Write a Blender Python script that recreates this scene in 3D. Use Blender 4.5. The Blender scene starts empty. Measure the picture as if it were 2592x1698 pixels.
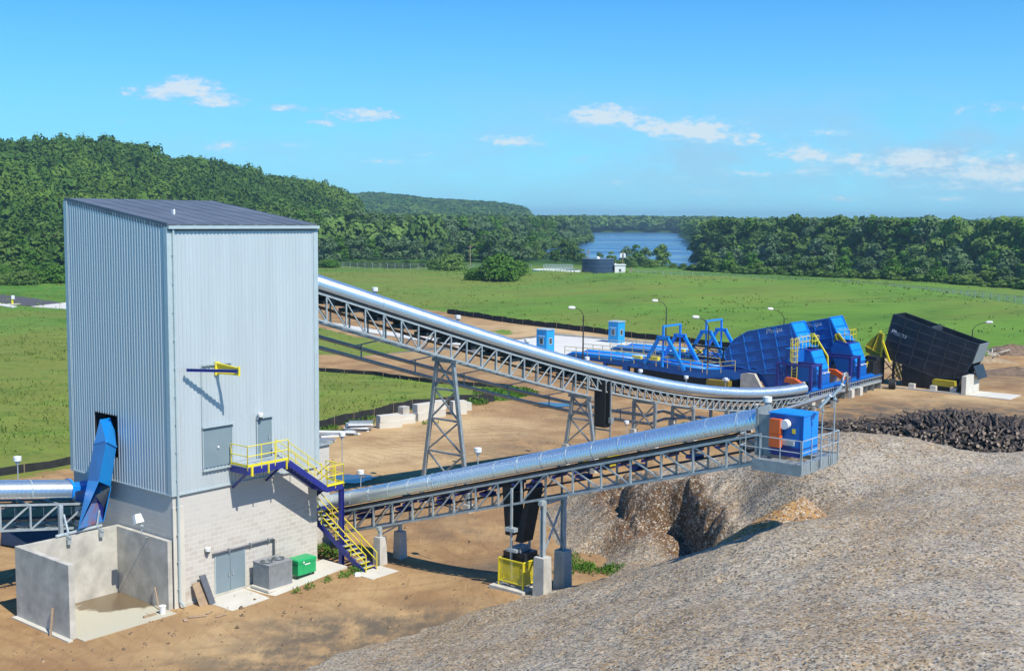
import bpy, math, random
import numpy as np
from math import sin, cos, pi, radians
from mathutils import Matrix, Vector
random.seed(7); rng = np.random.default_rng(11)
SC = bpy.context.scene
COL = SC.collection

# ------------------------------------------------------------------ camera
F = 2973.; PITCH = .1004; ROLL = .0093; H = 19.83
cd = bpy.data.cameras.new('camera'); cam = bpy.data.objects.new('camera', cd); COL.objects.link(cam)
cd.sensor_width = 36; cd.lens = 36 * F / 2592; cd.clip_start = .5; cd.clip_end = 30000
cam.matrix_world = Matrix.Translation((0, 0, H)) @ Matrix.Rotation(pi/2 - PITCH, 4, 'X') @ Matrix.Rotation(ROLL, 4, 'Z')
SC.camera = cam

# ------------------------------------------------------------------ world, sun, exposure
SUN_T = Vector((-.66, .75, -1.0 * math.tan(radians(51)))).normalized()     # direction the light travels
def build_world():
    w = bpy.data.worlds.new('World'); SC.world = w; w.use_nodes = True
    nt = w.node_tree; N = nt.nodes; L = nt.links; N.clear()
    out = N.new('ShaderNodeOutputWorld'); bg = N.new('ShaderNodeBackground'); bg.inputs[1].default_value = SKY
    sky = N.new('ShaderNodeTexSky'); sky.sky_type = 'NISHITA'; sky.sun_disc = False
    sky.sun_elevation = radians(51); sky.sun_rotation = math.atan2(.66, -.75)
    sky.air_density = 1.0; sky.dust_density = .3; sky.ozone_density = 2.2
    tint = N.new('ShaderNodeMix'); tint.data_type = 'RGBA'; tint.blend_type = 'MULTIPLY'; tint.inputs[0].default_value = 1
    tint.inputs[7].default_value = (.12, .74, 1.36, 1)
    L.new(sky.outputs[0], tint.inputs[6])
    tc = N.new('ShaderNodeTexCoord')
    sep = N.new('ShaderNodeSeparateXYZ'); L.new(tc.outputs['Generated'], sep.inputs[0])
    def m(op, a, b=None, c=None, clamp=False):
        n = N.new('ShaderNodeMath'); n.operation = op; n.use_clamp = clamp
        for i, v in enumerate((a, b, c)):
            if v is None: continue
            if hasattr(v, 'links'): L.new(v, n.inputs[i])
            else: n.inputs[i].default_value = v
        return n.outputs[0]
    y = m('MAXIMUM', sep.outputs[1], .05)
    u = m('DIVIDE', sep.outputs[0], y); v = m('DIVIDE', sep.outputs[2], y)
    cmb = N.new('ShaderNodeCombineXYZ'); L.new(m('MULTIPLY', u, 1.0), cmb.inputs[0]); L.new(m('MULTIPLY', v, 2.2), cmb.inputs[1])
    def noise(scale, detail, rough=.55, off=0):
        n = N.new('ShaderNodeTexNoise'); n.inputs['Scale'].default_value = scale; n.inputs['Detail'].default_value = detail
        n.inputs['Roughness'].default_value = rough
        mp = N.new('ShaderNodeMapping'); mp.inputs['Location'].default_value = (off, off*.7, 0); L.new(cmb.outputs[0], mp.inputs[0]); L.new(mp.outputs[0], n.inputs['Vector'])
        return n.outputs[0]
    det = noise(34, 9, .62); det2 = noise(120, 5, .6, 3.3)
    # clouds: (source px x, y, half width, half height, strength)
    blobs = [(400,236,58,20,1.0),(478,226,56,22,1.15),(548,256,56,16,.9),(735,276,62,9,.5),(925,296,62,16,.85),(812,315,36,9,.5),
             (1525,298,84,22,1.1),(1650,318,80,20,.95),(1765,332,100,24,1.0),(1800,345,120,18,.8),(1890,360,52,10,.8),(2040,392,66,19,.95),(1295,360,66,14,.85),
             (1010,412,60,9,.5),(1075,395,30,8,.5),(590,376,56,13,.45),(1500,410,40,12,.6),(2520,282,110,16,.45),
             (2330,406,190,20,.85),(2520,440,110,22,.95),(2250,440,150,14,.6),(2420,470,130,12,.6),(1950,440,120,10,.5),(2075,338,60,9,.45),(1560,465,26,8,.5),(1820,490,60,8,.4),(2200,420,140,9,.4),
             (2130,505,44,8,.45),(2380,505,60,7,.4),(1270,458,26,7,.45),(760,368,60,8,.3),(60,318,70,8,.25),(310,312,40,10,.25),(1690,455,60,8,.3),(2560,478,50,9,.55)]
    tot = None
    for (px, py, hw, hh, st) in blobs:
        X = (px-1296)/F; Y = (849-py)/F
        xx = X*cos(ROLL)-Y*sin(ROLL); yy = X*sin(ROLL)+Y*cos(ROLL)
        d = (xx, cos(PITCH)+yy*sin(PITCH), -sin(PITCH)+yy*cos(PITCH))
        cu, cv = d[0]/d[1], d[2]/d[1]
        a = m('DIVIDE', m('SUBTRACT', u, cu), hw/F); b0 = m('SUBTRACT', v, cv)
        # flatter base: squash below the centre
        b = m('DIVIDE', b0, hh/F)
        bb = m('ADD', m('MAXIMUM', b, 0.0), m('MULTIPLY', m('MINIMUM', b, 0.0), -1.5))
        r = m('ADD', m('MULTIPLY', a, a), m('MULTIPLY', bb, bb))
        g = m('MULTIPLY', m('SUBTRACT', 1.0, m('MULTIPLY', r, .26), clamp=True), st*1.15)
        tot = g if tot is None else m('MAXIMUM', tot, g)
    dens = m('ADD', m('MULTIPLY', tot, 1.25), m('MULTIPLY', m('MULTIPLY', m('ADD', m('SUBTRACT', det, .5), m('MULTIPLY', m('SUBTRACT', det2, .5), .55)), 4.2), m('MULTIPLY', tot, 2.2, clamp=True)))
    mask = N.new('ShaderNodeMapRange'); mask.interpolation_type = 'SMOOTHSTEP'
    mask.inputs[1].default_value = .12; mask.inputs[2].default_value = 1.75; L.new(dens, mask.inputs[0])
    # thin scattered veil, low in the sky and more to the right
    veil = noise(9, 7, .6, 7.1)
    vr = N.new('ShaderNodeMapRange'); vr.inputs[1].default_value = .37; vr.inputs[2].default_value = .60; L.new(veil, vr.inputs[0])
    band = m('SUBTRACT', 1.0, m('MULTIPLY', m('ABSOLUTE', m('SUBTRACT', v, .052)), 14.0), clamp=True)
    vside = m('ADD', m('MULTIPLY', u, 1.1), .5, clamp=True)
    veil_m = m('MULTIPLY', m('MULTIPLY', vr.outputs[0], band), m('MULTIPLY', vside, 1.0, clamp=True))
    allm = m('MAXIMUM', m('MULTIPLY', mask.outputs[0], .86), veil_m)
    up = m('GREATER_THAN', sep.outputs[1], .06)
    allm = m('MULTIPLY', allm, up)
    cc = N.new('ShaderNodeMix'); cc.data_type = 'RGBA'
    cc.inputs[6].default_value = (3.1, 5.1, 7.0, 1); cc.inputs[7].default_value = (6.2, 6.9, 7.4, 1)
    shade = m('MULTIPLY', mask.outputs[0], 1.1, clamp=True); L.new(shade, cc.inputs[0])
    # pale blue air near the horizon
    hz = N.new('ShaderNodeMix'); hz.data_type = 'RGBA'; hz.inputs[7].default_value = HORIZON
    hf = m('MULTIPLY', m('POWER', m('SUBTRACT', 1.0, m('MULTIPLY', m('ABSOLUTE', sep.outputs[2]), 3.5), clamp=True), 1.6), .8)
    L.new(hf, hz.inputs[0]); L.new(tint.outputs[2], hz.inputs[6])
    mx = N.new('ShaderNodeMix'); mx.data_type = 'RGBA'; L.new(allm, mx.inputs[0]); L.new(hz.outputs[2], mx.inputs[6]); L.new(cc.outputs[2], mx.inputs[7])
    L.new(mx.outputs[2], bg.inputs[0]); L.new(bg.outputs[0], out.inputs[0])
SKY = .1
HORIZON = (3.6, 7.6, 9.4, 1)
build_world()
sl = bpy.data.lights.new('sun', 'SUN'); sl.energy = 4.9; sl.angle = radians(.5); sl.color = (1, .945, .84)
so = bpy.data.objects.new('sun', sl); COL.objects.link(so); so.rotation_euler = SUN_T.to_track_quat('-Z', 'Y').to_euler(); so.location = (60, -60, 120)
SC.view_settings.view_transform = 'Standard'; SC.view_settings.look = 'None'; SC.view_settings.gamma = 1
SC.view_settings.exposure = .28
SC.render.engine = 'CYCLES'
SC.cycles.max_bounces = 5; SC.cycles.diffuse_bounces = 3; SC.cycles.glossy_bounces = 2; SC.cycles.transparent_max_bounces = 6
SC.cycles.caustics_reflective = False; SC.cycles.caustics_refractive = False

# ------------------------------------------------------------------ survey helpers
cP, sP, cR, sR = cos(PITCH), sin(PITCH), cos(ROLL), sin(ROLL)
def ray(u, v):
    X = (u-1296)/F; Y = (849-v)/F
    x = X*cR-Y*sR; y = X*sR+Y*cR
    return np.array([x, cP+y*sP, -sP+y*cP])
TH = .8847
E1 = np.array([cos(TH), sin(TH)]); EA = np.array([E1[1], -E1[0]]); O2 = np.array([29, 117.3])
RZ = math.atan2(EA[1], EA[0])
YZ = .3
def G(u, v, z=YZ):
    d = ray(u, v); t = (z-H)/d[2]; return np.array([d[0]*t, d[1]*t, z])
def atY(u, v, y):
    d = ray(u, v); return np.array([0, 0, H])+d*(y/d[1])
def toY(P):
    q = np.asarray(P[:2])-O2; return np.array([q@EA, q@E1, P[2] if len(P) > 2 else 0])
def toW(t, s, z=0.):
    q = O2+s*E1+t*EA; return np.array([q[0], q[1], z])
def Gy(u, v, z=YZ): return toY(G(u, v, z))
def _pl(u, v, n, d0):
    d = ray(u, v); k = d0/(n@d[:2]); return np.array([0, 0, H])+d*k
def atS(u, v, s): return toY(_pl(u, v, E1, s+O2@E1))
def atT(u, v, t): return toY(_pl(u, v, EA, t+O2@EA))

# ------------------------------------------------------------------ materials
MATS = {}
def lin(c):
    return tuple((x/12.92 if x <= .04045 else ((x+.055)/1.055)**2.4) for x in c)
def mat(name, col, rough=.6, metal=0., var=.12, scale=2.0, bump=0., bscale=40., col2=None, spec=.5, stretch=None, world=False):
    if name in MATS: return MATS[name]
    m = bpy.data.materials.new(name); m.use_nodes = True; MATS[name] = m
    nt = m.node_tree; N = nt.nodes; L = nt.links
    b = N['Principled BSDF']; b.inputs['Roughness'].default_value = rough; b.inputs['Metallic'].default_value = metal
    b.inputs['Specular IOR Level'].default_value = spec
    tc = N.new('ShaderNodeTexCoord'); vec = tc.outputs['Object']
    if world:
        g = N.new('ShaderNodeNewGeometry'); vec = g.outputs['Position']
    if stretch:
        mp = N.new('ShaderNodeMapping'); mp.inputs['Scale'].default_value = stretch; L.new(vec, mp.inputs[0]); vec = mp.outputs[0]
    n = N.new('ShaderNodeTexNoise'); n.inputs['Scale'].default_value = scale; n.inputs['Detail'].default_value = 6; n.inputs['Roughness'].default_value = .6
    L.new(vec, n.inputs['Vector'])
    mx = N.new('ShaderNodeMix'); mx.data_type = 'RGBA'
    c2 = col2 if col2 else tuple(c*(1-var*2) for c in col)
    c1 = col if col2 else tuple(min(1, c*(1+var*.6)) for c in col)
    mr = N.new('ShaderNodeMapRange'); mr.inputs[1].default_value = .3; mr.inputs[2].default_value = .7; L.new(n.outputs[0], mr.inputs[0])
    L.new(mr.outputs[0], mx.inputs[0]); mx.inputs[6].default_value = (*c2, 1); mx.inputs[7].default_value = (*c1, 1)
    L.new(mx.outputs[2], b.inputs['Base Color'])
    if bump:
        n2 = N.new('ShaderNodeTexNoise'); n2.inputs['Scale'].default_value = bscale; n2.inputs['Detail'].default_value = 4; L.new(vec, n2.inputs['Vector'])
        bp = N.new('ShaderNodeBump'); bp.inputs['Strength'].default_value = bump; bp.inputs['Distance'].default_value = .02
        L.new(n2.outputs[0], bp.inputs['Height']); L.new(bp.outputs[0], b.inputs['Normal'])
    return m
M_SIDE = mat('ribbed_steel', (.545, .60, .615), .42, .25, .045, 1.0, stretch=(1.6, 1.6, .12))
M_ROOF = mat('roof_steel', (.15, .17, .195), .5, .2, .14, .6)
M_TRIM = mat('trim_steel', (.47, .555, .57), .4, .2, .05)
M_DARKTRIM = mat('dark_trim', (.10, .11, .13), .6)
M_GALV = mat('galvanised', (.47, .53, .545), .42, .3, .14, 3)
M_GALVD = mat('weathered_galvanised', (.33, .37, .38), .5, .35, .14, 3)
M_CONC = mat('concrete', (.53, .505, .44), .85, 0, .17, 1.1, .3, 12)
M_CONCP = mat('pale_concrete', (.60, .57, .49), .85, 0, .07, .6, .2, 12)
M_SLAB = mat('road_concrete', (.62, .60, .55), .85, 0, .06, .3)
M_DOOR = mat('grey_paint', (.20, .265, .295), .5, 0, .04, 1)
M_YEL = mat('yellow_paint', (.80, .66, .03), .45, 0, .06, 2)
M_YELD = mat('dull_yellow_paint', (.38, .31, .015), .5, 0, .08, 2)
M_NAVY = mat('navy_paint', (.022, .030, .22), .42, 0, .08, 2)
M_RIB = mat('blue_rib_paint', (.014, .17, .56), .4, 0, .06, 1.2)
M_BLUE_SHADE = mat('shaded_blue_paint', (.007, .13, .48), .4, 0, .06, 1.2)  # machine blue as it looks on shaded hopper sides, shade put into the colour
M_BLUE_LIT = mat('sunlit_blue_paint', (.008, .25, .78), .38, 0, .06, 1.2)  # the same blue as on sun-facing ends, sunlight put into the colour
M_CHUTE = mat('chute_blue_paint', (.008, .33, .86), .35, 0, .05, 1.0)
M_BOOTH = mat('booth_blue_paint', (.012, .30, .66), .45, 0, .05, 1.2)
M_BRIB = mat('black_rib', (.045, .05, .062), .5, .1, .2, .7)
M_BLACK = mat('black_steel', (.030, .033, .042), .38, .1, .35, .7)
M_DARK = mat('dark_interior', (.012, .013, .016), .7)
M_RUB = mat('rubber', (.018, .018, .020), .75, 0, .2, 3)
M_ORG = mat('orange_paint', (.72, .13, .02), .45, 0, .07, 2)
M_GRN = mat('green_paint', (.02, .38, .13), .4, 0, .07, 2)
M_WHITE = mat('white_paint', (.78, .79, .78), .5, 0, .06, 2)
M_GREY = mat('machine_grey', (.27, .28, .30), .5, .1, .08, 3)
M_WOOD = mat('plywood', (.35, .25, .16), .8, 0, .15, 4)
M_RUST = mat('rusty_blue', (.012, .27, .72), .6, 0, 0, 1.1, 0, 40, col2=(.30, .10, .05))
M_GLASS = mat('window_glass', (.05, .07, .09), .08, 0, .1, 2, spec=.8)
M_PIPE = mat('pipe_jacket', (.42, .44, .46), .4, .5, .1, 2)
M_SILT = mat('silt_fabric', (.022, .024, .026), .85, 0, .3, 2)
M_TANK = mat('tank_navy', (.022, .05, .11), .45, 0, .1, .4)

def tube_mat(name, ax, slope):
    """silver cover sheet; fine corrugation rings tilt the normal along the conveyor"""
    m = bpy.data.materials.new(name); m.use_nodes = True
    nt = m.node_tree; N = nt.nodes; L = nt.links; b = N['Principled BSDF']
    b.inputs['Base Color'].default_value = (.80, .90, .96, 1); b.inputs['Metallic'].default_value = .9
    tc = N.new('ShaderNodeTexCoord')
    n = N.new('ShaderNodeTexNoise'); n.inputs['Scale'].default_value = .9; n.inputs['Detail'].default_value = 4; L.new(tc.outputs['Object'], n.inputs['Vector'])
    mr = N.new('ShaderNodeMapRange'); mr.inputs[3].default_value = .24; mr.inputs[4].default_value = .36; L.new(n.outputs[0], mr.inputs[0]); L.new(mr.outputs[0], b.inputs['Roughness'])
    sp = N.new('ShaderNodeSeparateXYZ'); L.new(tc.outputs['Object'], sp.inputs[0])
    k = N.new('ShaderNodeMath'); k.operation = 'MULTIPLY'; k.inputs[1].default_value = 2*pi/.068; L.new(sp.outputs[ax], k.inputs[0])
    c = N.new('ShaderNodeMath'); c.operation = 'COSINE'; L.new(k.outputs[0], c.inputs[0])
    ms = N.new('ShaderNodeMath'); ms.operation = 'MULTIPLY'; ms.inputs[1].default_value = slope; L.new(c.outputs[0], ms.inputs[0])
    v = N.new('ShaderNodeVectorMath'); v.operation = 'SCALE'; v.inputs[0].default_value = (EAX[0], EAX[1], .25) if ax == 0 else (E1X[0], E1X[1], -.25); L.new(ms.outputs[0], v.inputs['Scale'])
    g = N.new('ShaderNodeNewGeometry'); ad = N.new('ShaderNodeVectorMath'); L.new(g.outputs['Normal'], ad.inputs[0]); L.new(v.outputs[0], ad.inputs[1])
    nn = N.new('ShaderNodeVectorMath'); nn.operation = 'NORMALIZE'; L.new(ad.outputs[0], nn.inputs[0]); L.new(nn.outputs[0], b.inputs['Normal'])
    return m
E1X = (cos(TH), sin(TH)); EAX = (sin(TH), -cos(TH))
M_TUBE = tube_mat('cover_sheet_long', 1, .62); M_TUBET = tube_mat('cover_sheet_stacker', 0, .26)

def block_mat():
    """split-face concrete block, courses 0.2 m"""
    m = bpy.data.materials.new('concrete_block'); m.use_nodes = True
    nt = m.node_tree; N = nt.nodes; L = nt.links; b = N['Principled BSDF']; b.inputs['Roughness'].default_value = .85
    tc = N.new('ShaderNodeTexCoord'); sp = N.new('ShaderNodeSeparateXYZ'); L.new(tc.outputs['Object'], sp.inputs[0])
    ad = N.new('ShaderNodeMath'); L.new(sp.outputs[0], ad.inputs[0]); L.new(sp.outputs[1], ad.inputs[1])
    cb = N.new('ShaderNodeCombineXYZ'); L.new(ad.outputs[0], cb.inputs[0]); L.new(sp.outputs[2], cb.inputs[1])
    br = N.new('ShaderNodeTexBrick'); L.new(cb.outputs[0], br.inputs['Vector']); br.inputs['Scale'].default_value = 1
    br.inputs['Brick Width'].default_value = .52; br.inputs['Row Height'].default_value = .25; br.inputs['Mortar Size'].default_value = .018
    br.inputs['Mortar Smooth'].default_value = .3; br.inputs['Bias'].default_value = -.1
    br.inputs['Color1'].default_value = (.54, .51, .45, 1); br.inputs['Color2'].default_value = (.44, .405, .35, 1); br.inputs['Mortar'].default_value = (.61, .59, .535, 1)
    n = N.new('ShaderNodeTexNoise'); n.inputs['Scale'].default_value = .45; n.inputs['Detail'].default_value = 7; L.new(tc.outputs['Object'], n.inputs['Vector'])
    mr = N.new('ShaderNodeMapRange'); mr.inputs[1].default_value = .42; mr.inputs[2].default_value = .62; L.new(n.outputs[0], mr.inputs[0])
    # the upper courses are a smoother, paler patch
    mz = N.new('ShaderNodeMapRange'); mz.inputs[1].default_value = 3.4; mz.inputs[2].default_value = 4.6; L.new(sp.outputs[2], mz.inputs[0])
    mm = N.new('ShaderNodeMath'); mm.operation = 'MULTIPLY_ADD'; mm.use_clamp = True; L.new(mr.outputs[0], mm.inputs[0]); mm.inputs[1].default_value = .35; L.new(mz.outputs[0], mm.inputs[2])
    m2 = N.new('ShaderNodeMath'); m2.operation = 'MULTIPLY'; L.new(mm.outputs[0], m2.inputs[0]); m2.inputs[1].default_value = .75
    mx = N.new('ShaderNodeMix'); mx.data_type = 'RGBA'; L.new(m2.outputs[0], mx.inputs[0]); L.new(br.outputs[0], mx.inputs[6]); mx.inputs[7].default_value = (.53, .51, .47, 1)
    L.new(mx.outputs[2], b.inputs['Base Color'])
    # splashed dirt along the foot of the wall
    dz = N.new('ShaderNodeMapRange'); dz.inputs[1].default_value = .15; dz.inputs[2].default_value = 1.1; dz.inputs[3].default_value = .75; dz.inputs[4].default_value = 0; L.new(sp.outputs[2], dz.inputs[0])
    nd = N.new('ShaderNodeTexNoise'); nd.inputs['Scale'].default_value = 1.6; nd.inputs['Detail'].default_value = 8; L.new(tc.outputs['Object'], nd.inputs['Vector'])
    rd = N.new('ShaderNodeMapRange'); rd.inputs[1].default_value = .35; rd.inputs[2].default_value = .65; L.new(nd.outputs[0], rd.inputs[0])
    md = N.new('ShaderNodeMath'); md.operation = 'MULTIPLY'; md.use_clamp = True; L.new(dz.outputs[0], md.inputs[0]); L.new(rd.outputs[0], md.inputs[1])
    mxd = N.new('ShaderNodeMix'); mxd.data_type = 'RGBA'; L.new(md.outputs[0], mxd.inputs[0]); L.new(mx.outputs[2], mxd.inputs[6]); mxd.inputs[7].default_value = (.33, .235, .15, 1); L.new(mxd.outputs[2], b.inputs['Base Color'])
    bp = N.new('ShaderNodeBump'); bp.inputs['Strength'].default_value = .25; bp.inputs['Distance'].default_value = .01; bp.invert = True
    L.new(br.outputs['Fac'], bp.inputs['Height']); L.new(bp.outputs[0], b.inputs['Normal'])
    return m
M_CMU = block_mat()

# ------------------------------------------------------------------ mesh builder
class MB:
    """collects faces; all coordinates absolute in the builder's frame"""
    def __init__(s): s.v = []; s.f = []; s.m = []; s.mats = []
    def mi(s, m):
        if m is None: return 0
        if m not in s.mats: s.mats.append(m)
        return s.mats.index(m)
    def poly(s, pts, m=None):
        b = len(s.v); s.v += [tuple(map(float, p)) for p in pts]; s.f.append(tuple(range(b, b+len(pts)))); s.m.append(s.mi(m)); return s
    def hexa(s, p, m=None):     # 8 pts: bottom 4 ccw, top 4 ccw
        b = len(s.v); s.v += [tuple(map(float, q)) for q in p]; k = s.mi(m)
        for f in ((3, 2, 1, 0), (4, 5, 6, 7), (0, 1, 5, 4), (1, 2, 6, 5), (2, 3, 7, 6), (3, 0, 4, 7)):
            s.f.append(tuple(b+i for i in f)); s.m.append(k)
        return s
    def box(s, x0, x1, y0, y1, z0, z1, m=None):
        return s.hexa([(x0, y0, z0), (x1, y0, z0), (x1, y1, z0), (x0, y1, z0), (x0, y0, z1), (x1, y0, z1), (x1, y1, z1), (x0, y1, z1)], m)
    def bar(s, a, b, w, h=None, m=None, up=(0, 0, 1)):
        a = Vector(a); b = Vector(b); h = w if h is None else h
        d = (b-a)
        if d.length < 1e-6: return s
        d.normalize(); u = Vector(up)
        if abs(d.dot(u)) > .98: u = Vector((0, 1, 0))
        r = d.cross(u).normalized(); u = r.cross(d).normalized()
        r *= w/2; u *= h/2
        return s.hexa([a-r-u, a+r-u, a+r+u, a-r+u, b-r-u, b+r-u, b+r+u, b-r+u], m)
    def tube(s, pts, r, n=8, m=None, cap=True):
        pts = [Vector(p) for p in pts]; k = s.mi(m); b0 = len(s.v); rr = r if isinstance(r, (list, tuple)) else [r]*len(pts)
        for i, p in enumerate(pts):
            d = (pts[min(i+1, len(pts)-1)]-pts[max(i-1, 0)]).normalized()
            u = Vector((0, 0, 1)) if abs(d.z) < .9 else Vector((0, 1, 0))
            x = d.cross(u).normalized(); y = x.cross(d).normalized()
            for j in range(n):
                a = 2*pi*j/n; s.v.append(tuple(p+x*cos(a)*rr[i]+y*sin(a)*rr[i]))
        for i in range(len(pts)-1):
            for j in range(n):
                s.f.append((b0+i*n+j, b0+i*n+(j+1) % n, b0+(i+1)*n+(j+1) % n, b0+(i+1)*n+j)); s.m.append(k)
        if cap:
            s.f.append(tuple(b0+j for j in range(n))[::-1]); s.m.append(k)
            e = b0+(len(pts)-1)*n; s.f.append(tuple(e+j for j in range(n))); s.m.append(k)
        return s
    def cyl(s, x, y, z0, z1, r, n=16, m=None, r2=None):
        return s.tube([(x, y, z0), (x, y, z1)], [r, r if r2 is None else r2], n, m)
    def prism(s, pts, d, m=None):   # planar polygon extruded by vector d
        d = Vector(d); P = [Vector(p) for p in pts]; n = len(P); b = len(s.v); k = s.mi(m)
        s.v += [tuple(p) for p in P]+[tuple(p+d) for p in P]
        s.f.append(tuple(range(b, b+n))[::-1]); s.f.append(tuple(range(b+n, b+2*n))); s.m += [k, k]
        for i in range(n):
            j = (i+1) % n; s.f.append((b+i, b+j, b+n+j, b+n+i)); s.m.append(k)
        return s
def mesh_from(name, mb, m, off=(0, 0, 0), smooth=False):
    me = bpy.data.meshes.new(name)
    ox, oy, oz = off
    me.from_pydata([(x-ox, y-oy, z-oz) for x, y, z in mb.v], [], mb.f)
    mats = mb.mats if mb.mats else [m]
    for q in mats: me.materials.append(q)
    if len(mats) > 1: me.polygons.foreach_set('material_index', mb.m)
    if smooth: me.polygons.foreach_set('use_smooth', [True]*len(me.polygons)); 
    me.update(); 
    return me
def tag(o, label, cat, group=None, kind=None):
    if label: o['label'] = label
    if cat: o['category'] = cat
    if group: o['group'] = group
    if kind: o['kind'] = kind
    return o
class Thing:
    """an Empty at the thing's base; frame 'Y' = yard grid (t, s, z), 'W' = world"""
    def __init__(s, name, label, cat, org=(0, 0, 0), frame='Y', group=None):
        o = bpy.data.objects.new(name, None); COL.objects.link(o); o.empty_display_size = .3
        s.org = tuple(map(float, org)); s.frame = frame
        if frame == 'Y': o.location = toW(*org); o.rotation_euler = (0, 0, RZ)
        else: o.location = org
        tag(o, label, cat, group); s.o = o
    def part(s, name, mb, m=None, parent=None, smooth=False, label=None):
        me = mesh_from(name, mb, m, s.org, smooth); o = bpy.data.objects.new(name, me); COL.objects.link(o)
        o.parent = parent if parent is not None else s.o
        if label: o['label'] = label
        return o
def each(T, name, mbs, m=None, parent=None, label=None):
    return [T.part(name, b, m, parent, label=label) for b in mbs]
def single(name, mb, m, label, cat, org=(0, 0, 0), frame='Y', group=None, smooth=False, kind=None):
    me = mesh_from(name, mb, m, org, smooth); o = bpy.data.objects.new(name, me); COL.objects.link(o)
    if frame == 'Y': o.location = toW(*org); o.rotation_euler = (0, 0, RZ)
    else: o.location = org
    return tag(o, label, cat, group, kind)
def dup(root, loc=None, rz=None, label=None, scale=None):
    def cp(o, par):
        c = o.copy(); COL.objects.link(c)
        if par is not None: c.parent = par
        for ch in o.children: cp(ch, c)
        return c
    r = cp(root, None)
    if loc is not None: r.location = loc
    if rz is not None: r.rotation_euler = (0, 0, rz)
    if scale is not None: r.scale = scale
    if label: r['label'] = label
    return r
def text_mesh(txt, size, m, name='lettering', shear=.25):
    cu = bpy.data.curves.new('t', 'FONT'); cu.body = txt; cu.size = size; cu.shear = shear; cu.extrude = .006
    ob = bpy.data.objects.new('t', cu); COL.objects.link(ob); dg = bpy.context.evaluated_depsgraph_get()
    me = bpy.data.meshes.new_from_object(ob.evaluated_get(dg)); bpy.data.objects.remove(ob)
    me.materials.clear(); me.materials.append(m); me.name = name
    return me
def put_text(T, txt, size, m, origin, xdir, updir, parent=None, shear=.25):
    me = text_mesh(txt, size, m, shear=shear); o = bpy.data.objects.new('lettering', me); COL.objects.link(o); o.parent = parent or T.o
    x = Vector(xdir).normalized(); u = Vector(updir).normalized(); n = x.cross(u).normalized()
    R = Matrix((x, u, n)).transposed().to_4x4()
    o.matrix_local = Matrix.Translation(Vector(origin)-Vector(T.org)) @ R
    return o
# ------------------------------------------------------------------ terrain
def lattice(seed, n=256): return np.random.default_rng(seed).random((n, n))
_L = {}
def vn(x, y, sc, seed):
    if seed not in _L: _L[seed] = lattice(seed)
    A = _L[seed]; X = np.asarray(x)/sc+1000.5; Y = np.asarray(y)/sc+1000.5
    i = np.floor(X).astype(int); j = np.floor(Y).astype(int); f = X-i; g = Y-j
    f = f*f*(3-2*f); g = g*g*(3-2*g); i %= 256; j %= 256; i1 = (i+1) % 256; j1 = (j+1) % 256
    return (A[i, j]*(1-f)+A[i1, j]*f)*(1-g)+(A[i, j1]*(1-f)+A[i1, j1]*f)*g
def fbm(x, y, sc, seed, oct=4):
    r = 0; a = .5; t = 0
    for o in range(oct): r = r+a*vn(x, y, sc/2**o, seed+o); t += a; a *= .5
    return r/t
def sms(a, b, x):
    t = np.clip((x-a)/(b-a), 0, 1); return t*t*(3-2*t)
def sdf(poly, x, y):
    """signed distance, positive inside"""
    P = np.asarray(poly); d = np.full(np.shape(x), 1e18); ins = np.zeros(np.shape(x), bool)
    for i in range(len(P)):
        a = P[i]; b = P[(i+1) % len(P)]; e = b-a; wx = x-a[0]; wy = y-a[1]
        t = np.clip((wx*e[0]+wy*e[1])/(e@e+1e-12), 0, 1)
        d = np.minimum(d, (wx-e[0]*t)**2+(wy-e[1]*t)**2)
        c = (a[1] > y) != (b[1] > y)
        with np.errstate(divide='ignore', invalid='ignore'):
            xi = (b[0]-a[0])*(y-a[1])/(b[1]-a[1]+1e-12)+a[0]
        ins ^= c & (x < xi)
    return np.where(ins, 1, -1)*np.sqrt(d)
K = 1.0891
def D(pts, z=YZ): return [tuple(G(u*K, v*K, z)[:2]) for u, v in pts]
RIVER = D([(1368,540.5),(1567,541),(1574,552),(1594,566),(1602,580),(1599,592),(1640,600),(1720,610),(1900,620),(2100,634),(2380,652),(2700,676),
           (2700,700),(2380,679),(2100,659),(1900,649),(1700,642),(1640,634),(1560,622),(1400,611),(1200,601),(900,596),(900,582),(1200,578),(1330,569),(1352,558),(1364,547)], -4)
DIRT = D([(-900,1900),(-500,1150),(-200,1135),(0,1116),(60,1106),(168,1086),(735,695),(995,718),(1100,735),(1240,754),(1500,785),(1640,803),(1750,817),(2100,832),(2290,836),(2330,820),(2800,800),(3600,900),(3600,1900)])
ROADP = D([(-300,666),(0,683),(155,702),(400,743),(700,790),(700,802),(400,759),(260,737),(155,721),(75,716),(0,712),(-300,693)], 0)
GRASS_ISL = [D([(735,760),(840,785),(1000,820),(988,831),(860,828),(735,823),(500,815),(500,760)]),
             D([(735,857),(830,864),(950,880),(1000,887),(1100,893),(1190,900),(1228,912),(1215,926),(1150,934),(1040,942),(870,966),(800,984),(735,1001),(450,1030),(450,840)]),
             D([(1135,771),(1165,763),(1198,770),(1180,779)])]
# mound: foot and crest as distance over azimuth (px at source x)
_fx = np.array([-1500, 950, 1083, 1198, 1350, 1633, 1786, 2000, 2494, 2700, 3800])
_fd = np.array([400, 300, 255, 244, 225, 196, 186, 178, 175, 182, 200.])
_cx = np.array([-1500, 1090, 1350, 1500, 1634, 1851, 2178, 2592, 3800])
_cd = np.array([460, 420, 395, 350, 338, 325, 300, 238, 215.])
_ax = np.array([-1500, 900, 1300, 1450, 1600, 3800]); _ah = np.array([0, 0, .6, 2.6, 4., 4.])
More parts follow.
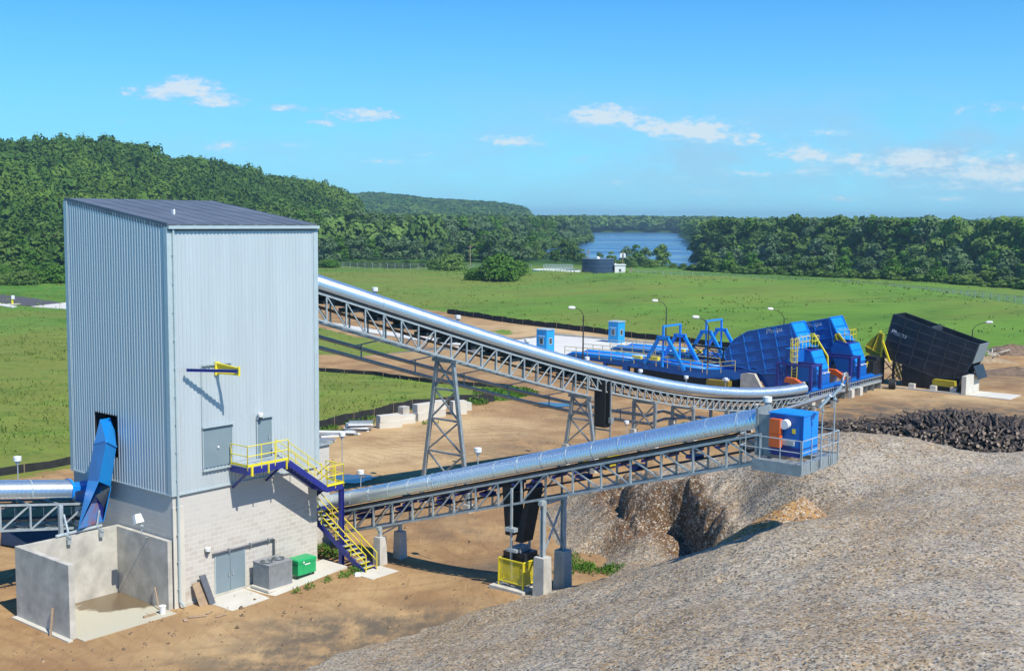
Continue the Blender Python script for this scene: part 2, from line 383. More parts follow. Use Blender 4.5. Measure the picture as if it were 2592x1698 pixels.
# wooded ridge: silhouette (source px) -> height at ridge distance
_rx = np.array([-900, -400, 0, 60, 130, 218, 300, 359, 400, 435, 470, 520, 577, 640, 697, 750, 800, 850, 880, 904, 912])
_ry = np.array([330, 338, 350, 356, 350, 347, 352, 360, 374, 392, 388, 392, 402, 420, 434, 440, 447, 462, 476, 492, 545.])
_gx = np.array([905, 918, 960, 1020, 1090, 1180, 1250, 1290, 1318, 1326, 1336]); _gy = np.array([495, 492, 493, 498, 507, 511, 516, 521, 527, 536, 552.])
def px_of(x, y):   # source px column of a bearing (near the horizon)
    return 1296+F*(x/np.maximum(y, 1e-3))*1.0
def ridge_h(px, xs, ys, dist, canopy):
    v = np.interp(px, xs, ys); X = (px-1296)/F; Y = (849-v)/F
    yy = X*sR+Y*cR
    return H+dist*(-sP+yy*cP)/(cP+yy*sP)-canopy
def tz(x, y):
    x = np.asarray(x, float); y = np.asarray(y, float)
    q = (x-O2[0])*E1[0]+(y-O2[1])*E1[1]
    z = YZ*sms(-73, -66, q)
    d = np.hypot(x, y); px = px_of(x, y)
    A = np.interp(px, _ax, _ah); d1 = np.interp(px, _fx, _fd); d2 = np.interp(px, _cx, _cd)
    up = sms(0, 1, (d-d1)/(d2-d1)*.94+.03); up = np.where(d > d2, 1-sms(0, 1, (d-d2)/55), np.clip((d-d1)/(d2-d1), 0, 1)**.8)
    z = z+A*up
    rf = sms(-34, -18, sdf(ROADP, x, y)); z0 = z*(1-rf)
    z = z+(fbm(x, y, 60, 31, 3)-.5)*1.2*sms(120, 220, d)*(1-rf)
    z = z+(1-rf)*(fbm(x, y, 9, 41, 3)-.5)*.35*sms(30, 60, d)*(1-sms(300, 400, d))*np.where(sdf_yard(x, y) > 0, .35, 1.)
    z = z-1.3*sms(400, 520, d)
    z = z+.7*np.exp(-(((x-O2[0])*EA[0]+(y-O2[1])*EA[1]-15.5)/5.)**2-((q+63)/4.5)**2)
    # river bed
    s = sdf(RIVER, x, y); z = np.where(s > -14, z*(1-sms(-14, 3, s))+(-7.)*sms(-14, 3, s), z)
    # ridges
    Dr = np.interp(px, [-900, 0, 500, 912], [700, 720, 820, 960]); Df = np.interp(px, [-900, 150, 600, 912], [430, 445, 540, 760])
    Hr = np.maximum(ridge_h(px, _rx, _ry, Dr, 12.5), 0)*(px < 914)
    g = np.where(d < Dr, np.clip((d-Df)/(Dr-Df), 0, 1)**1.25, 1-.25*np.clip((d-Dr)/600, 0, 1))
    g = g*(1+.16*(fbm(x, y, 130, 51, 3)-.5)*np.where(d < Dr, np.sin(pi*np.clip((d-Df)/(Dr-Df), 0, 1)), 0))
    z = z+Hr*g
    D2 = 2350.; H2 = np.maximum(ridge_h(px, _gx, _gy, D2, 9), 0)*((px > 860) & (px < 1337))
    z = np.maximum(z, np.where((d > 1500) & (H2 > 1), H2*np.clip((d-1750)/(D2-1750), 0, 1)**.8*(1-.3*np.clip((d-D2)/900, 0, 1)), -99))
    # far blue hills
    far = 12*sms(1480, 1640, px)*(1-sms(1660, 1760, px))+22*np.exp(-((px-2300)/120)**2)+27*sms(2380, 2560, px)+8*sms(2150, 2300, px)
    z = z+far*sms(4300, 5300, d)*1.25
    return z
YARD = [tuple(toW(t, s)[:2]) for t, s in [(40, -90), (40, 45), (-60, 45), (-60, 8), (-12, -8), (-12, -80), (-12, -95)]]
def sdf_yard(x, y): return sdf(YARD, x, y)
def build_ground():
    az = np.linspace(-.60, .60, 620)
    d = np.concatenate([1/np.linspace(1/14., 1/420., 430), np.geomspace(421, 9500, 190)])
    A, Dd = np.meshgrid(az, d); X = Dd*np.sin(A); Y = Dd*np.cos(A)
    Z = tz(X, Y); n, mcol = X.shape
    v = np.stack([X.ravel(), Y.ravel(), Z.ravel()], 1)
    i = np.arange(n-1)[:, None]*mcol+np.arange(mcol-1)[None, :]
    q = np.stack([i, i+1, i+mcol+1, i+mcol], -1).reshape(-1, 4)
    me = bpy.data.meshes.new('ground'); me.vertices.add(len(v)); me.vertices.foreach_set('co', v.ravel())
    me.loops.add(q.size); me.loops.foreach_set('vertex_index', q.ravel()); me.polygons.add(len(q))
    me.polygons.foreach_set('loop_start', np.arange(len(q))*4); me.polygons.foreach_set('loop_total', np.full(len(q), 4))
    me.polygons.foreach_set('use_smooth', np.ones(len(q), bool)); me.update()
    x, y = v[:, 0], v[:, 1]
    s = sdf(DIRT, x, y)
    for p in GRASS_ISL: s = np.minimum(s, -sdf(p, x, y))
    R = np.clip(.5+s/8, 0, 1)
    # soil: G = dark muddy stain, B = pale sand
    def spot(u, w, r, z=YZ, e=1.):
        g = G(u*K, w*K, z); return np.exp(-(((x-g[0])/r)**2+((y-g[1])/(r*e))**2))
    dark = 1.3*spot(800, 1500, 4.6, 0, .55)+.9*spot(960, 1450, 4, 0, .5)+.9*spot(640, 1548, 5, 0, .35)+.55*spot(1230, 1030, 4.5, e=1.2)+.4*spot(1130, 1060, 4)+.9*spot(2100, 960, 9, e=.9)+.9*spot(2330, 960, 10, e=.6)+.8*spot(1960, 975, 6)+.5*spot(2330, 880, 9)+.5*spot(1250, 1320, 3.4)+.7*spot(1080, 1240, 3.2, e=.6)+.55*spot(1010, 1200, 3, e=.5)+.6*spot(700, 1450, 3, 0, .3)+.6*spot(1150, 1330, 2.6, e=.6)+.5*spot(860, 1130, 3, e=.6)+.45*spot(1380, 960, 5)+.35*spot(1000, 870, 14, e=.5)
    sand = .9*spot(1050, 990, 9, e=.7)+.9*spot(870, 1060, 8, e=.8)+.8*spot(1300, 770, 20)+.8*spot(2030, 900, 4.5)+.8*spot(2240, 925, 8, e=.5)+.5*spot(600, 1460, 6, 0)+.4*spot(2100, 850, 10)
    dgr = np.clip(dark, 0, 1); snd = np.clip(sand, 0, 1)
    ca = me.color_attributes.new('soil', 'FLOAT_COLOR', 'POINT')
    gt = np.clip(.75*sms(40, -60, x)*(1-sms(150, 260, np.hypot(x, y)))*fbm(x, y, 12, 75, 3)*1.5+fbm(x, y, 40, 71, 4)*1.2-.1+.35*spot(880, 640, 60, e=1.5)+.5*spot(850, 900, 22, e=.6)+.6*spot(70, 1000, 20, 0), 0, 1)
    far = sms(430, 600, np.hypot(x, y))
    c = np.stack([R, dgr, snd, gt], 1); ca.data.foreach_set('color', c.ravel())
    cb = me.color_attributes.new('far', 'FLOAT_COLOR', 'POINT'); cb.data.foreach_set('color', np.stack([far, sms(110, 190, np.hypot(x, y))*(1-far)*sms(-40, 10, x), far*0, far*0+1], 1).ravel())
    o = bpy.data.objects.new('ground', me); COL.objects.link(o); tag(o, 'sandy yard with grass fields rolling out to the wooded river valley', 'ground', kind='structure')
    m = bpy.data.materials.new('ground_soil_and_grass'); m.use_nodes = True; me.materials.append(m)
    nt = m.node_tree; N = nt.nodes; L = nt.links; b = N['Principled BSDF']; b.inputs['Roughness'].default_value = .95; b.inputs['Specular IOR Level'].default_value = .15
    geo = N.new('ShaderNodeNewGeometry')
    def noise(sc, det=6, ro=.6, st=None, dist=0):
        n = N.new('ShaderNodeTexNoise'); n.inputs['Scale'].default_value = sc; n.inputs['Detail'].default_value = det; n.inputs['Roughness'].default_value = ro; n.inputs['Distortion'].default_value = dist
        v = geo.outputs['Position']
        if st:
            mp = N.new('ShaderNodeMapping'); mp.inputs['Rotation'].default_value = (0, 0, st[1]); mp.inputs['Scale'].default_value = st[0]; L.new(v, mp.inputs[0]); v = mp.outputs[0]
        L.new(v, n.inputs['Vector']); return n.outputs[0]
    def mr(x, a, b_, c_=0, d_=1, st=True):
        n = N.new('ShaderNodeMapRange'); n.inputs[1].default_value = a; n.inputs[2].default_value = b_; n.inputs[3].default_value = c_; n.inputs[4].default_value = d_
        if st: n.interpolation_type = 'SMOOTHSTEP'
        L.new(x, n.inputs[0]); return n.outputs[0]
    def mth(op, a, b_, clamp=False):
        n = N.new('ShaderNodeMath'); n.operation = op; n.use_clamp = clamp
        for i, q in enumerate((a, b_)):
            if hasattr(q, 'links'): L.new(q, n.inputs[i])
            else: n.inputs[i].default_value = q
        return n.outputs[0]
    def mix(f, a, b_):
        n = N.new('ShaderNodeMix'); n.data_type = 'RGBA'
        if hasattr(f, 'links'): L.new(f, n.inputs[0])
        else: n.inputs[0].default_value = f
        for i, q in ((6, a), (7, b_)):
            if hasattr(q, 'links'): L.new(q, n.inputs[i])
            else: n.inputs[i].default_value = (*q, 1)
        return n.outputs[2]
    at = N.new('ShaderNodeAttribute'); at.attribute_name = 'soil'; sp = N.new('ShaderNodeSeparateColor'); L.new(at.outputs['Color'], sp.inputs[0])
    af = N.new('ShaderNodeAttribute'); af.attribute_name = 'far'
    edge = mth('ADD', sp.outputs[0], mth('MULTIPLY', mth('SUBTRACT', noise(.45, 8, .7), .5), .55))
    isd = mr(edge, .47, .53)
    # soil colours
    n1 = noise(.22, 8, .62); n2 = noise(1.6, 8, .65, ((1, .22, 1), .75), 1.5); n3 = noise(.09, 6, .6, ((1, .3, 1), .3), 1)
    soil = mix(mr(n1, .38, .62), (.28, .165, .078), (.40, .255, .12))
    soil = mix(mth('MULTIPLY', mr(n2, .5, .68), .45), soil, (.24, .135, .060))
    soil = mix(mth('MULTIPLY', mr(n3, .52, .66), .5), soil, (.27, .155, .075))
    soil = mix(mth('MULTIPLY', sp.outputs[2], mr(n1, .3, .6, .45, 1)), soil, (.56, .41, .22))
    for (sc_, ro_, se_) in ((.30, .75, 0), (.24, -.30, 1)):
        wv = N.new('ShaderNodeTexWave'); wv.wave_type = 'BANDS'; wv.bands_direction = 'Y'; wv.inputs['Scale'].default_value = sc_; wv.inputs['Distortion'].default_value = 16; wv.inputs['Detail'].default_value = 3; wv.inputs['Detail Scale'].default_value = .35
        mpw = N.new('ShaderNodeMapping'); mpw.inputs['Rotation'].default_value = (0, 0, ro_); mpw.inputs['Location'].default_value = (se_*13, 0, 0); L.new(geo.outputs['Position'], mpw.inputs[0]); L.new(mpw.outputs[0], wv.inputs['Vector'])
        soil = mix(mth('MULTIPLY', mth('MULTIPLY', mr(wv.outputs['Fac'], .70, .98), mr(noise(.07, 4, .6, ((1, 1, 1), se_*1.3)), .46, .60)), .22), soil, (.19, .11, .055))
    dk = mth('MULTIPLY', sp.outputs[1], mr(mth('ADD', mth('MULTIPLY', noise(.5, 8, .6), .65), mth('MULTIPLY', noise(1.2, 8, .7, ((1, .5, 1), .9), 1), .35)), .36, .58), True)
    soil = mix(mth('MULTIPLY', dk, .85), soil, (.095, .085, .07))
    fine = noise(14, 5, .7); soil = mix(mth('MULTIPLY', mr(fine, .62, .72), .4), soil, (.16, .11, .07))
    # grass colours
    g1 = noise(.055, 7, .65); g2 = noise(.8, 7, .7); g3 = noise(.012, 4, .6)
    gr = mix(mr(g1, .40, .60), (.070, .155, .018), (.115, .210, .027))
    gr = mix(mth('MULTIPLY', mr(at.outputs['Alpha'], .42, .8), .8), gr, (.19, .205, .042))
    gr = mix(mth('MULTIPLY', mr(g3, .5, .62), .35), gr, (.07, .24, .03))
    gr = mix(mth('MULTIPLY', mr(g2, .52, .72), .6), gr, (.040, .105, .012))
    gr = mix(mth('MULTIPLY', mr(noise(.16, 9, .75, ((1, 2.2, 1), .2), .6), .50, .62), .55), gr, (.045, .125, .014))
    gr = mix(mth('MULTIPLY', mr(noise(.045, 8, .7, ((1, 2.5, 1), -.2), 1.), .52, .64), .5), gr, (.17, .27, .04))
    gr = mix(mth('MULTIPLY', mr(noise(.35, 8, .72, ((1, 2.6, 1), 0)), .56, .70), .4), gr, (.19, .21, .07))
    sf = N.new('ShaderNodeSeparateColor'); L.new(af.outputs['Color'], sf.inputs[0])
    gr = mix(mth('MULTIPLY', sf.outputs[1], mr(noise(.028, 6, .62, ((1, 2.4, 1), .25), .8), .40, .62, .05, .6)), gr, (.13, .25, .030))
    gr = mix(mr(sf.outputs[0], 0, 1), gr, (.035, .085, .018))
    L.new(mix(isd, gr, soil), b.inputs['Base Color'])
    bp = N.new('ShaderNodeBump'); bp.inputs['Strength'].default_value = .6; bp.inputs['Distance'].default_value = .14
    hh = mth('ADD', mth('MULTIPLY', n2, .8), mth('MULTIPLY', g2, .9)); L.new(hh, bp.inputs['Height']); L.new(bp.outputs[0], b.inputs['Normal'])
    return o
build_ground()
def river():
    P = [(-700, 430), (1100, 330), (1300, 2500), (-500, 2600)]
    mb = MB(); mb.poly([(x, y, -4.) for x, y in P])
    m = bpy.data.materials.new('river_water'); m.use_nodes = True; nt = m.node_tree; N = nt.nodes; L = nt.links; b = N['Principled BSDF']
    b.inputs['Base Color'].default_value = (.050, .13, .25, 1); b.inputs['Roughness'].default_value = .2; b.inputs['IOR'].default_value = 1.33
    g = N.new('ShaderNodeNewGeometry'); mp = N.new('ShaderNodeMapping'); mp.inputs['Scale'].default_value = (.25, 1, 1); L.new(g.outputs['Position'], mp.inputs[0])
    n = N.new('ShaderNodeTexNoise'); n.inputs['Scale'].default_value = .5; n.inputs['Detail'].default_value = 8; L.new(mp.outputs[0], n.inputs['Vector'])
    mp2 = N.new('ShaderNodeMapping'); mp2.inputs['Scale'].default_value = (.002, .02, 1); L.new(g.outputs['Position'], mp2.inputs[0])
    n2 = N.new('ShaderNodeTexNoise'); n2.inputs['Scale'].default_value = 1; n2.inputs['Detail'].default_value = 5; L.new(mp2.outputs[0], n2.inputs['Vector'])
    mr = N.new('ShaderNodeMapRange'); mr.inputs[1].default_value = .4; mr.inputs[2].default_value = .65; mr.inputs[3].default_value = .12; mr.inputs[4].default_value = .42; L.new(n2.outputs[0], mr.inputs[0]); L.new(mr.outputs[0], b.inputs['Roughness'])
    bp = N.new('ShaderNodeBump'); bp.inputs['Strength'].default_value = .5; bp.inputs['Distance'].default_value = .35; L.new(n.outputs[0], bp.inputs['Height']); L.new(bp.outputs[0], b.inputs['Normal'])
    o = single('river', mb, m, 'broad blue river winding between the woods', 'river', (0, 0, 0), 'W', kind='structure')
river()
def sheet(name, pts, z, m, label, cat, h=.05, kind='structure'):
    """flat slab following a polygon of world points"""
    mb = MB(); mb.prism([(x, y, z) for x, y in pts], (0, 0, h)); return single(name, mb, m, label, cat, (0, 0, 0), 'W', kind=kind)
M_ASPH = mat('asphalt', (.085, .080, .085), .9, 0, .12, .8, .3, 30)
sheet('road', D([(-300,668),(0,684.5),(80,694),(155,706),(400,745),(700,790),(700,800),(400,757),(155,712),(75,713),(0,704),(-300,682)], .3), .05, M_ASPH, 'dark asphalt lane crossing the field left of the tower building', 'road', .32)
sheet('road', D([(72,713.3),(155,703.8),(230,714),(260,735),(155,719)], .3), .1, M_SLAB, 'pale concrete apron joining the asphalt lane', 'road', .31)
sheet('road', D([(600,727),(735,745),(870,767),(1010,787),(1180,801),(1180,813),(1010,798),(870,776),(735,752),(600,736)]), YZ-.3, M_SLAB, 'narrow pale haul road running from the white apron towards the tower', 'road', .42)
sheet('path', D([(-300,686),(0,705),(40,713),(30,716),(0,711),(-300,692)], .3), .1, M_SLAB, 'pale edge strip beside the asphalt lane', 'path', .30)

# ------------------------------------------------------------------ foliage
def leaf_mat(name, c1, c2, c3):
    m = bpy.data.materials.new(name); m.use_nodes = True; nt = m.node_tree; N = nt.nodes; L = nt.links; b = N['Principled BSDF']
    b.inputs['Roughness'].default_value = .75; b.inputs['Specular IOR Level'].default_value = .12
    oi = N.new('ShaderNodeObjectInfo'); geo = N.new('ShaderNodeNewGeometry'); at = N.new('ShaderNodeAttribute'); at.attribute_name = 'tint'
    n = N.new('ShaderNodeTexNoise'); n.inputs['Scale'].default_value = .35; n.inputs['Detail'].default_value = 3; L.new(geo.outputs['Position'], n.inputs['Vector'])
    def mix(f, a, b_):
        q = N.new('ShaderNodeMix'); q.data_type = 'RGBA'; L.new(f, q.inputs[0])
        for i, k in ((6, a), (7, b_)):
            if hasattr(k, 'links'): L.new(k, q.inputs[i])
            else: q.inputs[i].default_value = (*k, 1)
        return q.outputs[2]
    ad = N.new('ShaderNodeMath'); ad.operation = 'ADD'; L.new(oi.outputs['Random'], ad.inputs[0]); L.new(at.outputs['Fac'], ad.inputs[1])
    fr = N.new('ShaderNodeMath'); fr.operation = 'FRACT'; L.new(ad.outputs[0], fr.inputs[0])
    mr = N.new('ShaderNodeMapRange'); mr.inputs[1].default_value = .35; mr.inputs[2].default_value = .65; L.new(n.outputs[0], mr.inputs[0])
    c = mix(fr.outputs[0], c1, c2)
    nb = N.new('ShaderNodeTexNoise'); nb.inputs['Scale'].default_value = .018; nb.inputs['Detail'].default_value = 5; L.new(geo.outputs['Position'], nb.inputs['Vector']); mb_ = N.new('ShaderNodeMapRange'); mb_.inputs[1].default_value = .42; mb_.inputs[2].default_value = .6; mb_.inputs[4].default_value = .6; L.new(nb.outputs[0], mb_.inputs[0]); c = mix(mb_.outputs[0], c, tuple(q*.55 for q in c1))
    ny = N.new('ShaderNodeTexNoise'); ny.inputs['Scale'].default_value = .011; ny.inputs['Detail'].default_value = 6; ny.inputs['Roughness'].default_value = .65; L.new(geo.outputs['Position'], ny.inputs['Vector']); my_ = N.new('ShaderNodeMapRange'); my_.inputs[1].default_value = .50; my_.inputs[2].default_value = .64; my_.inputs[4].default_value = .75; L.new(ny.outputs[0], my_.inputs[0]); c = mix(my_.outputs[0], c, tuple(min(1, q*1.25) for q in c3))
    mu = N.new('ShaderNodeMath'); mu.operation = 'MULTIPLY'; mu.inputs[1].default_value = .55; L.new(mr.outputs[0], mu.inputs[0])
    c = mix(mu.outputs[0], c, c3); L.new(c, b.inputs['Base Color'])
    tr = N.new('ShaderNodeBsdfTranslucent'); L.new(c, tr.inputs[0]); ms = N.new('ShaderNodeMixShader'); ms.inputs[0].default_value = .18
    L.new(b.outputs[0], ms.inputs[1]); L.new(tr.outputs[0], ms.inputs[2]); L.new(ms.outputs[0], N['Material Output'].inputs[0])
    return m
LEAF_A = leaf_mat('leaves_green', (.042, .108, .024), (.105, .185, .038), (.15, .24, .05))
LEAF_B = leaf_mat('leaves_silver', (.105, .175, .080), (.165, .245, .12), (.08, .15, .045))
LEAF_C = leaf_mat('leaves_bright', (.080, .195, .024), (.135, .26, .035), (.065, .155, .020))
GRASSM = leaf_mat('grass_blades', (.11, .20, .030), (.20, .27, .045), (.24, .25, .07))
LEAF_H = leaf_mat('leaves_hill', (.026, .088, .017), (.068, .148, .022), (.125, .205, .028))
M_BARK = mat('bark', (.16, .13, .10), .9, 0, .2, 2)
def crown_np(h, r, base, nl, nf, fs, seed, flat=.8, low=0):
    """leaf faces: nl lobes, nf faces, face size fs; returns (N,4,3)"""
    g = np.random.default_rng(seed)
    lc = []
    for i in range(nl):
        a = 2*pi*(i/nl)+g.uniform(-.5, .5); zz = g.uniform(0, 1); rr = r*(.62 if i else 0)*g.uniform(.5, 1)*(1-.55*zz**2)
        lc.append((cos(a)*rr, sin(a)*rr, base+(h-base)*(.28+.5*zz), r*g.uniform(.44, .66)*(1-.25*zz)))
    lc.append((0, 0, h-r*.42, r*.42))
    if low:
        for i in range(low): a = 2*pi*i/low+.4; lc.append((cos(a)*r*.55, sin(a)*r*.55, h*g.uniform(.12, .26), r*g.uniform(.36, .5)))
    lc = np.array(lc); k = g.integers(0, len(lc), nf)
    u = g.normal(size=(nf, 3)); u /= np.linalg.norm(u, axis=1)[:, None]
    u[:, 2] = np.where(u[:, 2] < -.5, -u[:, 2], u[:, 2])
    rad = lc[k, 3]*np.where(g.random(nf) < .8, g.uniform(.82, 1.06, nf), g.uniform(.4, .8, nf))
    c = lc[k, :3]+u*rad[:, None]*np.array([1, 1, flat]); c[:, 2] = np.clip(c[:, 2], base*.5, h)
    # normals: outwards with jitter
    nrm = u+g.normal(size=(nf, 3))*.36; nrm /= np.linalg.norm(nrm, axis=1)[:, None]
    t = np.cross(nrm, g.normal(size=(nf, 3))); t /= np.linalg.norm(t, axis=1)[:, None]; b = np.cross(nrm, t)
    s = (fs*g.uniform(.6, 1.35, nf))[:, None]
    return np.stack([c-t*s-b*s*.7, c+t*s-b*s*.5, c+t*s*.8+b*s*.7, c-t*s*.7+b*s*.6], 1)
def dome_np(nf, fs, seed):
    """unit crown: one lumpy dome, leaves mostly along its skin"""
    g = np.random.default_rng(seed); u = g.normal(size=(nf, 3)); u /= np.linalg.norm(u, axis=1)[:, None]; u[:, 2] = np.where(u[:, 2] < -.45, -u[:, 2], u[:, 2])
    p = g.uniform(0, 6.3, 4); a = np.arctan2(u[:, 1], u[:, 0]); lump = 1+.13*np.sin(3*a+p[0])*np.cos(2.2*u[:, 2]*3+p[1])+.09*np.sin(5*a+p[2]+4*u[:, 2])+.06*np.sin(9*u[:, 2]+p[3]-2*a)
    c = u*np.array([.36, .36, .46])*(lump*g.uniform(.9, 1.04, nf))[:, None]; c[:, 2] += .52
    nrm = u*np.array([1.1, 1.1, 1.])+g.normal(size=(nf, 3))*.28; nrm /= np.linalg.norm(nrm, axis=1)[:, None]
    t = np.cross(nrm, g.normal(size=(nf, 3))); t /= np.linalg.norm(t, axis=1)[:, None]; b = np.cross(nrm, t); s = (fs*g.uniform(.55, 1.3, nf))[:, None]
    return np.stack([c-t*s-b*s*.7, c+t*s-b*s*.5, c+t*s*.8+b*s*.7, c-t*s*.7+b*s*.6], 1)
def mesh_quads(name, Q, m, tint=None):
    n = len(Q); me = bpy.data.meshes.new(name); me.vertices.add(n*4); me.vertices.foreach_set('co', Q.reshape(-1))
    me.loops.add(n*4); me.loops.foreach_set('vertex_index', np.arange(n*4)); me.polygons.add(n)
    me.polygons.foreach_set('loop_start', np.arange(n)*4); me.polygons.foreach_set('loop_total', np.full(n, 4)); me.update()
    me.materials.append(m)
    if tint is not None:
        a = me.attributes.new('tint', 'FLOAT', 'FACE'); a.data.foreach_set('value', tint.astype(np.float32))
    return me
def trunk_mb(h, r, seed, n=4):
    g = random.Random(seed); mb = MB(); mb.tube([(0, 0, -.5), (.1*r, 0, h*.3), (-.1*r, .1*r, h*.7)], [h*.022+.05, h*.016+.04, h*.006+.02], 6)
    for i in range(n):
        a = 2*pi*i/n+g.uniform(-.4, .4); z0 = h*g.uniform(.22, .5)
        mb.tube([(0, 0, z0), (cos(a)*r*.35, sin(a)*r*.35, z0+h*.12), (cos(a)*r*.65, sin(a)*r*.65, z0+h*.25)], [h*.009+.02, h*.006+.015, .02], 5)
    return mb
class Proto: pass
PROTO = {}
def proto(key, h, r, base, nl, nf, fs, seed, lm, low=5):
    p = Proto(); p.h = h; p.r = r
    p.crown = mesh_quads('crown', crown_np(h, r, base, nl, nf, fs, seed, low=low), lm); p.trunk = mesh_from('trunk', trunk_mb(h, r, seed), M_BARK)
    PROTO[key] = p
for i, lm in enumerate((LEAF_A, LEAF_B, LEAF_A, LEAF_C)): proto('big%d' % i, 20, 6.2, 1.0, 8, 2300, .46, 100+i, lm)
for i, lm in enumerate((LEAF_A, LEAF_C, LEAF_A, LEAF_B)): proto('mid%d' % i, 10, 3.8, -.6, 9, 1300, .34, 120+i, lm)
for i, lm in enumerate((LEAF_C, LEAF_A)): proto('slim%d' % i, 12, 2.4, 2.2, 7, 520, .30, 140+i, lm)
for i, lm in enumerate((LEAF_C, LEAF_A)): proto('bush%d' % i, 5, 4.0, -1.6, 11, 2200, .22, 160+i, lm)
def tree(name, key, x, y, z, h, label, cat, group, wf=1., rz=0):
    p = PROTO[key]; o = bpy.data.objects.new(name, None); COL.objects.link(o); o.location = (x, y, z); s = h/p.h; o.scale = (s*wf, s*wf, s); o.rotation_euler = (0, 0, rz)
    tag(o, label, cat, group)
    for nm, me in (('crown', p.crown), ('trunk', p.trunk)):
        c = bpy.data.objects.new(nm, me); COL.objects.link(c); c.parent = o
    return o
def tree_px(name, key, xd, yb, yt, label, cat, group, z=-1.2, wf=1.):
    """a tree whose foot and top are read off at displayed px"""
    p = G(xd*K, yb*K, z); d = p[1]; h = (yb-yt)*K*d/F
    zz = float(tz(p[0], p[1]))
    return tree(name, key, p[0], p[1], min(zz, z+1.5), h+max(0, z-zz), label, cat, group, wf, random.uniform(0, 6))
# ------------------------------------------------------------------ woods
def merged_trees(name, spots, mats_key, label, cat, nf, fs, seed):
    """one 'stuff' object of crowns; spots = (x, y, z, h, r)"""
    protos = [dome_np(nf, fs, seed+i) for i in range(7)]
    out = []; tint = []
    g = np.random.default_rng(seed)
    for (x, y, z, h, r) in spots:
        P = protos[g.integers(0, 7)]; a = g.uniform(0, 6.28); ca, sa = cos(a), sin(a); k = r/.36
        Q = np.empty_like(P); Q[..., 0] = (P[..., 0]*ca-P[..., 1]*sa)*k+x; Q[..., 1] = (P[..., 0]*sa+P[..., 1]*ca)*k+y; Q[..., 2] = P[..., 2]*h+z
        out.append(Q); tint.append(np.full(len(P), g.random()))
    Q = np.concatenate(out); me = mesh_quads(name, Q, mats_key, np.concatenate(tint))
    o = bpy.data.objects.new(name, me); COL.objects.link(o); return tag(o, label, cat, kind='stuff')
def scatter_polar(n, pxr, dr, seed, accept=None):
    g = np.random.default_rng(seed); px = g.uniform(*pxr, n); d = np.sqrt(g.uniform(dr[0]**2, dr[1]**2, n))
    a = np.arctan((px-1296)/F); x = d*np.sin(a); y = d*np.cos(a)
    k = sdf(RIVER, x, y) < -7
    if accept is not None: k &= accept(x, y, px, d)
    return x[k], y[k], d[k]
def woods():
    # wooded ridge on the left (near face and a little behind the crest)
    g = np.random.default_rng(5)
    def ok(x, y, px, d):
        Df = np.interp(px, [-900, 150, 600, 912], [430, 445, 540, 760])+10; Dr = np.interp(px, [-900, 0, 500, 912], [700, 720, 820, 960])
        return (d > Df) & (d < Dr+35)
    x, y, d = scatter_polar(15000, (-420, 915), (440, 1000), 1, ok); z = tz(x, y)
    spots = [(x[i], y[i], z[i]-3, g.uniform(8.5, 14)*(1.3 if g.random() < .06 else 1), 2.4+4.2*g.random()**1.8) for i in range(len(x))]
    merged_trees('hillside_forest', spots, LEAF_H, 'dense green forest covering the long ridge on the left', 'forest', 130, .072, 21)
    x, y, d = scatter_polar(5200, (860, 1340), (1750, 2420), 2); z = tz(x, y); k = z > 1
    spots = [(x[i], y[i], z[i]-1, g.uniform(9, 15), g.uniform(8, 13)) for i in range(len(x)) if k[i]]
    merged_trees('ridge_forest', spots, LEAF_H, 'forest on the lower, bluish second ridge behind the first', 'forest', 55, .12, 31)
    # river woods behind the front ranks
    x, y, d = scatter_polar(5200, (560, 1500), (600, 2300), 3, lambda x, y, px, d: (d > np.interp(px, [800, 1100, 1200, 1495], [600, 640, 930, 1250]))); z = tz(x, y)
    sp1 = [(x[i], y[i], z[i]-1, g.uniform(16, 22)*(1.1 if d[i] > 1200 else 1), g.uniform(5, 8)*(1+.5*(d[i] > 1100))) for i in range(len(x)) if z[i] < 6]
    merged_trees('river_woods', sp1, LEAF_A, 'mixed woods filling the flat valley floor left of the river', 'woods', 110, .08, 41)
    x, y, d = scatter_polar(4200, (1500, 3100), (560, 2500), 4, lambda x, y, px, d: (d > np.interp(px, [1500, 1707, 1755, 1900, 2592], [2120, 2120, 1000, 600, 520]))); z = tz(x, y)
    sp2 = [(x[i], y[i], z[i]-1, g.uniform(16, 23), g.uniform(5, 8)*(1+.6*(d[i] > 1100))) for i in range(len(x)) if z[i] < 6]
    merged_trees('island_woods', sp2, LEAF_A, 'mixed woods beyond the river on the right, behind the first rank of trees', 'woods', 110, .08, 51)
    # far shore band closing the river
    x, y, d = scatter_polar(1500, (1440, 1820), (1915, 2500), 6); z = tz(x, y)
    merged_trees('far_shore_woods', [(x[i], y[i], z[i]-1, g.uniform(17, 25), g.uniform(9, 13)) for i in range(len(x))], LEAF_A, 'hazy line of trees closing the far end of the river', 'woods', 60, .13, 61)
woods()
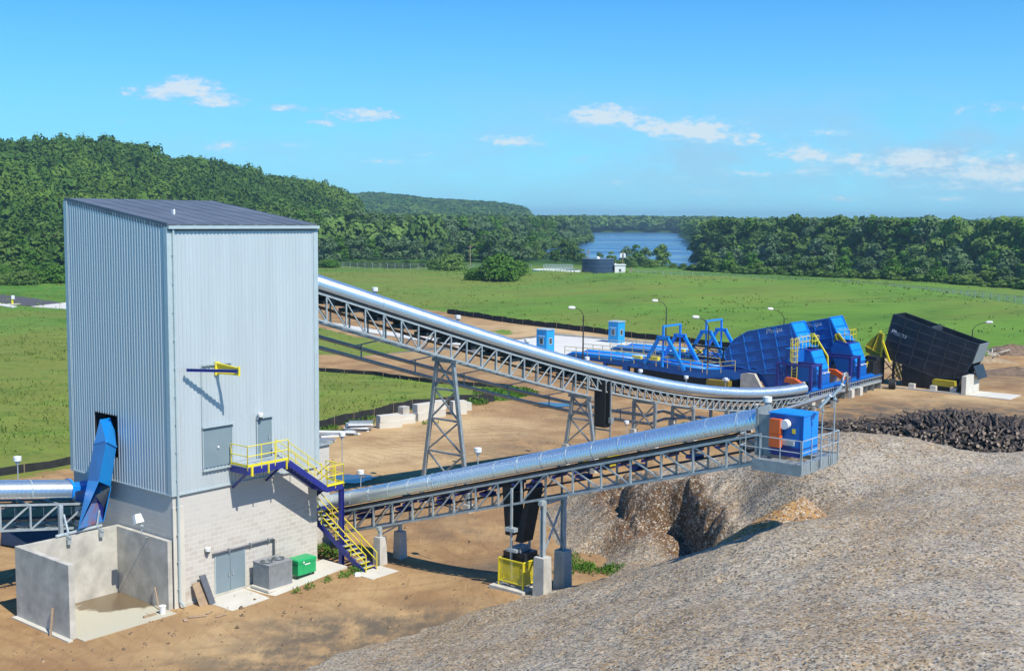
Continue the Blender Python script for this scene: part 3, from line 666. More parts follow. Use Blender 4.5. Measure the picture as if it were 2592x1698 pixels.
def ranks():
    R = random.Random(3)
    # first rank of the right-hand woods
    xs = 1624
    while xs < 2440:
        t = (xs-1606)/(2380-1606); yb = np.interp(xs, [1606, 1640, 1700, 1900, 2100, 2380, 2500], [592, 604, 611, 621, 634, 652, 662]); yt = R.choice([R.uniform(498, 508), R.uniform(506, 524), R.uniform(520, 545)])-4*math.sin(t*3.1)+8*max(0, t-.7)
        if xs < 1640: yt += 16
        tree_px('woodland_tree', 'big%d' % R.choice([0, 0, 1, 2, 2, 3]), xs, yb, yt, 'tall leafy tree in the front rank of the wood right of the river', 'tree', 'front rank of trees right of the river', z=-3, wf=R.uniform(.95, 1.25))
        xs += R.uniform(15, 25)
    xs = 1634
    while xs < 2430:     # lower edge trees in front of them
        yb = np.interp(xs, [1606, 1640, 1700, 1900, 2100, 2380, 2500], [594, 607, 616, 626, 639, 657, 667]); yt = yb-R.uniform(40, 78)
        tree_px('edge_tree', 'mid%d' % R.choice([0, 1, 2, 3]), xs, yb, yt, 'smaller tree at the water edge below the right-hand wood', 'tree', 'edge trees below the right-hand wood', z=-3, wf=R.uniform(1., 1.3))
        xs += R.uniform(20, 36)
    # first rank left of the river
    xs = 700
    while xs < 1372:
        yb = np.interp(xs, [700, 1000, 1100, 1200, 1330, 1372], [598, 592, 588, 579, 569, 556]); yt = np.interp(xs, [700, 900, 1100, 1300, 1372], [492, 497, 502, 506, 512])+R.uniform(-4, 9)
        tree_px('woodland_tree', 'big%d' % R.choice([0, 1, 1, 2, 3]), xs, yb, yt, 'tall tree in the front rank of the wood left of the river', 'tree', 'front rank of trees left of the river', z=-3, wf=R.uniform(.95, 1.3))
        xs += R.uniform(13, 21)
    # pale willows in front of them
    for xs in (742, 765, 790, 812, 838, 862, 885, 912, 940, 968, 1085, 1120, 1150, 1178, 1206, 1236):
        tree_px('willow', 'mid%d' % R.choice([3, 3, 1]), xs, R.uniform(603, 612), R.uniform(535, 560), 'pale round willow along the near bank left of the storage tank', 'tree', 'pale willows on the near bank', wf=R.uniform(1.2, 1.5))
    # open row of bank trees, water glinting between them
    lab = 'slim bank tree behind the treatment basin, with water showing between the trunks'
    for xs in (1010, 1040, 1068, 1092, 1128, 1160, 1196, 1222, 1246, 1268, 1290, 1312, 1334):
        tree_px('bank_tree', 'mid%d' % R.choice([0, 2, 3]), xs, R.uniform(604, 612), R.uniform(553, 572), lab, 'tree', 'bank trees behind the treatment basin', wf=R.uniform(.95, 1.2))
    spec = [(1420, 618, 583, 'mid0', 'low dark tree behind the right side of the storage tank'), (1456, 618, 572, 'mid3', 'thin pale tree just right of the utility pole by the white hut'),
            (1478, 617, 568, 'mid1', 'thin feathery tree, second from the white hut'), (1500, 619, 574, 'mid3', 'light green tree in the middle of the row right of the white hut'),
            (1538, 620, 567, 'mid2', 'broadest dark tree in front of the open river'), (1392, 616, 585, 'mid3', 'small tree rising behind the storage tank'), (1352, 614, 578, 'mid0', 'dark tree left of the storage tank')]
    for xs, yb, yt, k, l in spec: tree_px('bank_tree', k, xs, yb, yt, l, 'tree', None, wf=1.25)
    for xs, yb, yt, w in [(1440, 621, 604, 1.3), (1470, 622, 606, 1.2), (1515, 623, 603, 1.3), (1565, 624, 612, 1.2), (1588, 627, 613, 1.3), (1612, 630, 616, 1.3), (1640, 633, 612, 1.5)]:
        tree_px('shrub', 'bush1', xs, yb, yt, 'dark bank shrub between the white hut and the open river', 'shrub', 'dark bank shrubs', wf=w)
    # row of shrubs behind the field crest on the right
    xs = 1640; i = 0
    while xs < 2440:
        yb = np.interp(xs, [1640, 1700, 1900, 2100, 2380, 2500], [637, 641, 650, 660, 682, 694]); h = R.choice([20, 26, 34, 46, 58]) if i % 3 else 50
        tree_px('field_edge_tree', ('mid%d' % R.choice([1, 0, 3])) if h > 30 else 'bush%d' % R.choice([0, 1]), xs, yb, yb-h, 'leafy bush or young tree just behind the crest of the mown field', 'tree', 'bushes behind the field crest', wf=R.uniform(1.1, 1.5))
        xs += R.uniform(13, 22); i += 1
    for xs, yb, yt, w, l in [(1050, 633, 592, 1.25, 'dark round bush in the field left of the big pale one'), (1162, 662, 592, 1.0, 'big bright bush standing alone in the field left of the basin'), (1105, 660, 628, 1.2, 'low part of the lone thicket, at its left foot'), (1205, 652, 612, 1.0, 'slim shrub at the right foot of the lone thicket'),
                           (1015, 628, 600, 1.4, 'low bush left of the dark round bush in the field')]:
        tree_px('field_bush', 'bush%d' % (1 if xs < 1100 else 0), xs, yb, yt, l, 'bush', None, z=-.3, wf=w)
    for xs in range(742, 1000, 14):
        tree_px('hedge_bush', 'bush%d' % R.choice([0, 1]), xs+R.uniform(-4, 4), R.uniform(618, 626), R.uniform(602, 609), 'low bush in the ragged hedge at the far side of the left field', 'bush', 'ragged hedge of the left field', wf=1.5)
    # left of the tower building
    for xs, yb, yt, k in [(-30, 640, 548, 'mid0'), (12, 638, 540, 'mid2'), (48, 634, 556, 'mid1'), (78, 628, 560, 'mid3'), (104, 626, 520, 'mid0'), (136, 624, 530, 'mid2'), (160, 622, 545, 'mid0')]:
        tree_px('hedgerow_tree', k, xs, yb, yt, 'dark bushy tree at the foot of the ridge, left of the tower building', 'tree', 'hedgerow trees left of the tower', z=-.8, wf=1.35)
    for xs, yb, yt in [(-20, 668, 640), (20, 664, 640), (55, 668, 632), (90, 662, 636), (128, 664, 618), (150, 660, 634), (8, 648, 620), (70, 646, 618), (110, 640, 610)]:
        tree_px('brush', 'bush%d' % R.choice([0, 1]), xs, yb, yt, 'rough roadside brush behind the asphalt lane', 'bush', 'roadside brush', z=-.3, wf=1.5)
ranks()
def weeds(name, spots, n, hgt, label, seed, lm=LEAF_C, fs=.05):
    """ground weeds as one tuft cluster: spots (x, y, r)"""
    g = np.random.default_rng(seed); C = []
    for (x, y, r) in spots:
        k = int(n*r*r); a = g.uniform(0, 6.28, k); q = r*np.sqrt(g.uniform(0, 1, k)); px = x+q*np.cos(a); py = y+q*np.sin(a); pz = tz(px, py)+g.uniform(0, hgt, k)*(1-q/r*.7)
        C.append(np.stack([px, py, pz], 1))
    c = np.concatenate(C); m = len(c); u = g.normal(size=(m, 3)); u[:, 2] = abs(u[:, 2])+.5; u /= np.linalg.norm(u, axis=1)[:, None]
    t = np.cross(u, g.normal(size=(m, 3))); t /= np.linalg.norm(t, axis=1)[:, None]; s = (fs*g.uniform(.6, 1.5, m))[:, None]
    Q = np.stack([c-t*s*.5, c+t*s*.5, c+t*s*.3+u*s*3, c-t*s*.3+u*s*3], 1)
    o = bpy.data.objects.new(name, mesh_quads(name, Q, lm, g.random(m))); COL.objects.link(o); return tag(o, label, 'weeds', kind='stuff')
def wsp(L): return [(*G(u*K, v*K)[:2], r) for u, v, r in L]
weeds('weeds', wsp([(1345,1325,.9),(1365,1335,.8),(1440,1335,1.1),(1470,1342,.8),(1310,1350,.6),(1330,1300,.5),(1420,1330,.5)]), 420, .5, 'green weeds at the foot of the chip heap behind the concrete piers', 1)
weeds('weeds', wsp([(1160,925,2.2),(1190,915,2.4),(1215,918,1.8),(1105,940,1.4),(1140,915,2)]), 110, .8, 'tall green weeds at the tip of the grass tongue inside the fences', 2, LEAF_C, .09)
weeds('weeds', wsp([(835,1322,.55),(825,1332,.4),(800,1340,.35),(760,1350,.25),(720,1362,.3),(690,1370,.25),(755,1285,.5),(775,1290,.6),(745,1275,.5)]), 500, .35, 'weeds growing along the concrete pad beside the stair', 3)
weeds('weeds', wsp([(1560,1000,1.2),(1600,990,1.1),(1690,985,1.5),(1720,978,1.5),(1660,995,1.2),(1770,965,1.6),(1800,958,1.3),(1640,1003,1),(1530,1006,1)]), 150, .35, 'thin weeds between the pipe run and the silver conveyor', 4)
weeds('weeds', wsp([(820,985,1.2),(855,975,1.3),(880,985,.7),(760,1000,1.5),(1000,985,.8),(1110,940,1.0)]), 120, .45, 'grass tufts around the stacked blocks by the silt fence', 5, LEAF_C, .07)

def undergrowth():
    g = np.random.default_rng(88); sp = []
    for t in np.linspace(0, 1, 240):      # feet of the right-hand wood
        u = 1628+(2480-1628)*t; v = np.interp(u, [1606, 1640, 1700, 1900, 2100, 2380, 2500], [593, 605, 613, 623, 636, 654, 664])
        p = G(u*K, v*K+g.uniform(-2, 1), -3.2); sp.append((p[0], p[1], -3.6, g.uniform(3, 6.5), g.uniform(2.5, 4.5)))
    merged_trees('undergrowth', sp, LEAF_A, 'thick undergrowth at the water edge below the right-hand wood', 'undergrowth', 160, .11, 71)
    sp = []
    for t in np.linspace(0, 1, 260):
        u = 640+(1372-640)*t; v = np.interp(u, [640, 1000, 1100, 1200, 1330, 1372], [600, 594, 590, 581, 571, 558]); p = G(u*K, v*K+g.uniform(-2, 2), -3); sp.append((p[0], p[1], -3.4, g.uniform(3, 7), g.uniform(3, 5)))
    merged_trees('undergrowth', sp, LEAF_A, 'thick undergrowth below the wood left of the river', 'undergrowth', 150, .11, 72)
    sp = []
    for t in np.linspace(0, 1, 230):
        u = 1600+(2500-1600)*t; v = np.interp(u, [1600, 1700, 1900, 2100, 2380, 2500], [632, 641, 650, 660, 682, 694]); p = G(u*K, v*K+g.uniform(-3, 3), -1.2); sp.append((p[0], p[1], float(tz(p[0], p[1]))-.6, g.uniform(1.2, 3.6), g.uniform(1.2, 2.6)))
    merged_trees('hedge_growth', sp, LEAF_A, 'low tangled growth along the fence behind the crest of the mown mound', 'undergrowth', 110, .11, 73)
    # weeds standing proud of the mown fields
    n = 9000; px = g.uniform(-60, 2680, n); d = np.sqrt(g.uniform(150**2, 460**2, n)); a = np.arctan((px-1296)/F); x = d*np.sin(a); y = d*np.cos(a)
    k = (sdf(DIRT, x, y) < -3) & (fbm(x, y, 26, 97, 3)+g.uniform(-.18, .18, n) > .52); x, y, d = x[k], y[k], d[k]; z = tz(x, y); c = np.stack([x, y, z+.1], 1)
    c = np.repeat(c, 3, 0)+g.normal(size=(len(c)*3, 3))*np.array([.45, .45, .06]); m = len(c); s = g.uniform(.06, .20, m)[:, None]; h = g.uniform(.06, .24, m)[:, None]; t = g.normal(size=(m, 3)); t[:, 2] = 0; t /= np.linalg.norm(t, axis=1)[:, None]; up = np.array([0, 0, 1.])
    Q = np.stack([c-t*s-up*.1, c+t*s-up*.1, c+t*s*.7+up*h, c-t*s*.7+up*h], 1)
    o = bpy.data.objects.new('field_weeds', mesh_quads('field_weeds', Q, GRASSM, g.random(m))); COL.objects.link(o); tag(o, 'coarse weeds dotted over the mown green field', 'weeds', kind='stuff')
    n = 26000; px = g.uniform(-60, 1420, n); v = g.uniform(690, 1170, n); q = np.array([G(a_, b_, 0)[:2] for a_, b_ in zip(px, v)]); x, y = q[:, 0], q[:, 1]; dd = sdf(DIRT, x, y)
    for p in GRASS_ISL: dd = np.minimum(dd, -sdf(p, x, y))
    k = (dd < -.6) & (fbm(x, y, 7, 98, 3)+g.uniform(-.2, .2, n) > .45) & (sdf(D([(-300,668),(0,684.5),(155,704),(700,780),(700,800),(155,718),(0,715),(-300,695)], 0), x, y) < -1.5); x, y = x[k], y[k]; z = tz(x, y); m = len(x); c = np.stack([x, y, z], 1)
    s = g.uniform(.03, .10, m)[:, None]; h = g.uniform(.06, .24, m)[:, None]; t = g.normal(size=(m, 3)); t[:, 2] = 0; t /= np.linalg.norm(t, axis=1)[:, None]; ln = g.normal(size=(m, 3))*.12
    Q = np.stack([c-t*s, c+t*s, c+t*s*.5+up*h+ln, c-t*s*.5+up*h+ln], 1)
    o = bpy.data.objects.new('tall_grass', mesh_quads('tall_grass', Q, GRASSM, g.random(m))); COL.objects.link(o); tag(o, 'rough tall grass in the nearer fields and inside the silt fences', 'grass', kind='stuff')
undergrowth()
# ------------------------------------------------------------------ tower building (yard grid: t outwards from the front wall, s along it)
S0, S1, T0, T1 = -75.28, -65.82, -6.85, 2.32
ZM, ZF, ZB = 5.87, 19.24, 20.5
def ribbed(mb, a, b, zb0, zb1, zt0, zt1, out, pitch=.23, dep=.035):
    """ribbed sheet between plan points a and b with sloping top and bottom; out = plan normal"""
    L = math.dist(a, b); n = int(round(L/pitch)); k = M_SIDE
    prof = []
    for i in range(n):
        for f, o in ((0, 0), (.34, 0), (.5, dep), (.84, dep)): prof.append(((i+f)/n, o))
    prof.append((1, 0))
    P = []
    for f, o in prof:
        x = a[0]+(b[0]-a[0])*f+out[0]*o; y = a[1]+(b[1]-a[1])*f+out[1]*o
        P.append(((x, y, zb0+(zb1-zb0)*f), (x, y, zt0+(zt1-zt0)*f)))
    for p, q in zip(P, P[1:]): mb.poly([p[0], q[0], q[1], p[1]], k)
def building():
    B = Thing('tower_building', 'tall windowless building of pale blue-grey ribbed steel above a concrete block base', 'building', ((T0+T1)/2, (S0+S1)/2, 0))
    mb = MB(); o = .05
    # left wall with the opening for the chute (t -4.45..-2.35, z 7.15..9.35)
    xs = S0-o
    def lz(t): return ZF+(ZB-ZF)*(T1-t)/(T1-T0)
    ribbed(mb, (T1+o, xs), (-2.33, xs), ZM, ZM, lz(T1), lz(-2.33), (0, -1))
    ribbed(mb, (-4.44, xs), (T0-o, xs), ZM, ZM, lz(-4.44), lz(T0), (0, -1))
    ribbed(mb, (-2.33, xs), (-4.44, xs), 9.33, 9.33, lz(-2.33), lz(-4.44), (0, -1)); ribbed(mb, (-2.33, xs), (-4.44, xs), ZM, ZM, 7.12, 7.12, (0, -1))
    ribbed(mb, (T1+o, S0-o), (T1+o, S1+o), ZM, ZM, ZF, ZF, (1, 0))
    ribbed(mb, (T1+o, S1+o), (T0-o, S1+o), ZM, ZM, ZF, ZB, (0, 1)); ribbed(mb, (T0-o, S0-o), (T0-o, S1+o), ZM, ZM, ZB, ZB, (-1, 0))
    B.part('cladding', mb)
    # dark reveal of the opening
    mb = MB(); mb.box(-4.44, -2.33, S0-.06, S0+2.2, 7.0, 7.12, M_DARK); mb.box(-4.44, -2.33, S0-.06, S0+2.2, 9.33, 9.4, M_DARK); mb.box(-4.5, -4.44, S0-.06, S0+2.2, 7, 9.4, M_DARK); mb.box(-2.33, -2.27, S0-.06, S0+2.2, 7, 9.4, M_NAVY); mb.box(-4.5, -2.27, S0+2.2, S0+2.3, 7, 9.4, M_DARK)
    B.part('chute_opening', mb)
    mb = MB(); mb.box(T0, T1, S0, S1, -.6, ZM-.06); B.part('block_wall', mb, M_CMU)
    mb = MB(); mb.box(T1-.02, T1+.05, S0-.02, S0+.62, -.3, 5.2, M_CONCP); mb.box(T1, T1+.09, S0+.5, S1+.05, -.5, .16, M_CONC)
    B.part('wall_footing', mb)
    # base flashing and corner trims, roof, gutter, downspout
    mb = MB(); f = .11
    mb.box(T1+.0, T1+f+.02, S0-f, S1+f, ZM-.07, ZM+.0); mb.box(T0-f, T1+0, S0-f-.02, S0+.0, ZM-.07, ZM-.002)
    B.part('base_flashing', mb, M_TRIM)
    for (t, s) in ((T1+.06, S0-.06), (T1+.06, S1+.06), (T0-.06, S0-.06)):
        mb = MB(); zt = lz(t if t < T1 else T1); dx = .26 if t > 0 else -.26; dy = .26 if s < -70 else -.26
        mb.box(min(t+.05*np.sign(dx), t-dx), max(t+.05*np.sign(dx), t-dx), min(s-.05*np.sign(dy), s+dy), max(s-.05*np.sign(dy), s+dy), ZM, zt-.05)
        B.part('corner_trim', mb, M_TRIM)
    mb = MB(); a = .12; aw = .05
    def rz(t): return ZF+.06+(ZB-ZF)*(T1-t)/(T1-T0)
    mb.hexa([(T0-aw, S0-aw, rz(T0-aw)), (T1+a, S0-aw, rz(T1+a)), (T1+a, S1+aw, rz(T1+a)), (T0-aw, S1+aw, rz(T0-aw)), (T0-aw, S0-aw, rz(T0-aw)+.06), (T1+a, S0-aw, rz(T1+a)+.06), (T1+a, S1+aw, rz(T1+a)+.06), (T0-aw, S1+aw, rz(T0-aw)+.06)])
    n = 9
    for i in range(n+1):    # standing seams
        s = S0-aw+.02+(S1-S0+2*aw-.08)*i/n
        mb.hexa([(T0-aw, s, rz(T0-aw)+.06), (T1+a, s, rz(T1+a)+.06), (T1+a, s+.04, rz(T1+a)+.06), (T0-aw, s+.04, rz(T0-aw)+.06), (T0-aw, s, rz(T0-aw)+.075), (T1+a, s, rz(T1+a)+.075), (T1+a, s+.04, rz(T1+a)+.075), (T0-aw, s+.04, rz(T0-aw)+.075)])
    R = B.part('roof', mb, M_ROOF)
    mb = MB(); mb.box(-1.2, -1.0, -72.6, -72.5, rz(-1)+.06, rz(-1)+.32, M_WHITE); B.part('roof_vent', mb, M_WHITE, R)
    mb = MB(); mb.box(T0-aw-.03, T1+a, S0-aw-.04, S0-aw+.0, 0, 0)
    mb = MB()
    for (z0, z1, dd) in ((-.22, .1, .035),):
        mb.hexa([(T0-aw, S0-aw-dd, rz(T0-aw)+z0), (T1+a, S0-aw-dd, rz(T1+a)+z0), (T1+a, S0-aw-.002, rz(T1+a)+z0), (T0-aw, S0-aw-.002, rz(T0-aw)+z0), (T0-aw, S0-aw-dd, rz(T0-aw)+z1), (T1+a, S0-aw-dd, rz(T1+a)+z1), (T1+a, S0-aw-.002, rz(T1+a)+z1), (T0-aw, S0-aw-.002, rz(T0-aw)+z1)])
    mb.box(T1+.095, T1+.118, S0-.04, S1+.04, ZF-.25, ZF-.1)
    B.part('fascia', mb, M_ROOF)
    mb = MB(); mb.box(T1+a+.0, T1+a+.16, S0-aw-.05, S1+aw+.05, ZF-.14, ZF-.02); mb.box(T1+a+.13, T1+a+.16, S0-aw-.05, S1+aw+.05, ZF-.02, ZF+.02)
    for i in range(10): s = S0+(S1-S0)*(i+.5)/10; mb.box(T1+a-.02, T1+a+.17, s, s+.05, ZF-.0, ZF+.05)
    B.part('gutter', mb, M_TRIM)
    mb = MB(); mb.box(T1+.12, T1+.21, S0+.17, S0+.26, .35, ZF-.1); mb.bar((T1+.165, S0+.215, .4), (T1+.42, S0+.3, .12), .09)
    for i in range(13): mb.box(T1+.09, T1+.22, S0+.14, S0+.29, 1+i*1.4, 1.04+i*1.4, M_GALVD)
    mb.mats.insert(0, M_TRIM) if M_TRIM not in mb.mats else None
    if mb.mats[0] is M_TRIM: mb.m = [0 if k == 0 and i < 12 else k for i, k in enumerate(mb.m)]
    B.part('downspout', mb, M_TRIM)
    # doors
    def door(s0, s1, z0, z1, leaves, frame=True, label=None, off=.0):
        x = T1+off; m2 = MB(); fw = .05
        m2.box(x+.001, x+.05, s0-fw, s0, z0, z1+fw, M_TRIM); m2.box(x+.001, x+.05, s1, s1+fw, z0, z1+fw, M_TRIM); m2.box(x+.001, x+.05, s0, s1, z1, z1+fw, M_TRIM)
        fr = B.part('door', m2, M_TRIM, label=label)
        for i in range(leaves):
            a0 = s0+(s1-s0)*i/leaves+.012; b0 = s0+(s1-s0)*(i+1)/leaves-.012
            m3 = MB(); m3.box(x+.001, x+.035, a0, b0, z0+.02, z1-.01, M_DOOR); B.part('door_leaf', m3, M_DOOR, fr)
        if leaves == 0:
            m3 = MB(); m3.box(x+.001, x+.035, s0+.012, s1-.012, z0+.02, z1-.01, M_DOOR); m3.box(x+.035, x+.04, (s0+s1)/2+.1, (s0+s1)/2+.115, z0+.04, z1-.03, M_GREY); B.part('door_leaf', m3, M_DOOR, fr)
            m3 = MB(); m3.box(x+.041, x+.10, (s0+s1)/2-.05, (s0+s1)/2+.05, z0+.95, z0+1.05, M_WHITE); B.part('handle', m3, M_WHITE, fr)
        for i in range(leaves):
            c = (s0+s1)/2+(-.13 if i == 0 else .13) if leaves == 2 else s0+(s1-s0)*.8
            m3 = MB(); m3.box(x+.035, x+.10, c-.03, c+.03, z0+.95, z0+1.07, M_GALV); m3.cyl(x+.07, c, z0+1.1, z0+1.16, .03, 8, M_GALV); B.part('handle', m3, M_GALV, fr)
        return fr
    door(-72.78, -70.93, .04, 2.17, 2, label='grey double door at ground level')
    door(-73.47, -71.70, 6.93, 8.96, 0, label='grey panel door high in the ribbed wall', off=.09)
    door(-70.03, -69.10, 6.95, 9.02, 1, label='narrow grey door onto the yellow landing', off=.09)
    FL = [MB().box(T1+.14, T1+.26, -73.55, -71.6, 9.015, 9.07), MB().box(T1+.14, T1+.24, -73.55, -71.6, 6.78, 6.88), MB().box(T1+.14, T1+.26, -70.1, -69.02, 9.08, 9.13), MB().box(T1+.13, T1+.2, -73.5, -71.65, 12.2, 12.26).box(T1+.135, T1+.15, -73.53, -73.5, 9.07, 12.2)]
    each(B, 'door_flashing', FL, M_TRIM)
    # jib crane
    J = Thing('jib_crane', 'small yellow wall bracket with a dark blue jib arm swung to the left', 'crane', (T1+.14, -72.5, 12.0))
    mb = MB(); rt = (T1+.14, -72.59); tip = (4.05, -72.42)
    mb.box(T1+.12, T1+.2, -72.72, -72.45, 11.66, 12.34); 
    mb.hexa([(T1+.18, -72.63, 11.72), (4.15, -72.52, 11.78), (4.15, -72.42, 11.78), (T1+.18, -72.53, 11.72), (T1+.18, -72.63, 11.80), (4.15, -72.52, 11.84), (4.15, -72.42, 11.84), (T1+.18, -72.53, 11.80)])
    mb.hexa([(T1+.18, -72.63, 12.22), (4.15, -72.52, 12.10), (4.15, -72.42, 12.10), (T1+.18, -72.53, 12.22), (T1+.18, -72.63, 12.30), (4.15, -72.52, 12.16), (4.15, -72.42, 12.16), (T1+.18, -72.53, 12.30)])
    mb.hexa([(T1+.18, -72.59, 11.80), (4.1, -72.48, 11.84), (4.1, -72.46, 11.84), (T1+.18, -72.57, 11.80), (T1+.18, -72.59, 12.22), (4.1, -72.48, 12.10), (4.1, -72.46, 12.10), (T1+.18, -72.57, 12.22)])
    J.part('bracket', mb, M_YEL)
    mb = MB(); mb.cyl(4.12, -72.47, 11.74, 12.22, .07, 10); J.part('pivot', mb, M_YEL)
    mb = MB(); a = Vector((4.12, -72.47, 11.99)); b = Vector((2.75, -74.62, 12.13))
    for dz, w, h in ((.06, .14, .025), (0, .02, .10), (-.06, .14, .025)): mb.bar(a+Vector((0, 0, dz)), b+Vector((0, 0, dz)), w, h)
    J.part('jib_arm', mb, M_NAVY)
    # pad, wall lamps, pipe
    def pz(s): return np.interp(s, [-73.6, -71, -65.7], [.03, .06, .42])
    mb = MB(); z = .04
    P = [(-73.6, 2.42, 4.75), (-71, 2.42, 4.7), (-68, 2.42, 4.6), (-65.5, 2.42, 4.45)]
    for p, q in zip(P, P[1:]): mb.hexa([(p[1], p[0], -.3), (p[2], p[0], -.3), (q[2], q[0], -.3), (q[1], q[0], -.3), (p[1], p[0], pz(p[0])), (p[2], p[0], pz(p[0])), (q[2], q[0], pz(q[0])), (q[1], q[0], pz(q[0]))])
    single('concrete_pad', mb, M_CONCP, 'long pale concrete pad in front of the grey ground-floor double door', 'pad', (3.5, -69.5, 0))
    def wall_lamp(s, z, t=T1, lab='', gl=None):
        L = Thing('wall_lamp', lab, 'wall lamp', (t, s, z)); mb = MB(); mb.cyl(t+.16, s, z-.02, z+.16, .13, 12, M_WHITE, .15); mb.cyl(t+.16, s, z+.16, z+.2, .15, 12, M_WHITE, .06); mb.box(t, t+.2, s-.04, s+.04, z+.02, z+.10, M_GALV); L.part('housing', mb)
        mb = MB(); mb.cyl(t+.16, s, z-.13, z-.02, .09, 12, M_GLASS, .12); L.part('lens', mb); return L
    wall_lamp(-73.33, 2.62, T1, 'small white round lamp on the block wall left of the ground-floor double door'); wall_lamp(-69.95, 9.2, T1+.14, 'small white round lamp beside the narrow upper door')
    Pp = Thing('drain_pipe', 'dark bent pipe running above the ground-floor double door down to the cooling unit', 'pipe', (T1+.2, -71, 1.4)); mb = MB()
    mb.tube([(T1+.12, -73.0, 2.34), (T1+.12, -69.06, 2.34), (T1+.12, -69.0, 2.30), (T1+.12, -69.0, 1.3), (T1+.45, -69.0, 1.2)], .055, 10); Pp.part('pipe', mb, M_DARKTRIM)
    mb = MB()
    for s in (-72, -70.6, -69.4): mb.box(T1+.0, T1+.18, s, s+.06, 2.25, 2.44)
    Pp.part('pipe_clip', mb, M_GALVD)
    # cooling unit
    A = Thing('cooling_unit', 'boxy grey outdoor cooling unit with two round fans on top', 'cooling unit', (3.4, -69.85, .2)); t0, t1, s0, s1, z0, z1 = 2.72, 4.05, -70.65, -69.1, .24, 1.47
    mb = MB(); mb.box(t0, t1, s0, s1, z0, z1, M_GREY)
    for i in range(16):
        z = z0+.08+i*.072
        mb.box(t1, t1+.008, s0+.06, s1-.06, z, z+.03, M_GALVD); mb.box(t0+.06, t1-.06, s0-.008, s0, z, z+.03, M_GALVD)
    body = A.part('body', mb)
    mb = MB(); mb.box(t0-.02, t1+.02, s0-.02, s1+.02, z1, z1+.06, M_GREY); A.part('top_panel', mb)
    for sc in (-70.28, -69.5):
        mb = MB(); mb.tube([(3.38, sc, z1+.06), (3.38, sc, z1+.10)], .33, 20, M_DARK)
        for r in (.12, .22, .34):
            mb.tube([(3.38+r*cos(a*pi/10), sc+r*sin(a*pi/10), z1+.11) for a in range(21)], .012, 4, M_GALVD, cap=False)
        for a in range(8): mb.bar((3.38, sc, z1+.115), (3.38+.34*cos(a*pi/4), sc+.34*sin(a*pi/4), z1+.115), .015, .01, M_GALVD)
        A.part('fan', mb)
    mb = MB(); mb.box(t0-.05, t1+.1, s0-.15, s1+.1, z0-.12, z0-.0, M_CONCP); A.part('plinth', mb)
    # green job box
    Jb = Thing('job_box', 'green steel job box on castors, beside the cooling unit', 'tool chest', (3.6, -67.9, .4)); t0, t1, s0, s1, z0, z1 = 3.15, 3.95, -68.62, -67.35, .47, 1.12
    mb = MB(); mb.box(t0, t1, s0, s1, z0, z1); mb.box(t1, t1+.012, s0+.04, s1-.04, z0+.04, z0+.06); mb.box(t1, t1+.012, s0+.35, s0+.37, z0+.05, z1-.05); Jb.part('body', mb, M_GRN)
    mb = MB(); mb.box(t0-.02, t1+.03, s0-.02, s1+.02, z1, z1+.16); mb.hexa([(t0-.02, s0-.02, z1+.16), (t1+.03, s0-.02, z1+.16), (t1+.03, s1+.02, z1+.16), (t0-.02, s1+.02, z1+.16), (t0+.05, s0+.05, z1+.22), (t1-.05, s0+.05, z1+.22), (t1-.05, s1-.05, z1+.22), (t0+.05, s1-.05, z1+.22)])
    Jb.part('lid', mb, M_GRN)
    mb = MB(); mb.box(t1+.03, t1+.04, s0+.35, s0+.43, z1-.02, z1+.08, M_WHITE); mb.box(t1+.013, t1+.02, s0+.47, s0+.85, z1-.13, z1-.07, M_WHITE); Jb.part('badge', mb)
    for t in (t0+.1, t1-.1):
        for s in (s0+.12, s1-.12):
            mb = MB(); mb.bar((t, s-.03, z0-.05), (t, s+.03, z0-.05), .12, .12, M_DARK); mb.box(t-.03, t+.03, s-.05, s+.05, z0-.03, z0, M_GRN); Jb.part('caster', mb)
    # leaning boards
    mb = MB(); mb.hexa([(2.95, -74.25, 0), (3.0, -74.25, 0), (3.0, -73.7, 0), (2.95, -73.7, 0), (2.45, -74.35, 1.12), (2.5, -74.35, 1.12), (2.5, -73.8, 1.12), (2.45, -73.8, 1.12)]); single('plywood_board', mb, M_WOOD, 'weathered plywood board leaning on the block wall beside a grey panel', 'board', (2.9, -74, 0))
    mb = MB(); mb.hexa([(3.1, -73.75, 0), (3.18, -73.75, 0), (3.18, -73.4, 0), (3.1, -73.4, 0), (2.52, -73.95, 1.45), (2.6, -73.95, 1.45), (2.6, -73.58, 1.45), (2.52, -73.58, 1.45)]); single('grey_panel', mb, M_DARKTRIM, 'narrow dark grey panel leaning on the block wall', 'panel', (3.1, -73.6, 0))
    return B
building()
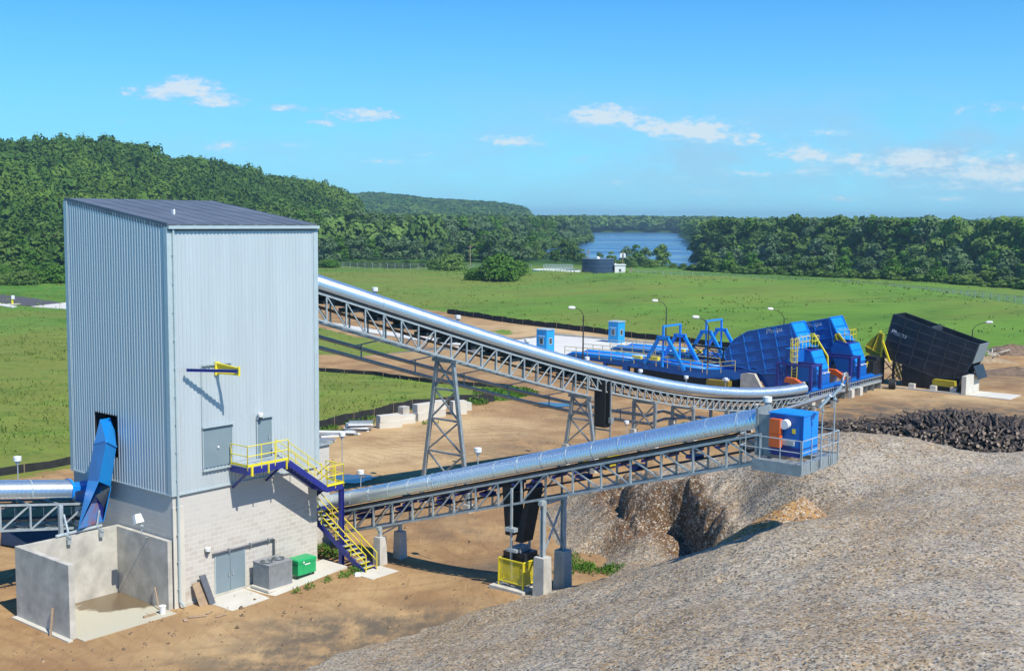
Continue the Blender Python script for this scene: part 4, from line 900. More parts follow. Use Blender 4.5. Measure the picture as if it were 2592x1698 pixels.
def landing_stair():
    St = Thing('outside_stair', 'yellow-railed steel stair with navy blue stringers climbing to the upper door', 'stair', (3.9, -65.4, .3))
    zl, z2, zb = 6.95, 5.02, .32
    # navy frame of upper landing
    mb = MB(); s0, s1, t0, t1 = -71.9, -69.2, 2.5, 3.95
    mb.box(t1-.12, t1, s0, s1, zl-.40, zl-.05); mb.box(t0, t1-.13, s0, s0+.12, zl-.40, zl-.052); mb.box(t0, t1-.13, s1-.12, s1, zl-.40, zl-.052); mb.box(t0, t0+.08, s0+.13, s1-.13, zl-.4, zl-.054)
    for i in range(4): s = s0+.55*(i+1); mb.box(t0+.1, t1-.13, s, s+.06, zl-.25, zl-.06)
    mb.bar((2.45, s0+.2, zl-1.3), (t1-.25, s0+.2, zl-.35), .1); mb.bar((2.45, s1-.3, zl-1.3), (t1-.25, s1-.3, zl-.35), .1)
    St.part('landing_frame', mb, M_NAVY)
    mb = MB(); mb.box(t0, t1, s0, s1, zl-.045, zl); St.part('landing_grating', mb, M_GALV)
    def rail(mb, pts, post_z, h=1.07, mid=.55, posts=3, r=.028, toe=True):
        for hh in (h, mid): mb.tube([Vector(p)+Vector((0, 0, hh)) for p in pts], r, 6, M_YEL)
        for a, b in zip(pts, pts[1:]):
            a = Vector(a); b = Vector(b); n = max(1, int(round((b-a).length/post_z)))
            for i in range(n+1):
                p = a.lerp(b, i/n); mb.tube([p+Vector((0, 0, -.18)), p+Vector((0, 0, h))], r, 6, M_YEL)
            if toe: mb.bar(a+Vector((0, 0, .06)), b+Vector((0, 0, .06)), .012, .12, M_YEL)
    mb = MB(); rail(mb, [(2.6, s0+.02, zl), (t1, s0+.02, zl), (t1, s1, zl)], .95); mb.cyl(t1+.04, s0+.3, zl-.5, zl+.0, .05, 6, M_YEL)
    for s in (s0+.2, s0+1.3, s1-.2): mb.box(t1+.0, t1+.08, s, s+.07, zl-.48, zl+.05, M_YEL)
    St.part('handrail', mb)
    # flight 1: along s, z 6.95 -> 5.02
    def flight(p, q, wdir, w, n, name='flight'):
        p = Vector(p); q = Vector(q); W = Vector(wdir)*w; mb = MB()
        for o in (0, w): mb.bar(p+Vector(wdir)*o+Vector((0, 0, -.17)), q+Vector(wdir)*o+Vector((0, 0, -.17)), .06, .30, M_NAVY)
        fl = St.part('stair_stringer', mb)
        mb = MB(); run = (q-p); hd = Vector((run.x, run.y, 0)).normalized()
        for i in range(1, n):
            c = p+run*(i/n); a = c+W*.03; b = c+W*.97; mb.bar(a+Vector((0, 0, -.02)), b+Vector((0, 0, -.02)), .25, .035, M_GALV, up=(0, 0, 1))
            mb.bar(a+hd*.125+Vector((0, 0, -.02)), b+hd*.125+Vector((0, 0, -.02)), .02, .045, M_YEL)
        St.part('stair_tread', mb)
        for o in (0, 1):
            mb = MB(); rail(mb, [p+W*o, q+W*o], 1.5, toe=False, h=.95, mid=.5); St.part('handrail', mb)
    flight((2.95, s1, zl), (2.95, -66.5, z2), (1, 0, 0), 1.0, 11)
    mb = MB(); L0, L1, Ta, Tb = -66.5, -65.3, 2.5, 3.95
    mb.box(Ta, Tb, L0, L1, z2-.045, z2, M_GALV); St.part('landing_grating', mb)
    mb = MB(); mb.box(Tb-.1, Tb, L0, L1, z2-.33, z2-.05); mb.box(Ta, Tb-.11, L1-.1, L1, z2-.33, z2-.052); mb.box(Ta, Tb-.11, L0, L0+.1, z2-.33, z2-.054); mb.box(Ta, Ta+.1, L0+.11, L1-.11, z2-.33, z2-.056); St.part('landing_frame', mb, M_NAVY)
    mb = MB(); rail(mb, [(Tb, L0, z2), (Tb, L1, z2), (Ta, L1, z2)], .6); mb.box(Tb-.1, Tb+.06, L0-.05, L1+.05, z2, z2+.03, M_YEL); St.part('handrail', mb)
    # post
    mb = MB(); a = (Tb-.12, L1-.06); mb.box(a[0]-.12, a[0]+.12, a[1]-.11, a[1]-.085, zb, z2-.33); mb.box(a[0]-.12, a[0]+.12, a[1]+.085, a[1]+.11, zb, z2-.33); mb.box(a[0]-.015, a[0]+.015, a[1]-.085, a[1]+.085, zb, z2-.33); mb.box(a[0]-.12, a[0]-.09, a[1]-.08, a[1]+.08, zb, z2-.34)
    St.part('post', mb, M_NAVY)
    # flight 2 down behind the wall corner, lower landing, flight 3 towards the yard
    flight((2.5, -65.62, z2), (-.3, -65.62, 3.1), (0, 1, 0), .85, 11)
    mb = MB(); mb.box(-1.5, 1.1, -65.62, -63.9, 3.05, 3.1, M_GALV); mb.box(-1.5, 1.1, -64.0, -63.9, 2.8, 3.045, M_NAVY); mb.box(1.0, 1.1, -65.62, -64.01, 2.8, 3.045, M_NAVY); St.part('lower_landing', mb)
    flight((1.1, -65.5, 3.1), (5.95, -65.5, .36), (0, 1, 0), .82, 15)
    mb = MB(); mb.box(5.6, 7.1, -66.1, -64.1, .02, .36); single('foot_slab', mb, M_CONCP, 'short pale concrete slab at the foot of the stair', 'slab', (6.3, -65.1, .3))
landing_stair()
def chip_bay():
    Bq = Thing('concrete_bay', 'open-fronted grey concrete bay built against the left wall of the tower', 'bay', (0, -78.2, 0)); h = 3.56
    mb = MB(); mb.box(-2.55, 2.35, -81.0, -80.70, -.4, h); Bq.part('side_wall', mb, M_CONC)
    mb = MB(); mb.box(-2.5, -2.2, -80.69, -75.62, -.4, h-.004); Bq.part('back_wall', mb, M_CONC)
    mb = MB(); mb.box(-2.5, 2.3, -75.61, -75.36, -.4, h-.008); Bq.part('inner_wall', mb, M_CONC)
    mb = MB(); mb.box(-2.19, 3.0, -80.69, -75.62, -.3, .03)
    fm = bpy.data.materials.new('bay_floor_concrete'); fm.use_nodes = True; nt = fm.node_tree; N = nt.nodes; L = nt.links; b = N['Principled BSDF']; tc = N.new('ShaderNodeTexCoord')
    # damp corner near the back
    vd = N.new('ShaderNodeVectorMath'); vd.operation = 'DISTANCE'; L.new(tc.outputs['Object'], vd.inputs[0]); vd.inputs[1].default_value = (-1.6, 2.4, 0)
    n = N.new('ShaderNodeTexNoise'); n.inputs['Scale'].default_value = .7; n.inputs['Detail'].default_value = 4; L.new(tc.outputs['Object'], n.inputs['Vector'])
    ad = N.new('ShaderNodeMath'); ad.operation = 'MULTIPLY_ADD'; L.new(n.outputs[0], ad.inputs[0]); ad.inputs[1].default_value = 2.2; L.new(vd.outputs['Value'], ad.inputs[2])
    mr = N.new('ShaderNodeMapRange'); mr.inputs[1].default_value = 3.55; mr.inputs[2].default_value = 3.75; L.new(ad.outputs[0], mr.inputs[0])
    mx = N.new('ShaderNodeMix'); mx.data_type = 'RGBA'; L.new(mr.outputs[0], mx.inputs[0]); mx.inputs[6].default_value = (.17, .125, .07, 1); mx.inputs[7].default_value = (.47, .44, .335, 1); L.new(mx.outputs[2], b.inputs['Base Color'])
    m2 = N.new('ShaderNodeMapRange'); m2.inputs[1].default_value = 0; m2.inputs[3].default_value = .25; m2.inputs[4].default_value = .9; L.new(mr.outputs[0], m2.inputs[0]); L.new(m2.outputs[0], b.inputs['Roughness'])
    Bq.part('floor', mb, fm)
    mb = MB(); mb.box(-2.6, 2.6, -81.25, -81.0, -.3, .05); Bq.part('kerb', mb, M_CONCP)
    mb = MB(); mb.box(-2.0, -1.98, -80.699, -80.69, 0, h); 
    mb = MB(); mb.bar((1.2, -81.35, -.05), (.95, -81.05, 1.25), .10, .04); single('plank', mb, M_WOOD, 'weathered plank leaning on the outer side of the concrete bay', 'plank', (1.2, -81.3, 0))
    mb = MB(); mb.bar((1.9, -75.9, .05), (1.2, -75.66, 1.0), .06, .03); single('plank', mb, M_WOOD, 'brown stick leaning inside the concrete bay behind the bucket', 'plank', (1.9, -75.9, 0))
    mb = MB(); mb.cyl(2.5, -76.1, .03, .42, .14, 14, None, .17); Bk = Thing('bucket', 'white plastic bucket at the mouth of the concrete bay', 'bucket', (2.5, -76.1, .03)); Bk.part('body', mb, M_WHITE)
    mb = MB(); mb.tube([(2.5+.175*cos(a*pi/8), -76.1+.175*sin(a*pi/8), .42) for a in range(17)], .014, 5, cap=False); Bk.part('rim', mb, M_WHITE)
    mb = MB(); mb.box(2.3, 2.42, -77.1, -76.4, .03, .12); single('timber_block', mb, M_WOOD, 'short pale timber lying beside the white bucket', 'timber', (2.3, -76.8, .03))
    # flood lamp on the bay wall
    L = Thing('flood_lamp', 'grey flood lamp on a bent arm on the side wall above the concrete bay', 'flood lamp', (.7, -75.3, 3.5)); mb = MB()
    mb.tube([(.6, -75.3, 3.45), (.65, -75.8, 3.5), (.9, -76.15, 3.8), (.9, -76.15, 4.35)], .03, 6); mb.cyl(.9, -76.15, 4.2, 4.26, .12, 10); L.part('arm', mb, M_GALV)
    mb = MB(); c = Vector((.82, -76.2, 4.55)); mb.hexa([c+Vector(p)*.8 for p in [(-.05, -.38, -.3), (.22, -.38, -.14), (.22, .2, -.14), (-.05, .2, -.3), (-.32, -.30, .22), (-.05, -.30, .36), (-.05, .12, .36), (-.32, .12, .22)]]); L.part('head', mb, M_WHITE)
chip_bay()
def chute():
    Cq = Thing('discharge_chute', 'bright blue boxed steel chute sloping out of the left wall into the concrete bay', 'chute', (-3, -77, 3.5))
    # section corners: top at opening, flange, knee, foot ; order: (outer-far, outer-near, wall-near, wall-far)
    def ring(px4, s4): return [Vector(atS(u, v, s)) for (u, v), s in zip(px4, s4)]
    def zg(x, y): return (x*.4476, 1000+y*.4476)
    A = [zg(565, 137), zg(628, 150), zg(650, 150), zg(590, 130)]
    top = [Vector((-3.35, -75.9, 9.15)), Vector((-2.55, -75.9, 9.2)), Vector((-2.55, -75.1, 9.3)), Vector((-3.7, -75.1, 9.3))]
    fl = ring([zg(530, 280), zg(600, 262), zg(660, 290), zg(640, 300)], [-76.6, -76.9, -75.6, -75.5])
    o1 = atS(*zg(565, 137), -76.05); o2 = atS(*zg(625, 148), -76.25); o3 = atS(*zg(650, 200), -75.45)
    P0 = [Vector(o1), Vector(o2), Vector(o3), Vector((o1[0]-.1, -75.4, o1[2]))]
    f1 = Vector(atS(*zg(530, 278), -76.35)); f2 = Vector(atS(*zg(602, 260), -76.95)); f3 = Vector(atS(*zg(658, 290), -75.75)); f4 = f1+(f3-f2)
    P1 = [f1, f2, f3, f4]
    k1 = Vector(atS(*zg(497, 480), -76.45)); k2 = Vector(atS(*zg(558, 487), -77.15)); k3 = Vector(atS(*zg(626, 516), -75.95)); k4 = k1+(k3-k2)
    P2 = [k1, k2, k3, k4]
    e1 = Vector(atS(*zg(440, 757), -78.0)); e3 = Vector(atS(*zg(582, 716), -76.0)); e4 = Vector(atS(*zg(597, 655), -75.6))
    mb = MB()
    for a, b in ((P0, P1), (P1, P2)):
        for i in range(4): j = (i+1) % 4; mb.poly([a[i], a[j], b[j], b[i]], M_CHUTE)
    Cq.part('hood', mb)
    mb = MB()
    for i in range(4): j = (i+1) % 4; mb.bar(P1[i], P1[j], .07, .09)
    Cq.part('flange', mb, M_CHUTE)
    mb = MB(); th = Vector((0, .02, 0))
    mb.prism([k1, k2, e1], (.03, .0, 0), M_CHUTE)                           # near cheek narrows to a point
    inner = Vector(atS(*zg(540, 567), -76.6))
    mb.prism([inner, e1, e3], (-.02, .03, .02), M_RUST)
    mb.prism([k3, e4, inner], (0, .04, 0), M_GALVD); mb.prism([k3, e4, e3], (.03, .03, 0), M_CHUTE); mb.prism([inner, e4, e3], (-.02, .04, -.02), M_NAVY)
    mb.prism([k1, k4, e4, e1], (-.03, .02, -.02), M_CHUTE)
    Cq.part('spout', mb)
    # support saddle on the wall
    mb = MB(); mb.tube([(-2.35, -78.95, 3.66), (-2.35, -76.4, 3.72)], .08, 8, M_GALV)
    for s in (-78.4, -76.6): mb.box(-2.6, -1.95, s-.08, s+.08, 3.5, 3.62, M_GALV); mb.box(-2.12, -2.0, s-.1, s+.1, 3.2, 3.5, M_GALV)
    mb.bar((-2.3, -78.3, 3.7), (-2.7, -78.3, 4.6), .09, m=M_GALV); mb.bar((-2.3, -76.7, 3.7), (-2.5, -76.4, 4.5), .07, m=M_GALV); mb.box(-2.9, -2.72, -78.5, -78.3, 0, 5.1, M_GALV)
    Cq.part('saddle', mb)
chute()
# ------------------------------------------------------------------ covered belt conveyors
def half_tube(path, lat, r, a0=-28, a1=208, n=18, rib=None, ribh=.012, m=None):
    """sheet cover swept along path; returns MB"""
    mb = MB(); P = [Vector(p) for p in path]; lat = Vector(lat); rows = []
    for i, p in enumerate(P):
        d = (P[min(i+1, len(P)-1)]-P[max(i-1, 0)]).normalized(); u = lat.cross(d).normalized()
        if u.z < 0: u = -u
        rr = r+(ribh if (rib and i % 2) else 0)
        b = len(mb.v)
        for j in range(n+1):
            a = radians(a0+(a1-a0)*j/n); mb.v.append(tuple(p+lat*cos(a)*rr+u*sin(a)*rr))
        rows.append(b)
    for b, c in zip(rows, rows[1:]):
        for j in range(n): mb.f.append((b+j, b+j+1, c+j+1, c+j)); mb.m.append(0)
    mb.mats = [m or M_TUBE]; return mb
def ring(p, d, lat, r, w=.05, a0=-28, a1=208, n=18, th=.02):
    mb = MB(); d = Vector(d).normalized(); lat = Vector(lat); u = lat.cross(d).normalized(); u = -u if u.z < 0 else u
    p = Vector(p); pts = [p+lat*cos(radians(a0+(a1-a0)*j/n))*(r+th)+u*sin(radians(a0+(a1-a0)*j/n))*(r+th) for j in range(n+1)]
    for a, b in zip(pts, pts[1:]): mb.bar(a, b, w, th, up=(a+b)/2-p)
    return mb
def resample(path, step):
    P = [Vector(p) for p in path]; out = [P[0]]; acc = 0
    for a, b in zip(P, P[1:]):
        L = (b-a).length; k = max(1, int(round(L/step)))
        for i in range(1, k+1): out.append(a.lerp(b, i/k))
    return out
def truss(mb, top, bot, lat, w, m=None, mem=.09, cm=.13, diag=True, mir=0):
    """top/bot: lists of centre-line panel points; two planes +-w/2"""
    lat = Vector(lat); n = len(top)
    for sgn in (-1, 1):
        o = lat*(sgn*w/2)
        for i in range(n-1):
            mb.bar(top[i]+o, top[i+1]+o, cm, cm*.8, m); mb.bar(bot[i]+o, bot[i+1]+o, cm, cm*.8, m)
            if (i < mir): mb.bar(top[i]+o, bot[i+1]+o, mem*.8, mem*.8, m)
            else: mb.bar(bot[i]+o, top[i+1]+o, mem*.8, mem*.8, m)
        for i in range(n): mb.bar(top[i]+o, bot[i]+o, mem, mem, m, up=lat)
    for i in range(n):
        mb.bar(top[i]-lat*w/2, top[i]+lat*w/2, mem, mem, m); mb.bar(bot[i]-lat*w/2, bot[i]+lat*w/2, mem, mem, m)
        if i < n-1: mb.bar(bot[i]-lat*w/2, bot[i+1]+lat*w/2, mem*.6, mem*.6, m)
def lamp(t, s, z0, z1, label, group=None):
    L = Thing('walkway_lamp', label, 'lamp', (t, s, z0), group=group); mb = MB(); mb.cyl(t, s, z0, z1-.12, .028, 8); L.part('pole', mb, M_GALV)
    mb = MB(); mb.tube([(t, s, z1-.34), (t, s, z1-.2), (t, s, z1-.12), (t, s, z1+.1), (t, s, z1+.12)], [.05, .12, .2, .2, .12], 12); L.part('head', mb, M_WHITE); return L
def belt(C, P, lat, w, drop, m=M_RUB):
    lat = Vector(lat); mb = MB()
    for a, b in zip(P, P[1:]):
        a = a-Vector((0, 0, drop)); b = b-Vector((0, 0, drop)); mb.hexa([a-lat*w/2, a+lat*w/2, b+lat*w/2, b-lat*w/2, a-lat*w/2+Vector((0, 0, .05)), a+lat*w/2+Vector((0, 0, .05)), b+lat*w/2+Vector((0, 0, .05)), b-lat*w/2+Vector((0, 0, .05))])
    C.part('belt', mb, m)
def pier(T, parent, t, s, z0, z1, w=.55):
    mb = MB(); mb.hexa([(t-w/2-.05, s-w/2-.05, z0), (t+w/2+.05, s-w/2-.05, z0), (t+w/2+.05, s+w/2+.05, z0), (t-w/2-.05, s+w/2+.05, z0), (t-w/2, s-w/2, z1), (t+w/2, s-w/2, z1), (t+w/2, s+w/2, z1), (t-w/2, s+w/2, z1)])
    return T.part('concrete_pier', mb, M_CONC, parent)
def conveyor_long():
    C = Thing('long_conveyor', 'long silver covered conveyor climbing from the blue hoppers into the back of the tower', 'conveyor', (-1, -30, YZ))
    ss = np.array([-66, -62.9, -52.6, -44.4, -34.6, -22.8, -8.4, 2.8]); zz = np.array([16.6, 15.75, 12.98, 10.55, 7.8, 5.25, 3.42, 2.38])
    pf = np.polyfit(ss, zz, 3); f = lambda s: float(np.polyval(pf, s)); lat = (1, 0, 0)
    P = [Vector((-1, s, f(s))) for s in np.arange(-65.9, 2.9, .4)]
    C.part('cover', half_tube(P, lat, .62, n=20), smooth=True)
    k = 0
    for s in np.arange(-64, 2.8, 6.1):
        d = Vector((0, 1, (f(s+.1)-f(s-.1))/.2)); C.part('cover_joint', ring((-1, s, f(s)), d, lat, .62, .04, th=.012), M_GALV)
    mb = MB()      # slotted skirt under the cover
    for o in (-.66, .66):
        mb = MB()
        for s in np.arange(-65.5, 2.4, 1.9):
            a = Vector((-1+o, s, f(s)-.46)); b = Vector((-1+o, s+1.9, f(s+1.9)-.46)); mb.bar(a, b, .02, .10)
        C.part('skirt', mb, M_BLACK)
    def tr(s0, s1, pan, depth, mir, nm='truss'):
        n = int(round((s1-s0)/pan)); S = [s0+(s1-s0)*i/n for i in range(n+1)]
        top = [Vector((-1, s, f(s)-.58)) for s in S]; bot = [Vector((-1, s, f(s)-.58-depth)) for s in S]
        mb = MB(); truss(mb, top, bot, lat, 1.4, None, .085, .13, True, mir); return C.part(nm, mb, M_GALV)
    tr(-65.8, -36.2, 1.55, 1.55, 7); tr(-36.0, -2, 1.15, .92, 14); tr(-2, 2.8, 1.2, .5, 0)
    belt(C, P[::3], lat, 1.0, .72); belt(C, P[::3], lat, 1.0, 1.42 if False else 1.30)
    mb = MB()
    for s in np.arange(-65, 2, 1.3): mb.box(-1.6, -.4, s, s+.1, f(s)-.86, f(s)-.73, M_BLACK); 
    for s in np.arange(-65, -36, 2.2): mb.box(-1.55, -.45, s, s+.9, f(s)-1.12, f(s)-.88, M_BLACK)
    C.part('idler', mb)
    # braced towers
    def tower(s, ztop, zbase, halft, halfb, levels, pz=None):
        mb = MB(); zt = ztop; legs = []
        for sg in (-1, 1):
            a = (-1+sg*halft, s, zt); b = (-1+sg*halfb, s, zbase); legs.append((Vector(a), Vector(b))); mb.bar(a, b, .24, .22, None, up=(0, 1, 0))
        for i, (q0, q1) in enumerate(levels):
            A0 = legs[0][0].lerp(legs[0][1], q0); A1 = legs[0][0].lerp(legs[0][1], q1); B0 = legs[1][0].lerp(legs[1][1], q0); B1 = legs[1][0].lerp(legs[1][1], q1)
            mb.bar(A0, B1, .1, .1); mb.bar(B0+Vector((0, .03, 0)), A1+Vector((0, .03, 0)), .1, .1); mb.bar(A0, B0, .12, .12)
        mb.bar((-2.1, s, zt+.08), (.1, s, zt+.08), .25, .22)
        o = C.part('support_tower', mb, M_GALVD if pz is None else M_GALVD)
        for a, b in legs: pier(C, o, b.x, s, YZ-.4, zbase, .5)
        return o
    tower(-51.6, f(-51.6)-2.35, YZ+.5, .72, 2.15, [(0, .2), (.2, .42), (.42, .66), (.66, .98)])
    tower(-36.1, f(-36.1)-2.35, YZ+1.9, .75, 1.35, [(0, .45), (.45, .98)])
    tower(-27.0, f(-27)-1.65, YZ+1.9, 1.05, 1.05, [(0.02, .98)])
    tower(-20.8, f(-20.8)-1.65, YZ+1.9, 1.05, 1.05, [(0.02, .98)])
    for s in (-14.5, -9, -3.5, 1.8): tower(s, f(s)-1.62 if s < -3 else f(s)-1.2, YZ+.5, .8, .8, [])
    # belt take-up hanging beside the second tower, with its yellow cage
    tx, sx = -.4, -34.3
    W = Thing('belt_take_up', 'tall black belt take-up with a dull yellow guard, hanging under the long conveyor', 'take-up', (tx, sx, YZ))
    zt = f(sx)-.8
    mb = MB(); mb.box(tx-.5, tx+.5, sx-.06, sx+.0, 3.6, zt); mb.box(tx-.5, tx+.5, sx+.75, sx+.81, 3.6, zt); mb.box(tx-.5, tx+.5, sx+.0, sx+.75, 3.5, 3.62); W.part('belt_loop', mb, M_RUB)
    mb = MB()
    for o in (-.75, .75): mb.box(tx+o-.05, tx+o+.05, sx+.3, sx+.4, YZ, zt)
    mb.box(tx-.7, tx+.7, sx+.3, sx+.4, 3.2, 3.32); mb.box(tx+.7, tx+.95, sx+.15, sx+.55, 3.9, 4.3); W.part('guide_frame', mb, M_GALVD)
    mb = MB(); mb.box(tx-.75, tx+.6, sx+.0, sx+.8, 1.6, 2.2); W.part('counterweight', mb, M_BLACK)
    mb = MB(); mb.box(tx-1.1, tx+1.1, sx-.5, sx-.47, .5, 1.5); mb.box(tx-1.1, tx-1.07, sx-.47, sx+1.2, .5, 1.5); mb.box(tx+1.07, tx+1.1, sx-.47, sx+1.2, .5, 1.5); mb.bar((tx-1.12, sx-.52, .3), (tx-1.12, sx-.52, 1.6), .08); mb.bar((tx+1.12, sx-.52, .3), (tx+1.12, sx-.52, 1.6), .08); W.part('guard', mb, M_YELD)
    # lamps on the far side, each read off at its px column
    spots = [(949, 732, 'high on the long conveyor, nearest the tower'), (1159, 802, 'second from the tower on the long conveyor'), (1334, 861, 'third from the tower, in front of the white apron'), (1486, 907, 'beside the foot of the first light pole'),
             (1621, 938, 'below the blue dumper deck, in the middle'), (1737, 954, 'below the right end of the dumper handrail'), (1837, 959, 'near the light pole with the white concrete foot')]
    for u, v, l in spots:
        q = atT(u, v, -1.95); s = q[1]; lamp(-1.95, s, f(s)-.7, q[2], 'white lamp on a short post '+l)
    q = atT(1586, 1068, .6); lamp(.6, q[1], YZ-.1, q[2], 'small white lamp on a post in the yard between two concrete piers')
    # pipe run
    R = Thing('pipe_run', 'two jacketed pipes, coloured dark for the shade, following the far underside of the long conveyor', 'pipes', (-3, -30, YZ))
    for i, (dt, dz) in enumerate(((-2.6, -2.75), (-2.35, -3.45))):
        pts = [(-1+dt, s, f(s)+dz+ (0 if s < -25 else 0)) for s in np.arange(-65, -22, 2.5)]; z1 = f(-24)+dz
        pts += [(-1+dt, -20, max(1.0+.3*i, f(-20)+dz+.6)), (-1+dt+.3, -14.6+.5*i, 1.15+.28*i)]
        mb = MB(); mb.tube(pts, .13, 8, M_GALVD); R.part('pipe', mb, label='pipe stretch in shaded tone')  # stretch under the conveyor, its shade put into a darker colour
        mb = MB(); mb.tube([(-3.2, -14.8+.5*i, 1.15+.28*i), (1.3+.4*i, -15.3+.4*i, 1.15+.28*i)], .15, 8, M_WHITE); R.part('pipe', mb, label='pipe stretch in sunlit tone')  # same pipes out in the sun, brightness put into the colour
        mb = MB(); mb.tube([(1.3+.4*i, -15.3+.4*i, 1.15+.28*i), (.75+.25*i, -6, 1.3+.25*i), (.45+.25*i, 6, 1.5+.2*i), (.35+.25*i, 9.0, 1.6+.2*i)], .15, 8, M_PIPE); R.part('pipe', mb)
    for s in np.arange(-62, -24, 5.): mb = MB(); mb.bar((-1.7, s, f(s)-2.1), (-3.8, s, f(s)-2.6), .08, m=M_GALVD); mb.box(-3.45, -3.38, s, s+.08, f(s)-3.5, f(s)-2.55, M_GALVD); R.part('bracket', mb)
    for s in (-12, -7.5, -3, 1.5, 6): mb = MB(); mb.box(.3, 1.6, s, s+.12, .95, 1.1, M_GALVD); R.part('bracket', mb)
    R.part('bracket', mb) if False else None
    for s in (-12, -7.5, -3, 1.5, 6): pier(R, None, .95, s+.06, YZ-.4, .97, .32)
    return f
LONG_F = conveyor_long()
def conveyor_stack():
    S = -63.0
    C = Thing('stacking_conveyor', 'silver ribbed conveyor rising from the stair towards its blue head box over the chip heap', 'conveyor', (12, S, YZ)); lat = (0, 1, 0)
    f = lambda t: 3.05+.297*(t-1.15)
    sg = .085; P = [Vector((t, S, f(t))) for t in np.arange(-1.8, 28.32, sg)]
    # smooth panels in the lower third, ribbed sheet above
    k0 = int((9.0+1.8)/sg)
    C.part('cover', half_tube([Vector((t, S, f(t))) for t in (-1.8, 2, 5, 9.0)], lat, .56, n=22, m=M_TUBET), smooth=True, label='smooth lower cover')
    C.part('cover', half_tube(P[k0:], lat, .555, n=22, rib=True, ribh=.024, m=M_TUBET), smooth=False, label='ribbed upper cover')
    d = Vector((1, 0, .297))
    for t in np.arange(-.6, 27.5, 1.55): C.part('cover_joint', ring((t, S, f(t)), d, lat, .560, .03, th=.012), M_GALV)
    mb = MB()
    for o in (-.62, .62): mb = MB(); mb.bar((-1, S+o, f(-1)-.42), (27.4, S+o, f(27.4)-.42), .02, .09); C.part('skirt', mb, M_BLACK)
    def tr(t0, t1, pan, mir):
        n = int(round((t1-t0)/pan)); X = [t0+(t1-t0)*i/n for i in range(n+1)]
        dep = lambda t: 1.25 if t > -5 else 1
        top = [Vector((t, S, f(t)-.56)) for t in X]; bot = [Vector((t, S, f(t)-.56-dep(t))) for t in X]
        mb = MB(); truss(mb, top, bot, lat, 1.35, None, .085, .13, True, mir); C.part('truss', mb, M_GALV)
    tr(1.6, 16.9, 1.5, 0); tr(16.9, 28.6, 1.65, 99)
    PP = resample([P[0], P[-1]], 1.5); belt(C, PP, lat, .95, .70); belt(C, PP, lat, .95, 1.25)
    mb = MB()
    for t in np.arange(-1, 27.5, 1.3): mb.box(t, t+.1, S-.55, S+.55, f(t)-.84, f(t)-.72)
    for t in np.arange(3, 26, 3.1): mb.box(t, t+.5, S-.4, S+.4, f(t)-1.05, f(t)-.9)
    C.part('idler', mb, M_NAVY)
    # bents
    mb = MB(); zt = f(16.9)-1.9
    for o in (-.85, .85):
        for w in ((-.11, -.085), (.085, .11)): mb.box(16.9+w[0], 16.9+w[1], S+o-.11, S+o+.11, 3.0, zt-.2)
        mb.box(16.9-.084, 16.9+.084, S+o-.012, S+o+.012, 3.0, zt-.2)
    mb.bar((16.9, S-1.1, zt-.08), (16.9, S+1.1, zt-.08), .24, .22); mb.bar((16.9, S-.8, 3.1), (16.9, S+.8, zt-.3), .08); mb.bar((16.93, S+.8, 3.1), (16.93, S-.8, zt-.3), .08)
    o = C.part('support_frame', mb, M_GALV)
    for q in (-.85, .85): pier(C, o, 16.9, S+q, .2, 3.0, .62)
    mb = MB(); zt = f(5.3)-1.9
    for q in (-.8, .8): mb.bar((5.3, S+q, 1.9), (5.3, S+q, zt), .18, .18)
    mb.bar((5.3, S-1, zt), (5.3, S+1, zt), .2, .18); mb.bar((5.3, S-.7, 2), (5.3, S+.7, zt-.1), .06)
    o = C.part('support_frame', mb, M_GALV)
    for q in (-.8, .8): pier(C, o, 5.3, S+q, -.1, 1.9, .5)
    # head box and drive
    mb = MB(); b0, b1, s0, s1, z0, z1 = 29.0, 30.55, -63.75, -62.4, 9.95, 11.62
    mb.box(b0, b1, s0, s1, z0, z1); C.part('head_box', mb, M_BLUE_SHADE)
    mb = MB(); mb.hexa([(b0-.05, s0-.06, z1), (b1+.06, s0-.06, z1), (b1+.06, s1+.06, z1), (b0-.05, s1+.06, z1), (b0-.05, s0-.06, z1+.05), (b1+.06, s0-.06, z1+.05), (b1+.06, s1+.06, z1+.05), (b0-.05, s1+.06, z1+.05)]); mb.box((b0+b1)/2-.02, (b0+b1)/2+.02, s0-.06, s1+.06, z1+.05, z1+.07)
    mb.box(b1+.001, b1+.03, s0-.03, s1+.03, z0, z1-.01)
    C.part('head_box_lid', mb, M_BLUE_LIT)
    mb = MB(); mb.box(b0+.1, b1-.1, s0-.02, s0-.003, 9.85, 10.25, M_NAVY); mb.box(b0+.35, b1-.35, s0-.15, s0-.021, 10.35, 10.55, M_GALV); C.part('bearing_bracket', mb)
    mb = MB(); mb.box(28.35, 29.0, s0+.1, s1-.1, 9.7, 11.5); mb.box(28.3, 28.42, s0+.05, s1-.05, 9.7, 11.75); C.part('transition_frame', mb, M_GALVD)
    mb = MB(); mb.box(29.2, 29.68, s0-.42, s0-.16, 10.25, 11.45); mb.box(29.17, 29.71, s0-.425, s0-.155, 10.84, 10.87); C.part('drive_guard', mb, M_ORG)
    mb = MB(); mb.tube([(29.82, s0-.35, 11.25), (29.82, s0-.05, 11.25)], .2, 18, M_WHITE); C.part('pulley_guard', mb)
    mb = MB(); mb.box(30.05, 30.2, s0-.012, s0-.003, 10.85, 11.05); C.part('warning_sticker', mb, M_YEL)
    # platform
    Pf = Thing('service_platform', 'galvanised service platform with railings around the blue head box', 'platform', (29.8, S, 9.8))
    p0, p1, q0, q1, zf = 28.75, 30.95, -64.75, -61.2, 9.72
